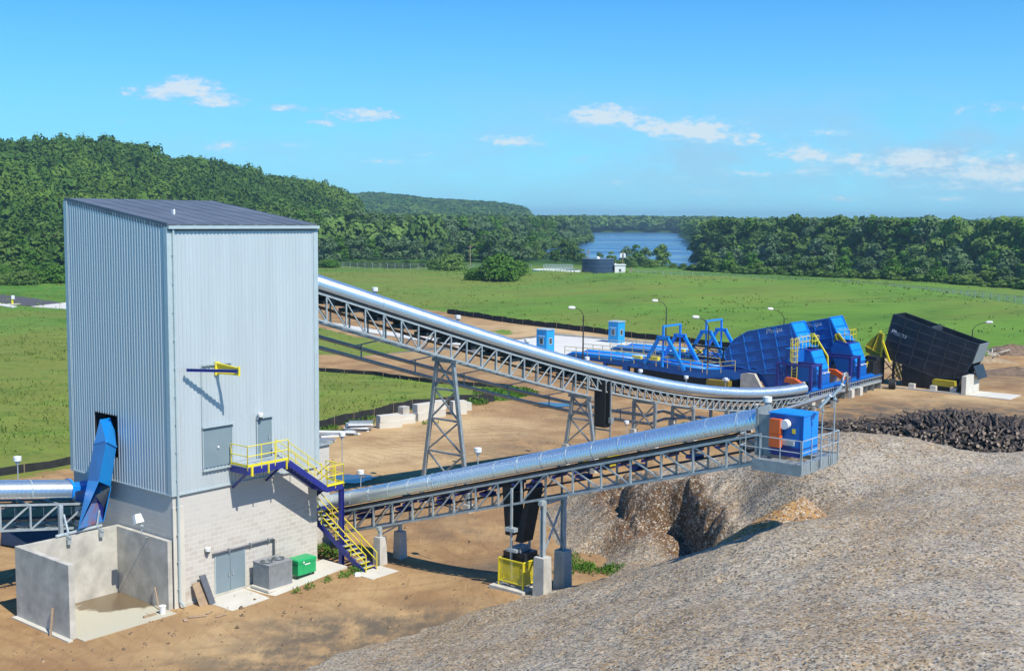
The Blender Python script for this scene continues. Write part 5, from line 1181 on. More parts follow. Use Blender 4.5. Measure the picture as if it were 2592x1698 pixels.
    mb = MB(); mb.box(p0, p1, q0, -63.85, zf-.04, zf); mb.box(p1-.35, p1, -63.84, q1, zf-.04, zf-.001); mb.box(p0, p1-.36, -62.3, q1, zf-.04, zf-.002); Pf.part('deck', mb, M_GALVD)
    mb = MB(); mb.box(p0, p1, q0-.03, q0, zf-.42, zf+.06); mb.box(p1, p1+.03, q0-.03, q1, zf-.42, zf+.06); mb.box(p0, p1, q1, q1+.03, zf-.42, zf+.06); mb.box(p0+.1, p0+.2, q0, q1, zf-.4, zf-.05); Pf.part('deck_frame', mb, M_GALVD)
    mb = MB(); r = .024
    def rl(pts):
        for h in (1.05, .55): mb.tube([Vector(p)+Vector((0, 0, h)) for p in pts], r, 6)
        for a, b in zip(pts, pts[1:]):
            a = Vector(a); b = Vector(b); n = max(1, round((b-a).length/.9))
            for i in range(n+1): p = a.lerp(b, i/n); mb.tube([p+Vector((0, 0, -.3)), p+Vector((0, 0, 1.05))], r, 6)
    rl([(p0-.6, q0, zf), (p1+.0, q0, zf)]); rl([(p1+.06, q0, zf), (p1+.06, q1, zf)]); rl([(p1, q1+.06, zf), (p0+1, q1+.06, zf)]); rl([(p0-.6, q0, zf), (p0-.6, q0+.5, zf)])
    Pf.part('railing', mb, M_GALV)
    for (t, s, h, l) in ((31.0, -63.1, 12.0, 'front square flood lamp on the platform railing'), (31.0, -61.9, 12.35, 'rear, taller square flood lamp on the platform railing')):
        L = Thing('flood_lamp', l, 'flood lamp', (t, s, zf-.3)); mb = MB(); mb.tube([(t+.09, s, zf-.3), (t+.09, s, h)], .03, 8); mb.cyl(t+.09, s, h-.15, h-.1, .09, 8); L.part('pole', mb, M_GALV)
        mb = MB(); a = Vector((t-.02, s-.05, h-.02)); b = Vector((t+.30, s+.18, h+.48)); mb.bar(a, b, .17, .10, M_GALV); mb.bar(b, b+Vector((.03, .02, .06)), .2, .15, M_WHITE); L.part('head', mb)
    q = atS(1946, 1004, -62.0); lamp(28.0, -62.05, f(28)-.5, q[2]-.1, 'small white lamp on a post beside the top end of the ribbed conveyor')
    for (u, v, l) in ((1210, 1138, 'beside the middle of the ribbed conveyor, in front of the sandy yard'), (913, 1194, 'beside the lower end of the ribbed conveyor, near the stair')):
        q = atS(u, v, -61.9); lamp(q[0], -61.9, f(q[0])-.6, q[2], 'white lamp '+l)
    # take-up under the conveyor
    W = Thing('belt_take_up', 'black belt take-up standing in a bright yellow cage under the ribbed conveyor', 'take-up', (14.9, -63, .9)); c = 14.9
    zt = f(c)-.9
    mb = MB(); mb.hexa([(c-1.15, -63.4, zt), (c-1.1, -63.4, zt), (c-1.1, -62.6, zt), (c-1.15, -62.6, zt)][0:4]+[(c-1.15, -63.4, zt+.01), (c-1.1, -63.4, zt+.01), (c-1.1, -62.6, zt+.01), (c-1.15, -62.6, zt+.01)])
    mb = MB(); mb.prism([(c-1.0, -63.45, zt), (c-.25, -63.45, zt), (c-.35, -63.45, 3.55), (c-.75, -63.45, 3.55)], (0, .9, 0), M_RUB); mb.prism([(c+.75, -63.45, zt), (c+1.0, -63.45, zt), (c+.35, -63.45, 3.3), (c-.1, -63.45, 3.3)], (0, .9, 0), M_RUB); W.part('belt_loop', mb)
    mb = MB()
    for s in (-63.75, -62.25): mb.bar((c-.1, s, 1.2), (c-.1, s, zt-.1), .1, .1)
    mb.bar((c-.1, -63.75, 2.9), (c-.1, -62.25, 2.9), .1); mb.box(c-.4, c+.2, -63.9, -63.6, 3.9, 4.1); mb.box(c-.35, c+.3, -63.85, -63.65, 2.85, 3.0); W.part('guide_frame', mb, M_GALV)
    mb = MB(); mb.box(c-.75, c+.55, -63.6, -62.4, 2.0, 2.75, M_BLACK); mb.box(c-.4, c+.2, -63.4, -62.6, 2.751, 3.0, M_GREY); W.part('counterweight', mb)
    g0, g1, h0, h1, z0, z1 = 14.15, 15.75, -63.95, -62.3, 1.3, 2.45
    mb = MB()
    for (a, b) in (((g0, h0), (g1, h0)), ((g1, h0), (g1, h1)), ((g0, h0), (g0, h1)), ((g0, h1), (g1, h1))):
        for z in (z0, z1): mb.bar((*a, z), (*b, z), .06, .06)
    for a in ((g0, h0), (g1, h0), (g1, h1), (g0, h1)): mb.bar((*a, .9), (*a, z1+.02), .07, .07)
    W.part('cage_frame', mb, M_YEL)
    mb = MB()
    for i in range(1, 40):
        t = g0+(g1-g0)*i/40; mb.bar((t, h0, z0), (t, h0, z1), .012, .008)
        s = h0+(h1-h0)*i/40; mb.bar((g1, s, z0), (g1, s, z1), .012, .008, up=(0, 1, 0)); mb.bar((g0, s, z0), (g0, s, z1), .012, .008, up=(0, 1, 0)); mb.bar((t, h1, z0), (t, h1, z1), .012, .008)
    for i in range(1, 22):
        z = z0+(z1-z0)*i/22; mb.bar((g0, h0+.004, z), (g1, h0+.004, z), .008, .014); mb.bar((g1-.004, h0, z), (g1-.004, h1, z), .008, .014)
    W.part('cage_mesh', mb, M_YEL)
    mb = MB(); mb.box(13.8, 16.0, -64.3, -62.2, .2, 1.05); single('take_up_slab', mb, M_CONC, 'low concrete slab under the bright yellow cage', 'slab', (15, -63, .3))
conveyor_stack()
def conveyor_left():
    T = -5.3
    C = Thing('transfer_conveyor', 'silver covered conveyor leaving the left wall of the tower behind the concrete bay', 'conveyor', (T, -82, 0)); lat = (1, 0, 0)
    f = lambda s: 5.13+.165*(-76.6-s)
    C.part('cover', half_tube([Vector((T, s, f(s))) for s in np.arange(-95, -76.5, 2.0)]+[Vector((T, -76.6, f(-76.6)))], lat, .58, -28, 208, 24), smooth=True)
    for s in (-92, -87.5, -83, -78.8): C.part('cover_joint', ring((T, s, f(s)), (0, 1, -.165), lat, .58, .05, th=.015), M_TRIM)
    mb = MB(); C.part('cover_end', ring((T, -76.55, f(-76.6)), (0, 1, -.165), lat, .58, .14, th=.03), M_BLUE_LIT)
    n = 12; X = [-95+(19.1)*i/n for i in range(n+1)]
    top = [Vector((T, s, f(s)-.60)) for s in X]; bot = [Vector((T, s, f(s)-.60-1.3)) for s in X]
    mb = MB(); truss(mb, top, bot, lat, 1.5, None, .09, .13, True, 0); 
    for i in range(0, n, 2): mb.bar(bot[i]+Vector((.75, 0, 0)), top[i+1]+Vector((.75, 0, 0)), .07)
    C.part('truss', mb, M_GALV)
    belt(C, [Vector((T, s, f(s))) for s in (-95, -90, -85, -80, -75.9)], lat, 1.2, .75); belt(C, [Vector((T, s, f(s))) for s in (-95, -90, -85, -80, -75.9)], lat, 1.2, 1.5)
    mb = MB(); z = f(-76)+.25; mb.box(T-.4, T+.6, -76.5, -75.3, z-.12, z+.12); mb.box(T-.4, T+.6, -75.9, -75.4, z-.9, z-.12); C.part('tail_hood', mb, M_BLUE_LIT)
    mb = MB()
    for s in (-81.6, -88):
        for o in (-.9, .9): mb.bar((T+o, s, 1.8), (T+o, s, f(s)-1.95), .22, .2)
        mb.bar((T-.9, s, 2), (T+.9, s, f(s)-2.1), .08); mb.bar((T+.9, s+.03, 2), (T-.9, s+.03, f(s)-2.1), .08); mb.bar((T-1, s, f(s)-2.0), (T+1, s, f(s)-2.0), .2)
    o = C.part('support_frame', mb, M_GALVD)
    for s in (-81.6, -88):
        for q in (-.9, .9): pier(C, o, T+q, s, -.3, 1.8, .6)
    q = atT(44, 1160, T-.9); lamp(T-.9, q[1], f(q[1])-.6, q[2], 'small white lamp on a post on the conveyor at the far left edge')
    mb = MB(); TP = [Gy(u, v, .02) for u, v in ((2, 1378), (60, 1388), (150, 1368), (175, 1342), (60, 1332), (5, 1340))]; mb.prism([tuple(p) for p in TP], (0, 0, .06)); single('shade_sheet', mb, mat('dark_shade_sheet', (.006, .014, .04), .85, 0, .3, .9), 'dark sheet on the ground behind the concrete bay, put in for shade with blue streaks', 'shade_sheet', (0, 0, 0))  # near-black sheet standing in for the blue-streaked shade under the conveyor
conveyor_left()
# ------------------------------------------------------------------ truck dumpers and hoppers
def z1(x, y): return (1750+x*.2101, 770+y*.2101)
def z2(x, y): return (2150+x*.2181, 760+y*.2181)
def z6(x, y): return (1980+x*.14757, 780+y*.14757)
def z7(x, y): return (1300+x*.26304, 740+y*.26304)
def hopper(sh, label, ladder):
    """blue receiving hopper; near side panel in the plane s = sh"""
    T = Thing('receiving_hopper', label, 'hopper', (-8, sh+1.6, YZ)); w = 3.3
    side = [(-5.52, 8.55), (-10.7, 7.33), (-12.34, 6.32), (-13.55, 4.75), (-13.3, 3.75), (-11.8, 3.36), (-8.8, 2.75), (-7.0, 2.95), (-4.85, 3.6), (-3.75, 5.2)]
    def outline_pts(s): return [(t, s, z) for t, z in side]
    mb = MB(); mb.prism(outline_pts(sh), (0, .1, 0)); T.part('side_panel', mb, M_BLUE_SHADE)
    mb = MB(); mb.prism(outline_pts(sh+w-.1), (0, .1, 0)); T.part('side_panel', mb, M_BLUE_SHADE)
    # ribs on the near panel: rows parallel to the top edge, columns square to it
    mb = MB(); a = Vector((-10.7, 0, 7.33)); b = Vector((-5.52, 0, 8.55)); ux = (b-a).normalized(); uz = Vector((-ux.z, 0, ux.x))
    def inside(p):
        c = False; n = len(side)
        for i in range(n):
            (x0, y0), (x1, y1) = side[i], side[(i+1) % n]
            if (y0 > p[1]) != (y1 > p[1]) and p[0] < (x1-x0)*(p[1]-y0)/(y1-y0)+x0: c = not c
        return c
    def clipline(p, d, y, thick):
        ts = [k*.05 for k in range(-260, 261)]; run = None
        for k in ts:
            q = p+d*k; ok = inside((q.x, q.z))
            if ok and run is None: run = q
            if not ok and run is not None:
                mb.bar((run.x, y, run.z), ((q-d*.05).x, y, (q-d*.05).z), thick, thick, up=(0, 1, 0)); run = None
    for k in range(1, 5): clipline(b-uz*(1.12*k)-ux*2, ux, sh-.04, .09)
    for k in range(0, 5): clipline(b-ux*(.12+1.95*k)-uz*1.5, uz, sh-.05, .11)
    for i in range(len(side)): (x0, y0), (x1, y1) = side[i], side[(i+1) % len(side)]; mb.bar((x0, sh-.03, y0), (x1, sh-.03, y1), .10, .10, up=(0, 1, 0))
    T.part('panel_rib', mb, M_RIB)
    # end face, leaning, in three bays with a rim
    e0 = (-5.52, 8.6); e1 = (-3.75, 5.2)
    mb = MB(); mb.prism([(e0[0], sh+.1, e0[1]), (e0[0], sh+w-.1, e0[1]), (e1[0], sh+w-.1, e1[1]), (e1[0], sh+.1, e1[1])], (-.08, 0, -.04)); T.part('end_panel', mb, M_BLUE_LIT)
    mb = MB()
    for q in (0, .3, .6, 1):
        t = e0[0]+(e1[0]-e0[0])*q+.04; z = e0[1]+(e1[1]-e0[1])*q+.02; mb.bar((t, sh-.06, z), (t, sh+w+.06, z), .13, .09)
    for s in (sh, sh+w): mb.bar((e0[0]+.05, s, e0[1]), (e1[0]+.05, s, e1[1]), .13, .1, up=(0, 1, 0))
    T.part('end_rib', mb, M_BLUE_LIT if not ladder else M_BLUE_LIT)
    mb = MB(); mb.prism([(-13.3, sh+.1, 3.75), (-11.8, sh+.1, 3.36), (-8.8, sh+.1, 2.75), (-7, sh+.1, 2.95), (-4.85, sh+.1, 3.6)], (0, w-.2, 0)); mb.prism([(-13.55, sh+.1, 4.75), (-13.3, sh+.1, 3.76), (-13.2, sh+.1, 3.76), (-13.4, sh+.1, 4.75)], (0, w-.2, 0)); T.part('hopper_floor', mb, M_NAVY)
    # under-hopper wedge
    mb = MB(); mb.prism([(-9.6, sh+.25, 2.7), (-4.9, sh+.25, 3.4), (-6.0, sh+.25, YZ), (-7.8, sh+.25, YZ)], (0, w-.5, 0)); mb.bar((-5.2, sh+.1, 3.4), (-6.0, sh+.1, YZ), .2, .2); T.part('lower_wedge', mb, M_BLUE_SHADE)
    # metering housing with bright stepped face
    hs0, hs1 = sh-.9, sh+1.95
    f0, f1 = (-2.75, 5.75), (-1.9, 3.75)
    mb = MB(); mb.prism([(-4.9, hs0, 5.0), (-4.3, hs0, 6.1), (f0[0], hs0, f0[1]), (f1[0], hs0, f1[1]), (-1.9, hs0, 2.6), (-3.9, hs0, 2.4)], (0, hs1-hs0, 0)); T.part('metering_housing', mb, M_BLUE_SHADE)
    mb = MB(); mb.prism([(f0[0]+.01, hs0+.05, f0[1]), (f0[0]+.01, hs1-.05, f0[1]), (f1[0]+.01, hs1-.05, f1[1]), (f1[0]+.01, hs0+.05, f1[1])], (.09, 0, .04))
    for q in (.36, .70): t = f0[0]+(f1[0]-f0[0])*q+.12; z = f0[1]+(f1[1]-f0[1])*q+.04; mb.bar((t, hs0+.05, z), (t, hs1-.05, z), .07, .03, M_BLUE_SHADE)
    mb.mats.insert(0, M_BLUE_LIT) if M_BLUE_LIT not in mb.mats else None
    mb.mats = [M_BLUE_SHADE, M_BLUE_LIT]; mb.m = [1]*6+[0]*(len(mb.m)-6)
    T.part('housing_face', mb)
    mb = MB(); mb.prism([(-4.3, hs0-.02, 6.1), (f0[0], hs0-.02, f0[1]), (f0[0], hs1, f0[1]), (-4.3, hs1, 6.1)], (0, 0, .05)); T.part('housing_top', mb, M_NAVY)
    mb = MB()
    for k in range(3): mb.box(-1.85, -1.6, hs0+.2+k*.95, hs0+.85+k*.95, 3.35, 3.42, M_WHITE); 
    mb.box(-2.6, -1.65, hs0+.1, hs1-.1, 2.0, 3.3, M_BLUE_SHADE); T.part('discharge_chute', mb)
    # top platform, railing
    mb = MB(); mb.box(-4.5, -3.0, sh+.1, sh+1.7, 6.15, 6.2); T.part('platform', mb, M_BLUE_LIT)
    mb = MB()
    for h in (.55, 1.1):
        mb.tube([(-4.5, sh+.1, 6.2+h), (-3.0, sh+.1, 6.2+h), (-3.0, sh+1.7, 6.2+h), (-4.4, sh+1.7, 6.2+h)], .035, 6)
    for p in ((-4.5, sh+.1), (-3.7, sh+.1), (-3, sh+.1), (-3, sh+.9), (-3, sh+1.7)): mb.bar((*p, 6.1), (*p, 7.3), .05)
    T.part('railing', mb, M_YEL)
    # chute cheek
    if ladder:
        mb = MB(); P = [(-4.4, 7.3), (-4.0, 7.35), (-2.3, 5.0), (-2.2, 3.3), (-4.1, 3.6)]; s = sh+2.6
        mb.prism([(t, s, z) for t, z in P], (0, .06, 0), M_YELD)
        for i in range(3): mb.bar((P[i][0], s-.02, P[i][1]), (P[i+1][0], s-.02, P[i+1][1]), .14, .2, M_YEL, up=(0, 1, 0))
        T.part('chute_cheek', mb)
    else:
        s = sh-.45; PX = [(905, 440), (960, 425), (1215, 765), (1215, 835), (890, 810), (885, 560)]; P = [atS(*z6(*p), s) for p in PX]
        mb = MB(); mb.prism([tuple(p) for p in P], (0, .06, 0), M_YELD); e = (0, -.03, 0)
        def q(p): v = atS(*z6(*p), s-.05); return tuple(v)
        mb.bar(q((960, 430)), q((1215, 765)), .2, .12, M_YEL, up=(0, 1, 0)); mb.bar(q((1215, 765)), q((1215, 835)), .2, .12, M_YEL, up=(0, 1, 0)); mb.bar(q((910, 450)), q((1020, 755)), .12, .1, M_YEL, up=(0, 1, 0)); mb.bar(q((1020, 760)), q((1130, 715)), .07, .08, M_YEL, up=(0, 1, 0))
        T.part('chute_cheek', mb)
    # name on the near panel
    lx = -6.9; base = Vector((-8.55, sh-.01, 7.83-.62)); put_text(T, 'Phelps', .78, M_WHITE, (-8.45, sh-.005, 7.20), (ux.x, 0, ux.z), (-ux.z, 0, ux.x))
    mb = MB(); mb.box(-13.1, -12.9, sh+.5, sh+.8, .3, 3.8)
    # navy portal with stub piers
    s0, s1 = sh-4.6, sh-2.3
    mb = MB()
    for t in (-.85, -4.6):
        for s in (s0, s1): mb.bar((t, s, 1.2), (t, s, 4.55), .3, .3)
        mb.bar((t, s0-.15, 4.65), (t, s1+.15, 4.65), .26, .26)
    for s in (s0, s1): mb.bar((-4.75, s, 4.65), (-.7, s, 4.65), .24, .22)
    mb.bar((-4.6, s0, 1.4), (-4.6, s1, 4.5), .06); mb.bar((-4.6, s1, 1.4), (-4.6, s0, 4.5), .06)
    T.part('portal_frame', mb, M_NAVY)
    for s in (s0, s1): mb = MB(); mb.box(-1.3, -.4, s-.38, s+.38, YZ-.4, 1.2); T.part('concrete_pier', mb, M_CONCP)
    if ladder:
        c = (-3.2, sh-3.6); mb = MB()
        for o in (-.3, .3): mb.bar((c[0]+o, c[1], 1.6), (c[0]+o, c[1], 7.4), .06)
        for k in range(18): z = 1.7+k*.3; mb.bar((c[0]-.3, c[1], z), (c[0]+.3, c[1], z), .03)
        for k in range(5):
            z = 4.9+k*.6; mb.tube([(c[0]-.38*cos(a*pi/8), c[1]-.7*sin(a*pi/8), z) for a in range(9)], .025, 5, cap=False)
        for a in range(1, 8): x = c[0]-.38*cos(a*pi/8); y = c[1]-.7*sin(a*pi/8); mb.bar((x, y, 4.9), (x, y, 7.3), .03)
        T.part('ladder', mb, M_YEL)
        mb = MB(); mb.box(-4.4, -3.3, sh-3.4, sh-.1, 6.15, 6.2, M_BLUE_LIT)
        for h in (.6, 1.15): mb.tube([(-3.3, sh-3.3, 6.2+h), (-3.3, sh+.1, 6.2+h)], .03, 6, M_YEL)
        for k in range(5): mb.bar((-3.3, sh-3.3+k*.85, 6.1), (-3.3, sh-3.3+k*.85, 7.4), .05, m=M_YEL)
        mb.box(-4.5, -3.4, sh-3.2, sh-.2, 4.66, 6.14, M_BLUE_SHADE)
        T.part('catwalk', mb)
    # orange drive guard
    mb = MB(); c = Vector((-2.6, sh-5.2, 3.0)); mb.prism([c+Vector(p) for p in [(-1.0, 0, -.15), (-.8, 0, .35), (.2, 0, .3), (1.3, 0, -.3), (1.25, 0, -.75), (.9, 0, -.7), (.1, 0, -.25)]], (0, .5, 0)); T.part('drive_guard', mb, M_ORG)
    return T
def dumper(sh, label):
    T = Thing('truck_dumper', label, 'truck dumper', (-22, sh+1.7, YZ)); w = 3.4
    # deck: two side beams, deep at the hopper end, and rounded tube rails at the truck end
    for s in (sh, sh+w-.3):
        mb = MB(); mb.prism([(-36, s, 2.35), (-26.5, s, 2.0), (-22, s, 1.75), (-17, s, 1.5), (-12.2, s, 1.7), (-9.8, s, 2.35), (-9.2, s, 3.1), (-9.8, s, 3.35), (-12.0, s, 2.85), (-16.5, s, 2.55), (-27, s, 2.8), (-34.8, s, 2.85), (-36.2, s, 2.6)], (0, .3, 0)); T.part('side_beam', mb, M_BLUE_SHADE)
    for s in (sh+.1, sh+w-.1):
        mb = MB(); mb.tube([(-36.1, s, 2.5), (-35, s, 2.85), (-26, s, 2.85)], [.14, .30, .32], 12); mb.tube([(-26, s, 2.85), (-16, s, 2.6)], .16, 10); T.part('deck_rail', mb, M_BLUE_LIT, smooth=True)
    mb = MB(); mb.prism([(-36, sh+.3, 2.4), (-12, sh+.3, 2.3), (-12, sh+.3, 2.45), (-36, sh+.3, 2.55)], (0, w-.6, 0)); T.part('deck', mb, M_BLUE_LIT)
    mb = MB(); mb.prism([(-26, sh+.31, 2.3), (-12, sh+.31, 1.6), (-12, sh+.31, .4), (-26, sh+.31, .4)], (0, w-.62, 0), M_DARK); T.part('deck_void_shade', mb)  # near-black block standing in for the shaded void under the deck
    mb = MB(); mb.box(-11.2, -10.8, sh-.1, sh+w+.1, .4, 2.2); mb.box(-35.4, -35, sh+.1, sh+.5, .4, 2.3); mb.box(-30.4, -30, sh+.1, sh+.5, .4, 2.3); mb.box(-27.5, -26.7, sh+.05, sh+.6, .4, 2.1); T.part('deck_leg', mb, M_BLUE_SHADE)
    for i, s in enumerate((sh-.25, sh+w+.15)):
        mb = MB(); c = -21.6
        for a, b in (((c-.55, 5.85), (c-2.5, 2.6)), ((c+.55, 5.85), (c+3.0, 2.2))): mb.bar((a[0], s, a[1]), (b[0], s, b[1]), .36, .34, up=(0, 1, 0))
        mb.bar((c-.8, s, 5.85), (c+.8, s, 5.85), .34, .4); fr = T.part('hoist_frame', mb, M_BLUE_LIT)
        mb = MB(); mb.tube([(c, s, 5.8), (c, s, 4.6), (c, s, 2.4)], [.12, .12, .2], 10); T.part('hydraulic_ram', mb, M_BLUE_LIT, fr)
    mb = MB()
    for s in (sh-.25, sh+w+.15): mb.bar((-21.6, s, 5.9), (-21.6, s, 7.25), .22)
    mb.bar((-21.6, sh-.35, 7.2), (-21.6, sh+w+.25, 7.2), .2); T.part('hoist_gantry', mb, M_BLUE_LIT)
    mb = MB()
    def rl(pts, h0=.0):
        for h in (.5, 1.0): mb.tube([Vector(p)+Vector((0, 0, h)) for p in pts], .04, 6)
        for a, b in zip(pts, pts[1:]):
            a = Vector(a); b = Vector(b); n = max(1, round((b-a).length/1.6))
            for i in range(n+1): p = a.lerp(b, i/n); mb.bar(p+Vector((0, 0, -.25)), p+Vector((0, 0, 1)), .06)
    rl([(-36, sh-.3, 2.75), (-27.2, sh-.3, 2.75), (-16.2, sh-.3, 2.45)]); rl([(-15.6, sh-.3, 2.35), (-12, sh-.3, 2.95)]); rl([(-36, sh+w+.3, 2.75), (-27, sh+w+.3, 2.75), (-16.2, sh+w+.3, 2.5)])
    T.part('railing', mb, mat('cream_rail', (.60, .50, .22), .5, 0, .06, 2))
    mb = MB(); mb.box(-26.5, -25.2, sh+.5, sh+1.0, 2.9, 3.3); mb.box(-24.6, -22.8, sh+.5, sh+1.1, 2.9, 3.35); T.part('wheel_chock', mb, M_YEL)
    # grey concrete wing by the hopper
    mb = MB(); mb.prism([(-11.0, sh-.9, YZ-.3), (-7.6, sh-.9, YZ-.3), (-9.3, sh-.9, 2.75), (-10.2, sh-.9, 2.75), (-10.95, sh-.9, 2.6)], (0, .5, 0)); T.part('wing_wall', mb, M_CONC)
    return T
def yard_machines():
    hopper(9.0, 'dark blue hopper nearest the tower, with a caged yellow ladder at its open end', True)
    hopper(19.0, 'rear dark blue hopper, partly hidden by the nearer one, with a yellow cheek plate showing', False)
    dumper(9.0, 'nearer blue truck dumper deck with twin hoist frames'); dumper(19.0, 'farther blue truck dumper deck, behind the nearer one')
    mb = MB(); m2 = []
    def P(t, z): return Vector((t, 16.2, z))
    for z in (2.6, 4.0): mb.bar(P(-22, z+.4), P(-9, z-.1), .22, .22)
    for i in range(6):
        t0 = -22+i*2.15; mb.bar(P(t0, 2.9-.04*i), P(t0+2.15, 4.2-.04*i), .1); mb.bar(P(t0, 4.3-.04*i), P(t0+2.15, 2.8-.04*i), .1); mb.bar(P(t0, 2.9), P(t0, 4.3), .14)
    for t in (-21, -15, -9.5): mb.bar(P(t, YZ), P(t, 2.8), .18)
    single('lattice_walkway', mb, M_BLACK, 'black lattice girder between the two blue truck dumpers', 'girder', (-16, 16.2, YZ))
    # hydraulic skid
    mb = MB(); mb.box(-15.2, -12.4, 7.9, 8.8, 1.0, 1.6, mat('ochre_paint', (.26, .20, .02), .55, 0, .1, 2)); mb.box(-15.2, -12.2, 7.9, 8.8, YZ, .98, M_DARK); mb.box(-13.2, -12.5, 8.0, 8.4, 1.61, 1.85, M_CONCP); single('hydraulic_unit', mb, M_YELD, 'dull yellow hydraulic unit under the nearer blue dumper deck', 'hydraulic unit', (-13.7, 8.4, YZ))
    # drag conveyor feeding the long one
    T = Thing('collecting_conveyor', 'low conveyor with close blue idler frames running under the hopper outlets', 'conveyor', (-1.2, 13, YZ))
    mb = MB(); mb.box(-1.75, -.65, 3.0, 23.0, 1.15, 1.4, M_GALV); 
    for i in range(11): mb.box(-1.7, -.75, 3+2*i, 3.1+2*i, YZ, 1.15, M_GALVD)
    for i in range(40): mb.box(-.63, -.6, 3.1+i*.5, 3.16+i*.5, 1.4, 1.9, M_GALV)
    mb.box(-.62, -.58, 3, 23, 1.9, 1.96, M_GALV); T.part('bed', mb, M_GALV)
    mb = MB()
    for i in range(52): s = 3.2+i*.38; mb.bar((-1.8, s, 2.15), (-1.5, s, 1.75), .09); mb.bar((-1.5, s, 1.75), (-.95, s, 1.75), .09); mb.bar((-.95, s, 1.75), (-.6, s, 2.15), .09)
    T.part('idler_frame', mb, M_BLUE_LIT)
    mb = MB(); mb.box(-1.6, -.8, 3, 23, 1.85, 1.9); T.part('belt', mb, M_RUB)
    mb = MB(); mb.prism([(-1.5, 5, 1.92), (-.9, 5, 1.92), (-1.0, 5, 2.2), (-1.4, 5, 2.2)], (0, 16.5, 0)); T.part('skirt_board', mb, M_BLUE_SHADE)
    # pipe loop
    T = Thing('pipe_loop', 'pair of silver pipes bent in a tall loop between the two navy portal frames', 'pipes', (-.3, 10.5, YZ))
    for i in (0, 1):
        o = .28*i; mb = MB(); mb.tube([(.4, 8.4+o*0, 1.6+.2*i), (.35, 9.4, 1.65+.2*i), (.3, 9.7+o*.6, 1.9), (.3, 9.7+o*.6, 3.0), (.3, 10.0+o*.3, 3.45-o*.8), (.3, 10.6, 3.5-o*.8), (.3, 11.1-o*.6, 3.1-o*.6), (.3, 11.1-o*.6, 1.4)], .12, 10); T.part('pipe', mb, M_PIPE, smooth=True)
    mb = MB(); mb.bar((.3, 11.7, .4), (.3, 11.7, 3.0), .06); mb.bar((.3, 11.1, 3.0), (.3, 11.7, 3.0), .05); T.part('stand', mb, M_GALV)
    for s, l in ((8.2, 'small'), (11.9, 'small')): pass
    # black hopper
    sb = 27.0
    T = Thing('receiving_hopper', 'huge tilted black hopper with ribbed sides at the far right of the yard', 'hopper', (3, sb+1.8, YZ)); w = 3.6
    S = [(-1.1, 8.81), (7.6, 6.27), (8.9, 5.95), (8.2, 3.7), (7.2, 1.95), (4.26, 1.75), (-2.35, 3.7)]
    for s in (sb, sb+w-.1): mb = MB(); mb.prism([(t, s, z) for t, z in S], (0, .1, 0)); T.part('side_panel', mb, M_BLACK)
    mb = MB(); mb.prism([(-2.35, sb+.1, 3.7), (4.26, sb+.1, 1.75), (7.2, sb+.1, 1.95), (7.2, sb+.1, 2.1), (4.26, sb+.1, 1.9), (-2.3, sb+.1, 3.9)], (0, w-.2, 0)); mb.prism([(-2.35, sb+.1, 3.9), (-2.25, sb+.1, 3.9), (-1.0, sb+.1, 8.8), (-1.1, sb+.1, 8.8)], (0, w-.2, 0)); T.part('hopper_floor', mb, M_BLACK)
    mb = MB(); mb.prism([(8.9, sb+.1, 5.95), (8.9, sb+w-.1, 5.95), (8.2, sb+w-.1, 3.7), (8.2, sb+.1, 3.7)], (.08, 0, -.02)); T.part('end_panel', mb, M_DOOR, label='grey end panel')
    mb = MB(); mb.prism([(8.3, sb+.2, 3.4), (8.3, sb+w-.2, 3.4), (8.9, sb+w-.2, 1.9), (8.9, sb+.2, 1.9)], (.08, 0, .02)); T.part('end_flap', mb, M_BLACK)
    mb = MB(); a = Vector((-1.1, 0, 8.81)); b = Vector((8.2, 0, 6.1)); ux = (b-a).normalized(); dn = Vector((-1.25, 0, -5.1)).normalized()
    for q in (.2, .4, .6, .8):
        A = a+dn*5.25*q; Bq = Vector((8.75-.9*q*1.2, 0, 5.95-4.2*q)) ; mb.bar((A.x, sb-.03, A.z), (Bq.x, sb-.03, Bq.z), .07, .09, up=(0, 1, 0))
    for q in (0, .17, .36, .55, .74, .93):
        A = a+(b-a)*q; Bq = Vector((-2.35, 0, 3.7)).lerp(Vector((6.9, 0, 1.55)), q); Bq.z = max(Bq.z, 1.75); mb.bar((A.x, sb-.04, A.z), (Bq.x, sb-.04, Bq.z), .11, .11, up=(0, 1, 0))
    for i in range(len(S)): (x0, y0), (x1, y1) = S[i], S[(i+1) % len(S)]; mb.bar((x0, sb-.03, y0), (x1, sb-.03, y1), .12, .1, up=(0, 1, 0))
    mb.box(3.35, 3.5, sb+.1, sb+w-.1, 7.0, 7.6)
    T.part('panel_rib', mb, M_BRIB)
    mb = MB(); mb.prism([(-.0, sb+.3, 2.9), (4.6, sb+.3, 1.7), (7.0, sb+.3, 1.8), (6.6, sb+.3, YZ+.1), (.1, sb+.3, YZ+.1)], (0, w-.6, 0)); T.part('lower_body', mb, M_BLACK)
    mb = MB()
    for s in (sb+.3, sb+w-.3):
        mb.bar((-2.2, s, YZ), (-2.2, s, 3.8), .16); mb.bar((-.9, s, YZ), (-.9, s, 3.4), .12); mb.bar((-2.2, s, .5), (0, s, 2.7), .1); mb.bar((-2.2, s, 3.2), (.3, s, .6), .1); mb.bar((-2.2, s, 2.1), (-.2, s, 3.2), .08)
    T.part('support_frame', mb, M_BLACK)
    mb = MB(); mb.bar((-1.5, sb+1.5, 3.2), (-.6, sb+1.5, .9), .35, .2); mb.bar((-1.5, sb+2.5, 3.2), (-.6, sb+2.5, .9), .2, .2); T.part('inner_brace', mb, M_YEL)
    put_text(T, 'Phelps', .78, M_WHITE, (-1.45, sb-.01, 6.55), (ux.x, 0, ux.z), (-ux.z, 0, ux.x))
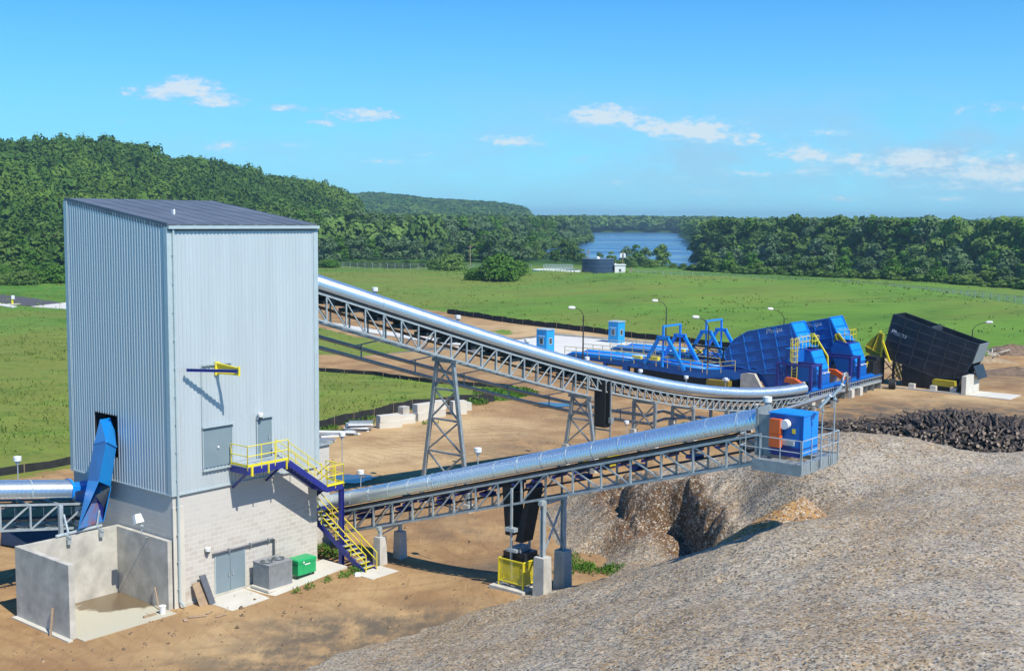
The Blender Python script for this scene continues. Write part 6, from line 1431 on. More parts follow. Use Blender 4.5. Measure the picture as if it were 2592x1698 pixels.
    mb = MB(); s = sb-.3
    def q(x, y, k=s): return tuple(atS(*z2(x, y), k))
    mb.prism([q(345, 372), q(395, 392), q(365, 665), q(330, 690), q(190, 612), q(183, 528), q(235, 470)], (0, .06, 0), M_YELD)
    for a_, b_, w_ in (((345, 372), (395, 392), .16), ((395, 392), (365, 660), .2), ((183, 528), (350, 615), .08), ((190, 612), (330, 690), .08), ((345, 385), (268, 575), .06)): mb.bar(q(*a_, s-.04), q(*b_, s-.04), w_, .12, M_YEL, up=(0, 1, 0))
    mb.bar(q(345, 368, s), q(465, 318, s+1.5), .05, .05, M_YEL); mb.bar(q(350, 395, s), q(470, 345, s+1.5), .05, .05, M_YEL)
    T.part('chute_cheek', mb)
    mb = MB(); mb.box(-4.1, -2.3, 24.4, 27.6, YZ, 3.3); mb.prism([(-4.1, 25.4, 3.3), (-2.3, 25.4, 3.3), (-2.4, 25.4, 3.7), (-3.6, 25.4, 3.8)], (0, 2.0, 0)); T.part('metering_housing', mb, M_BLACK)
    mb = MB(); mb.bar((-2.2, 26.6, 5.6), (-1.2, 26.6, 3.1), .25, .2); T.part('yellow_arm', mb, M_YEL)
    mb = MB(); mb.bar((-3.6, 24.1, .5), (-2.9, 24.1, 3.2), .2, .15); T.part('yellow_arm', mb, M_YEL)
    mb = MB(); c = [q(975, 915, sb-1.3), q(1215, 925, sb-1.3)]; t0, t1 = c[0][0], c[1][0]; mb.prism([(t0-.1, sb-1.3, 1.0), (t1+.05, sb-1.3, .9), (t1+.1, sb-1.3, 1.0), (t1, sb-1.3, 1.62), (t0, sb-1.3, 1.68), (t0-.15, sb-1.3, 1.55)], (0, .8, 0)); mb.box(t0, t1, sb-1.2, sb-.6, YZ, .95, M_DARK)
    mb.mats.insert(0, M_YEL) if M_YEL not in mb.mats else None
    single('hydraulic_unit', mb, M_YEL, 'yellow hydraulic unit below the huge black hopper', 'hydraulic unit', ((t0+t1)/2, sb-.9, YZ)) if False else None
    mb2 = MB(); mb2.prism([(t0-.1, sb-1.3, 1.0), (t1+.05, sb-1.3, .9), (t1+.1, sb-1.3, 1.0), (t1, sb-1.3, 1.62), (t0, sb-1.3, 1.68), (t0-.15, sb-1.3, 1.55)], (0, .8, 0), M_YELD); mb2.box(t0, t1, sb-1.2, sb-.6, YZ, .95, M_DARK)
    single('hydraulic_unit', mb2, M_YELD, 'dull yellow hydraulic unit below the huge black hopper', 'hydraulic unit', ((t0+t1)/2, sb-.9, YZ))
    # foundation kerb with stub piers, retaining wall, slab
    mb = MB(); mb.box(-4.5, 8.0, sb-2.3, sb-2.05, 0, YZ+.2); single('foundation_kerb', mb, M_CONCP, 'long low concrete kerb in front of the black hopper', 'kerb', (2, sb-2.2, YZ))
    for k, t in enumerate((-3.9, -2.5, 2.1, 4.6, 6.9)):
        mb = MB(); mb.box(t-.33, t+.33, sb-2.0, sb-1.45, 0, 1.0); single('stub_pier', mb, M_CONCP, 'small square concrete pier standing on the kerb below the black hopper', 'pier', (t, sb-1.8, YZ), group='stub piers below the black hopper')
    mb = MB(); p = Gy(2436, 995); mb.box(7.95, 8.45, sb-2.35, sb+2.2, 0, 2.45); single('retaining_wall', mb, M_CONCP, 'pale concrete wall closing the right end of the black hopper pit', 'wall', (8.2, sb, YZ))
    mb = MB(); mb.box(8.5, 13.2, sb-2.3, sb+2.0, 0, YZ+.08); single('concrete_slab', mb, M_CONCP, 'pale flat concrete slab right of the black hopper', 'slab', (11, sb, YZ))
    q = Gy(2257, 985); mb = MB(); mb.tube([(q[0]-.35, q[1], YZ+.62), (q[0]+.35, q[1]+.2, YZ+.62)], .62, 20, M_RUB); mb.tube([(q[0]-.37, q[1], YZ+.62), (q[0]+.37, q[1]+.2, YZ+.62)], .25, 14, M_GREY); single('tyre', mb, M_RUB, 'big black tyre standing in front of the black hopper', 'tyre', (q[0], q[1], YZ))
    q = Gy(2107, 1012); mb = MB(); mb.tube([(q[0], q[1]-.5, YZ+.45), (q[0]+.2, q[1]+.5, YZ+.5)], .5, 18, M_RUB); single('culvert_roll', mb, M_RUB, 'black roll lying beside the nearer navy portal frame', 'roll', (q[0], q[1], YZ))
    mb = MB()
    mb.box(-1.6, 1.6, 24, 26, YZ, YZ+.25)
    q = Gy(2300, 978); mb = MB(); mb.prism([(q[0]-.9, q[1], YZ), (q[0]+1.0, q[1], YZ), (q[0]+.9, q[1], YZ+.55), (q[0]+.2, q[1], YZ+.8), (q[0]-.7, q[1], YZ+.7)], (0, .8, 0)); single('blue_crate', mb, M_BOOTH, 'light blue covered crate on the kerb below the black hopper', 'crate', (q[0], q[1], YZ))
    # raised apron, booths
    mb = MB(); z = 1.95
    A = [(-37.2, YZ-.3), (-66, YZ-.3), (-66, YZ+.0), (-56, z), (-37.2, z)]
    A = [(-37.2, z-.3), (-56, z-.3), (-66, YZ-.3), (-66, YZ), (-56, z), (-37.2, z)]
    b2 = MB(); y0, y1 = 8.0, 33.3
    for q in ([(-37.3, YZ-.2), (-66, YZ-.2)],): b2.hexa([(-37.3, y0-4.5, YZ-.2), (-69, y0-4.5, YZ-.2), (-69, y1+3, YZ-.2), (-37.3, y1+3, YZ-.2), (-37.3, y0+.02, z-.12), (-55.9, y0+.02, z-.12), (-55.9, y1-.02, z-.12), (-37.3, y1-.02, z-.12)])
    single('earth_bank', b2, mat('bank_soil', (.40, .27, .13), .95, 0, .2, .5, .5, 6, col2=(.29, .18, .085)), 'earth bank carrying the raised white apron', 'bank', (0, 0, 0), kind='structure')
    mb.prism([(t, 8.0, zz) for t, zz in A], (0, 25.3, 0)); single('concrete_apron', mb, M_SLAB, 'raised white concrete apron where trucks back onto the blue dumpers', 'apron', (-50, 18, YZ), kind='structure')
    mb = MB()
    for s in (8.0, 33.1): mb.prism([(-37.2, s, z), (-56, s, z), (-66, s, YZ), (-66, s, YZ+.25), (-56, s, z+.28), (-37.2, s, z+.28)], (0, .2, 0))
    single('apron_kerb', mb, M_CONC, 'grey kerb along both edges of the raised concrete apron', 'kerb', (-60, 20, YZ))
    for (t, s, l) in ((-43.5, 14.4, 'nearer light blue control booth, left of the first light pole'), (-43.5, 31.2, 'farther light blue control booth, between the two tall light poles')):
        Bt = Thing('control_booth', l, 'booth', (t, s, z)); h = 3.0; u = .85
        mb = MB(); mb.box(t-u, t+u, s-u, s+u, z, z+h); Bt.part('wall', mb, M_BOOTH)
        mb = MB(); mb.box(t-u-.1, t+u+.1, s-u-.1, s+u+.1, z+h, z+h+.12); Bt.part('roof', mb, M_TRIM)
        for f in (0, 1):
            mb = MB()
            if f == 0: mb.box(t-.35, t+.35, s-u-.03, s-u-.002, z+1.05, z+1.95, M_TRIM); 
            else: mb.box(t+u+.002, t+u+.03, s-.35, s+.35, z+1.05, z+1.95, M_TRIM)
            wf = Bt.part('window', mb); mb = MB()
            if f == 0: mb.box(t-.26, t+.26, s-u-.04, s-u-.031, z+1.13, z+1.87)
            else: mb.box(t+u+.031, t+u+.04, s-.26, s+.26, z+1.13, z+1.87)
            Bt.part('pane', mb, M_GLASS, wf)
        mb = MB(); mb.box(t-.5, t+.5, s-u-.12, s-u-.002, z+2.15, z+2.2); Bt.part('door_hood', mb, M_WHITE)
    # light poles
    PM = mat('bronze_pole', (.045, .040, .035), .5, .2, .1, 2)
    def light_pole(u, vt, y, hx, hv, l, foot=None):
        top = atY(u, vt, y); b = (top[0], top[1], max(float(tz(top[0], top[1])), YZ)); T = Thing('light_pole', l, 'street lamp', b, 'W')
        hd = atY(hx, hv, y-.6)
        mb = MB(); mb.tube([(b[0], b[1], b[2]-.2), tuple(top)], [.12, .07], 8); T.part('pole', mb, PM)
        mb = MB(); p0 = Vector(top); p3 = Vector(hd); pm = p0.lerp(p3, .45)+Vector((0, 0, .35)); mb.tube([p0, p0.lerp(pm, .5)+Vector((0, 0, .12)), pm, p3], .045, 6); T.part('arm', mb, PM)
        d = (p3-pm).normalized(); d.z *= .3; mb = MB(); mb.tube([p3-d*.2, p3, p3+d*.6, p3+d*.75], [.1, .2, .17, .05], 10); T.part('lamp_head', mb, M_WHITE)
        mb = MB(); mb.cyl(b[0], b[1], b[2]-.3, b[2]+.75, .33, 14); T.part('pole_base', mb, M_CONCP)
    light_pole(1477, 799, 143, 1452, 779, 'light pole left of the farther booth, first from the left')
    light_pole(1687, 779, 170, 1662, 761, 'tallest light pole, rising behind the hoist frames of the nearer dumper')
    light_pole(1794, 827, 136.5, 1766, 803, 'light pole with a round white concrete foot in front of the dumper deck')
    light_pole(1985, 805, 168, 1954, 782, 'light pole just showing behind the top of the blue hoppers')
    light_pole(2462, 834, 160, 2499, 816, 'light pole behind the huge black hopper, its arm pointing right')
    # white bollards along the weed strip
    for (u, v, l) in ((1913, 1047, 'bollard beside the pipe run, nearest the ribbed conveyor'), (1968, 1029, 'bollard, second along the pipe run'), (1855, 1063, 'bollard, leftmost along the pipe run')):
        q = Gy(u, v); mb = MB(); mb.box(q[0]-.25, q[0]+.25, q[1]-.25, q[1]+.25, 0, YZ+.95); mb.hexa([(q[0]-.25, q[1]-.25, YZ+.95), (q[0]+.25, q[1]-.25, YZ+.95), (q[0]+.25, q[1]+.25, YZ+.95), (q[0]-.25, q[1]+.25, YZ+.95), (q[0]-.1, q[1]-.1, YZ+1.1), (q[0]+.1, q[1]-.1, YZ+1.1), (q[0]+.1, q[1]+.1, YZ+1.1), (q[0]-.1, q[1]+.1, YZ+1.1)]); single('bollard', mb, M_CONCP, 'stubby white concrete '+l, 'bollard', (q[0], q[1], YZ))
yard_machines()
# ------------------------------------------------------------------ chip heap, logs, small things
HP_NEAR = [  # (source px x, y, height) of heap surface points
 (700,1760,.05),(800,1692,.15),(950,1632,.2),(1144,1568,.25),(1280,1514,.4),(1372,1494,.8),(1440,1489,2.0),(1500,1474,2.8),(1550,1467,3.3),(1650,1448,4.2),(1720,1431,4.8),(1775,1415,5.2),
 (1840,1388,5.8),(1880,1370,6.0),(1916,1352,6.2),(1993,1332,6.4),(2060,1318,6.5),(2100,1311,6.5),(2200,1330,6.9),(2300,1330,7.1),(2450,1330,7.4),(2592,1320,7.6),
 (1000,1698,1.6),(1200,1698,3.0),(1400,1698,4.2),(1700,1698,5.8),(2100,1698,7.0),(2592,1698,8.0),(1300,1600,2.2),(1500,1580,3.8),(1700,1560,5.0),(2000,1560,6.3),(2300,1560,7.2),(2592,1560,7.8),
 (1500,1520,3.0),(1700,1480,4.6),(1850,1460,5.6),(2000,1440,6.2),(2200,1440,6.8),(2400,1440,7.3),(2592,1440,7.6)]
HP_UP = [(2010,1240,6.2),(1960,1200,6.3),(1900,1240,5.2),(1850,1290,4.2),(1830,1220,5.1),(1760,1225,4.6),(1665,1210,4.4),(1610,1225,4.0),(1800,1180,5.4),(1780,1150,5.3),(2100,1240,6.5),(2200,1220,7.0),(2350,1230,7.4),(2500,1230,7.5),(2592,1230,7.7),
 (2050,1160,7.4),(2112,1093,7.9),(2060,1096,7.6),(2000,1110,7.2),(1950,1130,6.9),(2177,1098,7.8),(2217,1094,7.9),(2292,1109,7.6),(2341,1131,7.1),(2379,1126,7.3),(2427,1145,7.0),(2470,1153,6.9),(2508,1146,7.2),(2592,1139,7.4),(2300,1170,7.4),(2450,1190,7.4),(1800,1290,3.9),(1700,1180,4.5)]
HP_LOBE = [(1445,1300,.75),(1440,1350,.65),(1470,1400,.6),(1560,1432,.9),(1650,1425,1.2),(1740,1410,1.4),(1462,1262,1.5),(1500,1222,2.4),(1540,1240,2.7),(1600,1215,3.2),(1560,1300,2.3),(1640,1340,2.2),(1700,1370,1.7),(1620,1395,1.4),(1590,1290,2.7),(1500,1340,1.4),(1720,1345,2.0),(1820,1400,1.4),(1900,1370,1.8),(2000,1300,2.6)]
def heap():
    # back slope of the heap (hidden side)
    back = []
    for u, v, z in ((1950,1130,6.9),(2060,1096,7.6),(2177,1098,7.8),(2292,1109,7.6),(2400,1135,7.2),(2508,1146,7.2),(2592,1139,7.4)):
        g = G(u, v, z); d = g[:2]/np.linalg.norm(g[:2]); q = g[:2]+d*6; back.append((q[0], q[1], z*.55)); q = g[:2]+d*13; back.append((q[0], q[1], -.3))
    g = G(1700, 1180, 4.5); d = g[:2]/np.linalg.norm(g[:2]); back += [(g[0]+d[0]*4, g[1]+d[1]*4, 1.5), (g[0]+d[0]*8, g[1]+d[1]*8, -.5)]
    g = G(1560, 1215, 2.6); back += [(g[0]-1, g[1]+5, -.3), (g[0]+3, g[1]+6, -.3)]
    side = [(-12, 40, -.6), (-13, 47, -.6), (-6, 56, -.5), (-1, 60.5, -.3), (5, 66.5, -.4), (4.5, 62, .1), (-10, 30, -.3), (2, 28, 3), (12, 28, 5.5), (22, 30, 7), (34, 34, 8), (40, 45, 8.4), (42, 60, 8.2), (44, 74, 3), (36, 80, -1), (25, 80, -1)]
    # smooth thin-plate style interpolation, one surface each side of the dug face
    st = .17; xs = np.arange(-14, 44, st); ys = np.arange(27, 80, st); X, Y = np.meshgrid(xs, ys)
    def rbf(P, soft=.5):
        xy = P[:, :2]; n = len(P); D2 = ((xy[:, None]-xy[None])**2).sum(-1); phi = lambda r2: np.sqrt(r2+.6)
        A = np.zeros((n+3, n+3)); A[:n, :n] = phi(D2)-np.eye(n)*soft; A[:n, n] = 1; A[:n, n+1:n+3] = xy; A[n, :n] = 1; A[n+1:n+3, :n] = xy.T
        c = np.linalg.solve(A, np.concatenate([P[:, 2], [0, 0, 0]])); Z = np.full(X.shape, c[n])+c[n+1]*X+c[n+2]*Y
        for i in range(n): Z += c[i]*phi((X-xy[i, 0])**2+(Y-xy[i, 1])**2)
        return Z
    rest = np.array(back+side)
    def pts(L): return np.array([(*G(u, v, z)[:2], z) for u, v, z in L])
    ZL = rbf(np.concatenate([pts(HP_NEAR+HP_LOBE), rest])); val = np.array([(y*(u-1296)/F, y, z) for u, y, z in ((1850, 59, 3.6), (1900, 58, 4.1), (1950, 57, 4.6), (2030, 56, 5.2), (2000, 56.5, 4.9), (2080, 55.8, 5.5), (2130, 55.5, 6.0))]); ZU = rbf(np.concatenate([pts(HP_NEAR+HP_UP), rest, val]))
    cut = np.array([G(u, v, z)[:2] for u, v, z in ((1560,1215,3.2),(1595,1275,3.1),(1650,1275,3.4),(1735,1285,3.4),(1775,1345,2.7),(1800,1400,2.3))])
    wob = (fbm(X, Y, 1.7, 91, 3)-.5)*3.4+(fbm(X, Y, .55, 93, 2)-.5)*1.1
    d = np.full(X.shape, 1e9); sg = np.zeros(X.shape)
    for i, (a, b) in enumerate(zip(cut, cut[1:])):
        e = b-a; t = ((X-a[0])*e[0]+(Y-a[1])*e[1])/(e@e); t = np.clip(t, 0 if i else -9, 1 if i < len(cut)-2 else 9); dd = np.hypot(X-a[0]-e[0]*t, Y-a[1]-e[1]*t); cr = e[0]*(Y-a[1])-e[1]*(X-a[0]); m = dd < d; d = np.where(m, dd, d); sg = np.where(m, cr, sg)
    L = cut[0]; R = cut[-1]; tt = ((X-L[0])*(R-L)[0]+(Y-L[1])*(R-L)[1])/((R-L)@(R-L)); endm = sms(-.25, .02, tt)*(1-sms(1.0, 1.3, tt))
    dist = np.where(sg > 0, d, -d)+wob*.6*endm       # positive on the upper side
    wd = .22+2.6*(1-endm); k = np.clip((dist+wd)/(2*wd), 0, 1); k = k*k*(3-2*k); Z = ZL*(1-k)+np.maximum(ZU, ZL)*k
    Z += endm*(.45*np.exp(-((dist-.9)/.7)**2)-.35*np.exp(-((dist+.55)/.5)**2))
    Z += endm*np.exp(-(dist/1.4)**2)*((fbm(X, Y, .9, 131, 3)-.5)*1.5+(fbm(X, Y, .4, 135, 2)-.5)*.5)
    # relief
    Z += (fbm(X, Y, 5.5, 81, 3)-.5)*.55+(fbm(X, Y, 1.1, 84, 3)-.5)*.20+(fbm(X, Y, .35, 86, 2)-.5)*.09
    Z += (fbm(X*.35+Y*.2, Y, 2.6, 88, 2)-.5)*.22
    Z = np.minimum(Z, 9.2)
    # fresh cone
    gc = G(2022, 1258, 6.6); rc = np.hypot(X-gc[0], (Y-gc[1])); cone = 6.9-.75*rc; 
    v = np.stack([X.ravel(), Y.ravel(), Z.ravel()], 1); nx = X.shape[1]; ny = X.shape[0]
    i = np.arange(ny-1)[:, None]*nx+np.arange(nx-1)[None]; q = np.stack([i, i+1, i+nx+1, i+nx], -1).reshape(-1, 4)
    gz = tz(v[:, 0], v[:, 1]); keep = (v[:, 2] > gz-.35); q = q[keep[q].any(1)]
    me = bpy.data.meshes.new('chip_heap'); me.vertices.add(len(v)); me.vertices.foreach_set('co', v.ravel()); me.loops.add(q.size); me.loops.foreach_set('vertex_index', q.ravel()); me.polygons.add(len(q))
    me.polygons.foreach_set('loop_start', np.arange(len(q))*4); me.polygons.foreach_set('loop_total', np.full(len(q), 4)); me.polygons.foreach_set('use_smooth', np.ones(len(q), bool)); me.update()
    # attribute: R brown of the dug face and lobes, darkened for the shade there, G path of finer grey
    face = np.clip(1.25*np.exp(-(np.clip(dist, -9, 9)+.3)**2/1.7), 0, 1)*endm
    lobe = np.exp(-((X-G(1700,1340,2)[0])/2.2)**2-((Y-G(1700,1340,2)[1])/2.5)**2)
    ca = me.color_attributes.new('chips', 'FLOAT_COLOR', 'POINT'); fr = np.clip(face*1.1+lobe*.6, 0, 1)
    ca.data.foreach_set('color', np.stack([fr.ravel(), np.zeros(X.size), np.zeros(X.size), np.ones(X.size)], 1).ravel())
    me.materials.append(chip_mat('wood_chips', (.33, .245, .150), (.385, .33, .25), (.40, .26, .12)))
    o = bpy.data.objects.new('chip_heap', me); COL.objects.link(o); tag(o, 'huge rolling heap of grey-brown wood chips filling the lower right of the yard', 'wood chips', kind='stuff')
    return X, Y, Z
def chip_mat(name, c1, c2, c3):
    m = bpy.data.materials.new(name); m.use_nodes = True; nt = m.node_tree; N = nt.nodes; L = nt.links; b = N['Principled BSDF']; b.inputs['Roughness'].default_value = .85; b.inputs['Specular IOR Level'].default_value = .25
    g = N.new('ShaderNodeNewGeometry')
    def mapped(sc):
        mp = N.new('ShaderNodeMapping'); mp.inputs['Scale'].default_value = sc; L.new(g.outputs['Position'], mp.inputs[0]); return mp.outputs[0]
    def vor(sc, st=(1, 1, 1)):
        v = N.new('ShaderNodeTexVoronoi'); v.inputs['Scale'].default_value = sc; v.inputs['Randomness'].default_value = 1; L.new(mapped(st), v.inputs['Vector']); return v
    def noise(sc, det=5, ro=.6):
        n = N.new('ShaderNodeTexNoise'); n.inputs['Scale'].default_value = sc; n.inputs['Detail'].default_value = det; n.inputs['Roughness'].default_value = ro; L.new(g.outputs['Position'], n.inputs['Vector']); return n.outputs[0]
    def mix(f, a, b_, bt='MIX'):
        q = N.new('ShaderNodeMix'); q.data_type = 'RGBA'; q.blend_type = bt
        if hasattr(f, 'links'): L.new(f, q.inputs[0])
        else: q.inputs[0].default_value = f
        for i, k in ((6, a), (7, b_)):
            if hasattr(k, 'links'): L.new(k, q.inputs[i])
            else: q.inputs[i].default_value = (*k, 1)
        return q.outputs[2]
    def mr(x, a, b_, c_=0, d_=1):
        n = N.new('ShaderNodeMapRange'); n.inputs[1].default_value = a; n.inputs[2].default_value = b_; n.inputs[3].default_value = c_; n.inputs[4].default_value = d_; L.new(x, n.inputs[0]); return n.outputs[0]
    at = N.new('ShaderNodeAttribute'); at.attribute_name = 'chips'; sp = N.new('ShaderNodeSeparateColor'); L.new(at.outputs['Color'], sp.inputs[0])
    big = mr(noise(.16, 6, .65), .40, .60); med = mr(noise(.9, 5, .65), .50, .68)
    c = mix(big, c1, c2); 
    k = N.new('ShaderNodeMath'); k.operation = 'MULTIPLY'; L.new(med, k.inputs[0]); k.inputs[1].default_value = .55; c = mix(k.outputs[0], c, c3)
    c = mix(sp.outputs[0], c, (.155, .085, .038)); c = mix(mr(noise(.42, 7, .7), .56, .68, 0, .5), c, (.17, .125, .085))
    v1 = vor(13.5, (1, 1, 1.4)); v2 = vor(8, (1.3, .8, 1)); s1 = N.new('ShaderNodeSeparateColor'); L.new(v1.outputs['Color'], s1.inputs[0]); s2 = N.new('ShaderNodeSeparateColor'); L.new(v2.outputs['Color'], s2.inputs[0])
    # each chip has its own tone, some pale, a few dark gaps
    c = mix(mr(s1.outputs[0], .0, .42, .85, 0), c, (.075, .06, .05)); c = mix(mr(s1.outputs[1], .72, 1.0, 0, .95), c, (.58, .53, .45)); c = mix(mr(s2.outputs[0], .84, .95, 0, .55), c, (.56, .48, .36)); c = mix(mr(s2.outputs[1], .0, .16, .55, 0), c, (.12, .085, .06))
    L.new(c, b.inputs['Base Color'])
    n3 = N.new('ShaderNodeMath'); n3.operation = 'ADD'; L.new(s1.outputs[2], n3.inputs[0]); L.new(s2.outputs[2], n3.inputs[1])
    bp = N.new('ShaderNodeBump'); bp.inputs['Strength'].default_value = .75; bp.inputs['Distance'].default_value = .05; L.new(n3.outputs[0], bp.inputs['Height'])
    vm = N.new('ShaderNodeVectorMath'); vm.operation = 'SUBTRACT'; L.new(v1.outputs['Color'], vm.inputs[0]); vm.inputs[1].default_value = (.5, .5, .5)
    vs = N.new('ShaderNodeVectorMath'); vs.operation = 'SCALE'; L.new(vm.outputs[0], vs.inputs[0]); vs.inputs['Scale'].default_value = .75
    va = N.new('ShaderNodeVectorMath'); L.new(vs.outputs[0], va.inputs[0]); L.new(bp.outputs[0], va.inputs[1]); vn_ = N.new('ShaderNodeVectorMath'); vn_.operation = 'NORMALIZE'; L.new(va.outputs[0], vn_.inputs[0]); L.new(vn_.outputs[0], b.inputs['Normal'])
    return m
HX, HY, HZ = heap()
_k = 0
def heap_z(x, y):
    i = int(round((x-HX[0, 0])/.17)); j = int(round((y-HY[0, 0])/.17))
    if 0 <= i < HX.shape[1] and 0 <= j < HX.shape[0]: return float(HZ[j, i])
    return 0
def fresh_cone():
    g = G(2034, 1244, 7.25); cx, cy, top = g[0], g[1], 7.25; r = np.random.default_rng(9)
    n = 90; m = 34; V = []; 
    for j in range(m):
        for i in range(n):
            a = 2*pi*i/n; R = 3.3*j/(m-1); rr = R*(1+.30*cos(a-3.9)); x = cx+rr*cos(a); y = cy+rr*sin(a)*.8
            V.append((x, y, top-.80*R+.25*math.exp(-R*2)*-1+(float(fbm(np.array(x), np.array(y), .6, 95, 2))-.5)*.16))
    mb = MB(); mb.v = V
    for j in range(m-1):
        for i in range(n): mb.f.append((j*n+i, j*n+(i+1) % n, (j+1)*n+(i+1) % n, (j+1)*n+i)); mb.m.append(0)
    single('fresh_chip_cone', mb, chip_mat('fresh_chips', (.44, .235, .075), (.50, .29, .10), (.34, .17, .06)), 'small cone of fresh orange-brown chips lying on the grey heap', 'wood chips', (0, 0, 0), 'W', smooth=True, kind='stuff')
fresh_cone()
# ---- log pile: a few shared logs, the ones that show largest as things, the rest as one mass
def logs():
    R = random.Random(12); lm = [mat('log_bark', (.040, .030, .025), .9, 0, .2, 3, col2=(.014, .012, .013)), mat('log_bark_pale', (.15, .11, .082), .9, 0, .2, 3, col2=(.022, .018, .015))]; end = mat('sawn_end', (.36, .28, .21), .85, 0, .15, 6)
    me = []
    for k in range(6):
        mb = MB(); L = [1.6, 2.4, 1.1, 2.0, 1.4, 2.8][k]; r = [.10, .085, .13, .115, .10, .075][k]; n = 8; m_ = lm[k % 2]
        pts = [(0, -L/2+L*i/4, R.uniform(-.04, .04)) for i in range(5)]; mb.tube(pts, [r*R.uniform(.85, 1.1) for _ in pts], n, m_, cap=False)
        b = 0; mb.f.append(tuple(range(n))[::-1]); mb.m.append(mb.mi(end)); e = 4*n; mb.f.append(tuple(e+j for j in range(n))); mb.m.append(mb.mi(end))
        me.append(mesh_from('log', mb, None, smooth=False))
    def hz(x, y):
        """pile profile: ridges running across"""
        u = px_of(x, y); d = y
        top = np.interp(u, [2050, 2090, 2130, 2200, 2320, 2420, 2500, 2600, 2900], [.6, 2.1, 2.6, 2.7, 3.6, 4.1, 3.8, 3.6, 3.5])
        c = np.interp(u, [2050, 2150, 2300, 2592, 2900], [100, 97, 95, 93, 92]); a = (d-c)
        return float(top*max(0, 1-(a/7.5)**2 if a > 0 else 1-(a/12.)**2))
    spots = []
    while len(spots) < 2600:
        u = R.uniform(2040, 2760); y = R.uniform(80, 103); x = (u-1296)/F*y; h = hz(x, y)
        if h < .12: continue
        spots.append((x, y, h+YZ))
    spots.sort(key=lambda p: -( (p[2]-YZ) - abs(p[1]-93)*.05))
    def place(x, y, z, k, rz, rx, ry): return Matrix.Translation((x, y, z)) @ Matrix.Rotation(rz, 4, 'Z') @ Matrix.Rotation(rx, 4, 'X')
    vis = [p for p in spots if px_of(p[0], p[1]) < 2600][:290]; vs = set(vis)
    for (x, y, z) in vis:
        k = R.randrange(6); o = bpy.data.objects.new('log', me[k]); COL.objects.link(o)
        u = px_of(x, y); top = y > 93.5; base = (-1.0 if u > 2250 else -.9) if top else -.25
        o.matrix_world = place(x, y, z+R.uniform(-.1, .12), k, base+R.gauss(0, .33), R.gauss(0, .15)+(0 if top else .2), 0)
        tag(o, 'rough cut log lying in the dark pile behind the chip heap', 'log', 'logs in the dark pile')
    out = MB(); out.mats = [lm[0], lm[1], end]; 
    for (x, y, z) in spots:
        if (x, y, z) in vs: continue
        k = R.randrange(6); M = place(x, y, z-.12, k, (-1.0 if y > 94 else -.2)+R.gauss(0, .4), R.gauss(0, .2), 0); b = len(out.v); out.v += [tuple(M @ v.co) for v in me[k].vertices]
        for p in me[k].polygons: out.f.append(tuple(b+i for i in p.vertices)); out.m.append(2 if p.material_index else k % 2)
    # dark core of bark and soil under the logs
    xs = np.linspace(20, 52, 66); ys = np.linspace(78, 104, 54); b = len(out.v)
    dm = mat('pile_core', (.035, .030, .027), .95, 0, .3, 2); out.mats.append(dm)
    for yy in ys:
        for xx in xs: out.v.append((xx, yy, hz(xx, yy)+YZ-.32+R.uniform(-.08, .08)))
    for j in range(len(ys)-1):
        for i in range(len(xs)-1): a = b+j*len(xs)+i; out.f.append((a, a+1, a+len(xs)+1, a+len(xs))); out.m.append(3)
    meo = mesh_from('log_mass', out, None); o = bpy.data.objects.new('log_mass', meo); COL.objects.link(o); tag(o, 'dark tangled mass of logs and bark below the top layer of the pile', 'log pile', kind='stuff')
logs()
# ---- silt fences
def silt(pts, label, h=.62, z=None, group=None):
    mb = MB(); P = []
    for (u, v) in pts: g = G(u, v, YZ if z is None else z); P.append(Vector((g[0], g[1], float(tz(g[0], g[1])))))
    P = resample(P, 1.6); o = P[0]
    T = Thing('silt_fence', label, 'silt fence', tuple(o), 'W', group)
    r = random.Random(len(P)); Q = [p+Vector((r.uniform(-.08, .08), r.uniform(-.08, .08), 0)) for p in P]
    for p in Q: p.z = float(tz(p.x, p.y))
    for i, (a, b) in enumerate(zip(Q, Q[1:])):
        d = (b-a); d.z = 0; n = Vector((-d.y, d.x, 0)).normalized()*.012; ha = h*(.9+.2*((i*7) % 5)/5); hb = h*(.9+.2*(((i+1)*7) % 5)/5)
        mb.hexa([a-n-Vector((0, 0, .1)), b-n-Vector((0, 0, .1)), b+n-Vector((0, 0, .1)), a+n-Vector((0, 0, .1)), a-n+Vector((0, 0, ha)), b-n+Vector((0, 0, hb)), b+n+Vector((0, 0, hb)), a+n+Vector((0, 0, ha))])
    T.part('fabric', mb, M_SILT)
    for p in Q[::2]: mb = MB(); mb.bar(p+Vector((0, -.03, -.2)), p+Vector((0, -.03, h+.18)), .05, .04); T.part('stake', mb, M_WOOD)
silt([(u*K, v*K) for u, v in [(-60,1122),(0,1116),(60,1106),(168,1087),(300,1070)]], 'low black silt fence running to the left edge behind the transfer conveyor', z=0)
silt([(u*K, v*K) for u, v in [(600,860),(735,861),(800,866),(870,871),(950,884),(1000,890),(1100,897),(1190,903)]], 'thin black silt fence along the far side of the grass tongue', .5)
silt([(u*K, v*K) for u, v in [(600,1020),(735,1003),(800,985),(870,969),(960,950),(1040,944),(1110,938),(1150,933)]], 'black silt fence along the near side of the grass tongue, behind the concrete blocks', .95)
silt([(u*K, v*K) for u, v in [(1040,728),(1100,737),(1240,755),(1350,769),(1500,787),(1640,805),(1750,818)]], 'long black silt fence at the foot of the mown mound', 1.0)
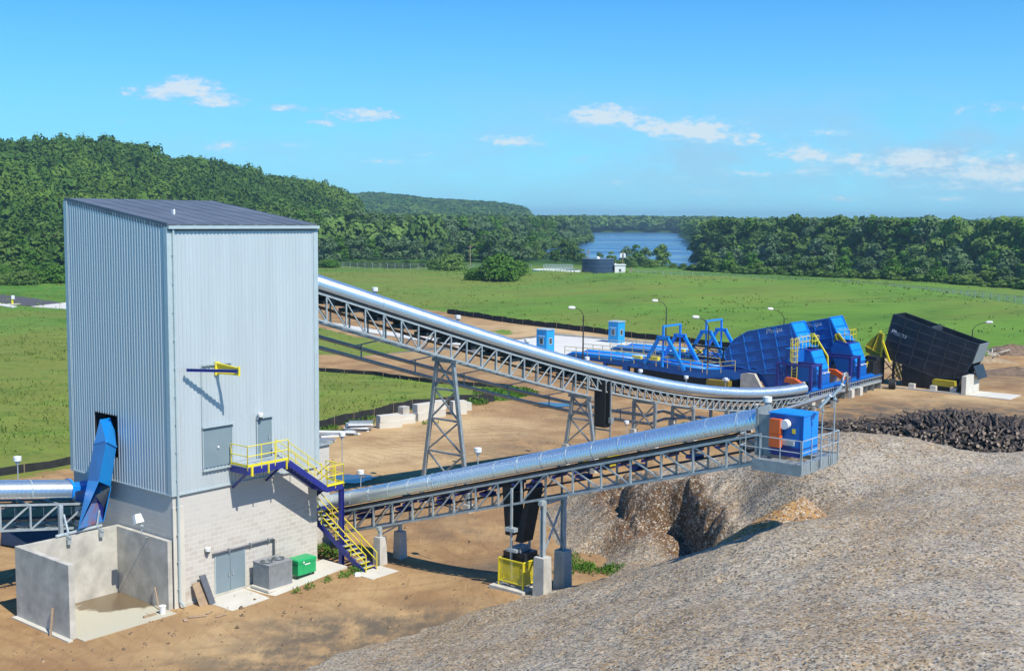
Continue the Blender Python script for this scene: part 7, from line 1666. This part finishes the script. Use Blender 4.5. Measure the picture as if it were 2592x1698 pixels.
# ---- concrete blocks and stacks by the fence
def block(u, v, w, d, h, rz, m, label, z=0., name='concrete_block', cat='block', group=None):
    g = G(u, v, YZ); mb = MB(); mb.hexa([(-w/2, -d/2, 0), (w/2, -d/2, 0), (w/2, d/2, 0), (-w/2, d/2, 0), (-w/2, -d/2, h), (w/2, -d/2, h), (w/2, d/2, h), (-w/2, d/2, h)])
    o = single(name, mb, m, label, cat, (0, 0, 0), 'W', group); o.location = (g[0], g[1], float(tz(g[0], g[1]))+z-.03); o.rotation_euler = (0, 0, rz); return o
block(985, 1083, 2.3, .8, .62, .55, M_CONCP, 'lower of the two big cream blocks stacked left of the lattice tower'); block(984, 1083, 2.2, .78, .6, .62, M_CONCP, 'upper of the two big cream blocks stacked left of the lattice tower', .62)
block(1022, 1072, 2.1, .7, .42, .5, M_CONCP, 'lower flat cream slab between the stacked blocks and the lattice tower'); block(1024, 1071, 2.0, .7, .38, .58, M_CONCP, 'upper flat cream slab between the stacked blocks and the lattice tower', .42)
block(1074, 1062, 2.4, .8, .8, .85, M_CONCP, 'lower cream block just behind the left leg of the lattice tower'); block(1074, 1062, 2.3, .8, .8, .75, M_CONCP, 'upper cream block just behind the left leg of the lattice tower', .8)
block(1114, 1055, 1.0, .9, .8, .2, M_CONCP, 'lower cream block inside the legs of the lattice tower'); block(1112, 1055, 1.2, .8, .8, .45, M_CONCP, 'upper cream block inside the legs of the lattice tower', .8)
block(1160, 1050, 1.5, .8, 1.35, .5, M_CONCP, 'tall cream block just right of the lattice tower'); block(1178, 1040, 1.1, .8, .8, .3, M_CONCP, 'small cream block at the right end of the row, against the fence')
block(1022, 1052, .9, .7, .75, .9, M_CONC, 'rough broken boulder of concrete behind the flat cream slabs', .2, 'boulder', 'boulder')
R5 = random.Random(4)
def stack(u, v, n, w, label):
    g = G(u, v); mb = MB()
    for i in range(n):
        c = Vector((g[0]+R5.uniform(-.25, .25), g[1]+R5.uniform(-.25, .25), float(tz(g[0], g[1]))+.04+i*.1)); a = R5.uniform(-.3, .5); d = Vector((cos(a), sin(a), 0))*w/2; mb.bar(c-d, c+d, R5.uniform(.3, .8), .09, [M_WHITE, M_GALV, M_PIPE][i % 3])
    return single('sheet_metal_stack', mb, None, label, 'scrap stack', (g[0], g[1], YZ), 'W')
stack(908, 1092, 9, 2.2, 'jumbled stack of white and silver sheet metal by the silt fence'); stack(855, 1104, 4, 3.6, 'long flat bundle of galvanised strips left of the jumbled stack'); stack(818, 1118, 3, 2.2, 'low bundle of pale strips beside the shed roof')
def shed():
    # shed behind the right corner of the tower
    q = Gy(812, 1290); T = Thing('pump_shed', 'low concrete block shed with a ribbed grey roof behind the right corner of the tower', 'shed', (-7.5, -64.2, YZ))
    c = atS(833, 1118, -62.9); t1 = c[0]; zt = c[2]
    mb = MB(); mb.box(t1-3.0, t1, -65.68, -62.9, YZ-.3, zt-.12); T.part('wall', mb, M_CMU)
    mb = MB(); mb.box(t1-3.1, t1+.15, -65.68, -62.75, zt-.12, zt); 
    for i in range(12): mb.box(t1-3.1, t1+.15, -65.6+i*.24, -65.55+i*.24, zt, zt+.04)
    T.part('roof', mb, M_GALV)
shed()
g = atS(866, 1098, -61.0); lamp(g[0], g[1], YZ, g[2], 'small white lamp on a tall thin post behind the pump shed')
# puddles
def puddle(u, v, rx, ry, label, z=YZ, dz=.06):
    g = G(u, v, z); mb = MB(); zz = float(tz(g[0], g[1]))+dz; r = random.Random(int(u)); P = [(g[0]+rx*cos(a*pi/12)*r.uniform(.7, 1.1), g[1]+ry*sin(a*pi/12)*r.uniform(.7, 1.1), zz) for a in range(24)]; mb.poly(P)
    m = mat('puddle_water', (.05, .07, .09), .06, 0, .1, 1, spec=.8); o = single('puddle', mb, m, label, 'puddle', (0, 0, 0), 'W', kind='structure')
puddle(1395, 1028, 2.2, 1.8, 'shallow puddle mirroring the sky beside the third conveyor pier')
puddle(888, 1212, 2.0, 1.6, 'blue puddle between the stair and the long conveyor')
# marker post by the lane
g = G(32, 771, .3); T = Thing('marker_post', 'short yellow and white marker post beside the asphalt lane', 'post', (g[0], g[1], .3), 'W'); mb = MB(); mb.box(g[0]-.16, g[0]+.16, g[1]-.16, g[1]+.16, 0, 1.65); T.part('post', mb, M_YEL); mb = MB(); mb.box(g[0]-.1, g[0]+.55, g[1]-.3, g[1]-.17, 1.5, 2.3); T.part('plate', mb, M_WHITE); mb = MB(); mb.box(g[0]-1, g[0]+1.4, g[1]-.9, g[1]+.9, -.2, .46); T.part('base', mb, M_CONCP)
# ---- far treatment works
def works():
    d = 405.; zb = .2
    c = atY(1513, 696, d); T = Thing('storage_tank', 'big dark blue round tank with pale hoops at the far side of the field', 'tank', (c[0], d, zb), 'W'); r = (1553-1472)/2/F*d; top = atY(1513, 655, d)[2]; bz = atY(1513, 695, d-r)[2]
    mb = MB(); mb.cyl(c[0], d, bz, top, r, 48); T.part('shell', mb, M_TANK, smooth=False)
    for q in (0, .28, .56, .84, 1.): mb = MB(); z = bz+(top-bz)*q; mb.cyl(c[0], d, z-.05, z+.04, r+.04, 48); T.part('hoop', mb, mat('hoop_grey', (.13, .17, .22), .5, 0, .05))
    mb = MB(); mb.cyl(c[0], d, bz-1.6, bz, r+.5, 48); T.part('base_ring', mb, M_CONCP)
    mb = MB(); mb.tube([(c[0]+.0, d, top), (c[0], d, top+.5), (c[0], d, top+.8)], [.7, .6, .1], 12); T.part('roof_vent', mb, M_WHITE)
    # clarifier
    c = atY(1410, 690, d-2); r = (1467-1345)/2/F*d; zt = atY(1410, 684, d)[2]+.2
    T = Thing('clarifier_basin', 'wide low white round basin with a walkway across, left of the dark blue tank', 'basin', (c[0], d, zb), 'W')
    n = 48; mb = MB()
    for i in range(n):
        a0, a1 = 2*pi*i/n, 2*pi*(i+1)/n
        f = lambda a, R, z: (c[0]+R*cos(a), d+R*sin(a), z)
        mb.poly([f(a0, r, -1), f(a1, r, -1), f(a1, r, zt), f(a0, r, zt)]); mb.poly([f(a0, r, zt), f(a1, r, zt), f(a1, r-.5, zt), f(a0, r-.5, zt)]); mb.poly([f(a0, r-.5, zt), f(a1, r-.5, zt), f(a1, r-.5, -.5), f(a0, r-.5, -.5)])
    T.part('wall', mb, M_WHITE)
    mb = MB(); mb.cyl(c[0], d, -.6, zt-1.2, r-.5, 40); T.part('water', mb, M_TANK)
    mb = MB(); mb.box(c[0]-r*.55, c[0]+r*.65, d-1, d+1, zt+.5, zt+.7)
    for h in (1.1, 1.7): mb.bar((c[0]-r*.55, d-1, zt+h), (c[0]+r*.65, d-1, zt+h), .12); mb.bar((c[0]-r*.55, d+1, zt+h), (c[0]+r*.65, d+1, zt+h), .12)
    for i in range(11): x = c[0]-r*.55+r*1.2*i/10; mb.bar((x, d-1, zt-.4), (x, d-1, zt+1.7), .12); mb.bar((x, d+1, zt-.4), (x, d+1, zt+1.7), .12)
    T.part('walkway', mb, M_GALV)
    # hut
    a = atY(1556, 688, d-3); b = atY(1583, 688, d-3); ht = atY(1570, 672, d-3)[2]
    T = Thing('service_hut', 'small white flat-roofed hut right of the dark blue tank', 'hut', (a[0], d-3, zb), 'W'); mb = MB(); mb.box(a[0], b[0], d-3, d+2, -1, ht, M_WHITE); T.part('wall', mb)
    mb = MB(); mb.box(a[0]-.2, b[0]+.2, d-3.2, d+2.2, ht, ht+.3); T.part('roof', mb, M_WHITE); mb = MB(); x = (a[0]+b[0])/2; mb.box(x-.35, x+.35, d-3.05, d-3.001, ht-2.1, ht-1.2); T.part('window', mb, M_GLASS)
    mb = MB(); mb.box(a[0]+.1, a[0]+.5, d-2.9, d-2.6, ht+.3, ht+.8); T.part('chimney', mb, M_WHITE)
    def pole(u, vb, vt, dd, label, box=False):
        p = atY(u, vb, dd); t = atY(u, vt, dd); T = Thing('utility_pole', label, 'utility pole', (p[0], dd, min(p[2], 0)), 'W'); mb = MB(); mb.tube([(p[0], dd, -1.5), (p[0], dd, t[2])], .16, 6); T.part('pole', mb, M_WOOD)
        mb = MB(); mb.box(p[0]-.9, p[0]+.9, dd-.1, dd+.1, t[2]-.9, t[2]-.7)
        if box: mb.box(p[0]-1.0, p[0]-.3, dd-.4, dd-.2, t[2]-2.2, t[2]-.9, M_WHITE); mb.box(p[0]+.3, p[0]+1.0, dd-.4, dd-.2, t[2]-2.2, t[2]-.9, M_WHITE)
        mb.mats.insert(0, M_WOOD) if not mb.mats else None
        T.part('crossarm', mb, M_WOOD)
    pole(1576, 668, 636, d+8, 'utility pole with two white transformers behind the white hut', True); pole(1489, 655, 632, d+8, 'thin pole rising behind the dark blue tank'); pole(1190, 655, 620, 470, 'distant utility pole standing before the left woods'); pole(1598, 694, 676, d-4, 'short fence lamp post right of the white hut')
    # fence lines
    def fence(pts, dd, label, h=2.2, z=None):
        P = []
        for u, v, D_ in pts: g = atY(u, v, D_); P.append(Vector((g[0], D_, float(tz(g[0], D_)))))
        P = resample(P, 3.2); T = Thing('chain_link_fence', label, 'fence', tuple(P[0]), 'W'); mb = MB()
        for p in P: p.z = float(tz(p.x, p.y)); mb.bar(p+Vector((0, 0, -.3)), p+Vector((0, 0, h)), .11)
        T.part('post', mb, M_GALV); mb = MB()
        for a, b in zip(P, P[1:]):
            mb.bar(a+Vector((0, 0, h)), b+Vector((0, 0, h)), .06)
            for i in range(9): q = a.lerp(b, (i+.5)/9); mb.bar(q, q+Vector((0, 0, h)), .035)
            for zz in (.5, 1.1, 1.7): mb.bar(a+Vector((0, 0, zz)), b+Vector((0, 0, zz)), .03)
        T.part('wire_mesh', mb, M_GALVD)
    fence([(740, 668, 470), (1000, 668, 455), (1240, 672, 440), (1345, 676, 430)], 0, 'chain link fence along the far side of the left field')
    fence([(1595, 690, 392), (1700, 692, 385), (1780, 694, 380), (1960, 700, 360), (2250, 715, 330), (2592, 745, 272), (2700, 760, 255)], 0, 'chain link fence behind the crest of the mown mound')
works()
# litter round the foot of the tower
def litter():
    r = random.Random(21); m1 = mat('scrap_wood', (.42, .30, .20), .85, 0, .2, 4)
    for i, (u, v, w, h, a) in enumerate([(500, 1562, .9, .16, .3), (530, 1552, .5, .1, 1.2), (470, 1571, .35, .2, 2.0), (560, 1560, .6, .08, .8)]):
        g = G(u, v, 0); z = float(tz(g[0], g[1])); mb = MB(); d = Vector((cos(a), sin(a), 0))*w/2; c = Vector((g[0], g[1], z+.05)); mb.bar(c-d, c+d, h, .04)
        single('scrap_board', mb, m1, ['longest scrap board lying before the tower corner', 'short scrap board beside the downspout foot', 'small square scrap board next to the white bucket', 'thin scrap board in front of the leaning plywood'][i], 'board', tuple(c), 'W')
    g = G(906, 1458, YZ); mb = MB(); mb.hexa([(g[0]-.17, g[1]-.12, YZ), (g[0]+.17, g[1]-.12, YZ), (g[0]+.17, g[1]+.12, YZ), (g[0]-.17, g[1]+.12, YZ), (g[0]-.13, g[1]-.1, YZ+.2), (g[0]+.15, g[1]-.1, YZ+.24), (g[0]+.13, g[1]+.1, YZ+.22), (g[0]-.15, g[1]+.1, YZ+.2)])
    single('foam_block', mb, M_WHITE, 'small white foam block in the weeds by the stair foot', 'block', (g[0], g[1], YZ), 'W')
litter()
# low spoil heaps at the right edge
def mound(u, v, r, h, label, m, z=YZ, e=.7, seed=1):
    g = G(u, v, z); gr = np.random.default_rng(seed); mb = MB(); n = 26; k = 9
    for j in range(k):
        for i in range(n): a = 2*pi*i/n; rr = r*j/(k-1)*(1+.18*math.sin(3*a+seed)+.08*math.sin(7*a)); mb.v.append((g[0]+rr*cos(a), g[1]+rr*sin(a)*e, z-.1+h*(1-(j/(k-1))**1.4)*(1+gr.uniform(-.12, .12))))
    for j in range(k-1):
        for i in range(n): mb.f.append((j*n+i, j*n+(i+1) % n, (j+1)*n+(i+1) % n, (j+1)*n+i)); mb.m.append(0)
    single('spoil_heap', mb, m, label, 'soil heap', (0, 0, 0), 'W', smooth=True, kind='stuff')
SOILM = mat('spoil_soil', (.20, .135, .085), .95, 0, .25, 1.5, .5, 6)
mound(2560, 900, 6, 1.7, 'brown soil heap at the right edge below the grass', SOILM, seed=2); mound(2480, 912, 4.5, .8, 'low sandy spoil heap right of the black hopper', mat('sand_soil', (.36, .26, .15), .95, 0, .2, 1.5, .5, 6), seed=3); mound(2570, 945, 5, .9, 'dark low soil heap at the right edge of the yard', SOILM, seed=4)
mb = MB(); R6 = random.Random(8)
for i in range(14):
    g = G(2520+R6.uniform(-22, 26), 908+R6.uniform(-8, 6)); a = R6.uniform(0, 3); c = Vector((g[0], g[1], YZ+R6.uniform(.6, 1.1))); d = Vector((cos(a), sin(a), R6.uniform(-.3, .4)))*R6.uniform(.5, 1.4); mb.tube([c-d, c+d], .09, 6)
single('driftwood', mb, mat('bleached_wood', (.5, .45, .36), .9, 0, .1, 3), 'bleached branches heaped at the foot of the mown mound', 'branches', (0, 0, 0), 'W', kind='stuff')
# small clods and stones on the yard
def clods():
    g = np.random.default_rng(77); C = []
    for i in range(2600):
        u = g.uniform(-20, 2600); v = g.uniform(1000, 1690); q = G(u, v); 
        if float(sdf(DIRT, np.array(q[0]), np.array(q[1]))) < .5: continue
        z = float(tz(q[0], q[1])); C.append((q[0], q[1], z, g.uniform(.02, .07) if g.random() < .93 else g.uniform(.08, .16)))
    Q = []
    for x, y, z, r in C:
        p = np.array([[x-r, y, z], [x, y-r, z], [x+r, y, z], [x, y+r, z]])+g.uniform(-r*.3, r*.3, (4, 3)); t = np.array([x, y, z+r*1.2])
        for i in range(4): a, b = p[i], p[(i+1) % 4]; Q.append([a, b, (b*.3+t*.7), (a*.3+t*.7)])
    o = bpy.data.objects.new('clods', mesh_quads('clods', np.array(Q), mat('clod_soil', (.28, .19, .11), .95, 0, .4, 2, world=True))); COL.objects.link(o); tag(o, 'small clods and stones scattered over the sandy yard', 'stones', kind='stuff')
clods()

def haze():
    """the air of a warm day, one closed box round everything"""
    mb = MB(); mb.box(-7000, 7000, -60, 9800, -9, 74)
    m = bpy.data.materials.new('haze_air'); m.use_nodes = True; nt = m.node_tree; nt.nodes.clear(); out = nt.nodes.new('ShaderNodeOutputMaterial'); v = nt.nodes.new('ShaderNodeVolumePrincipled')
    v.inputs['Color'].default_value = (.55, .86, 1, 1); v.inputs['Density'].default_value = HAZE; v.inputs['Anisotropy'].default_value = .2
    nt.links.new(v.outputs[0], out.inputs['Volume']); single('haze', mb, m, 'thin pale blue haze of a warm day over the whole valley', 'haze', (0, 0, 0), 'W', kind='stuff')
HAZE = 1.5e-4
haze()
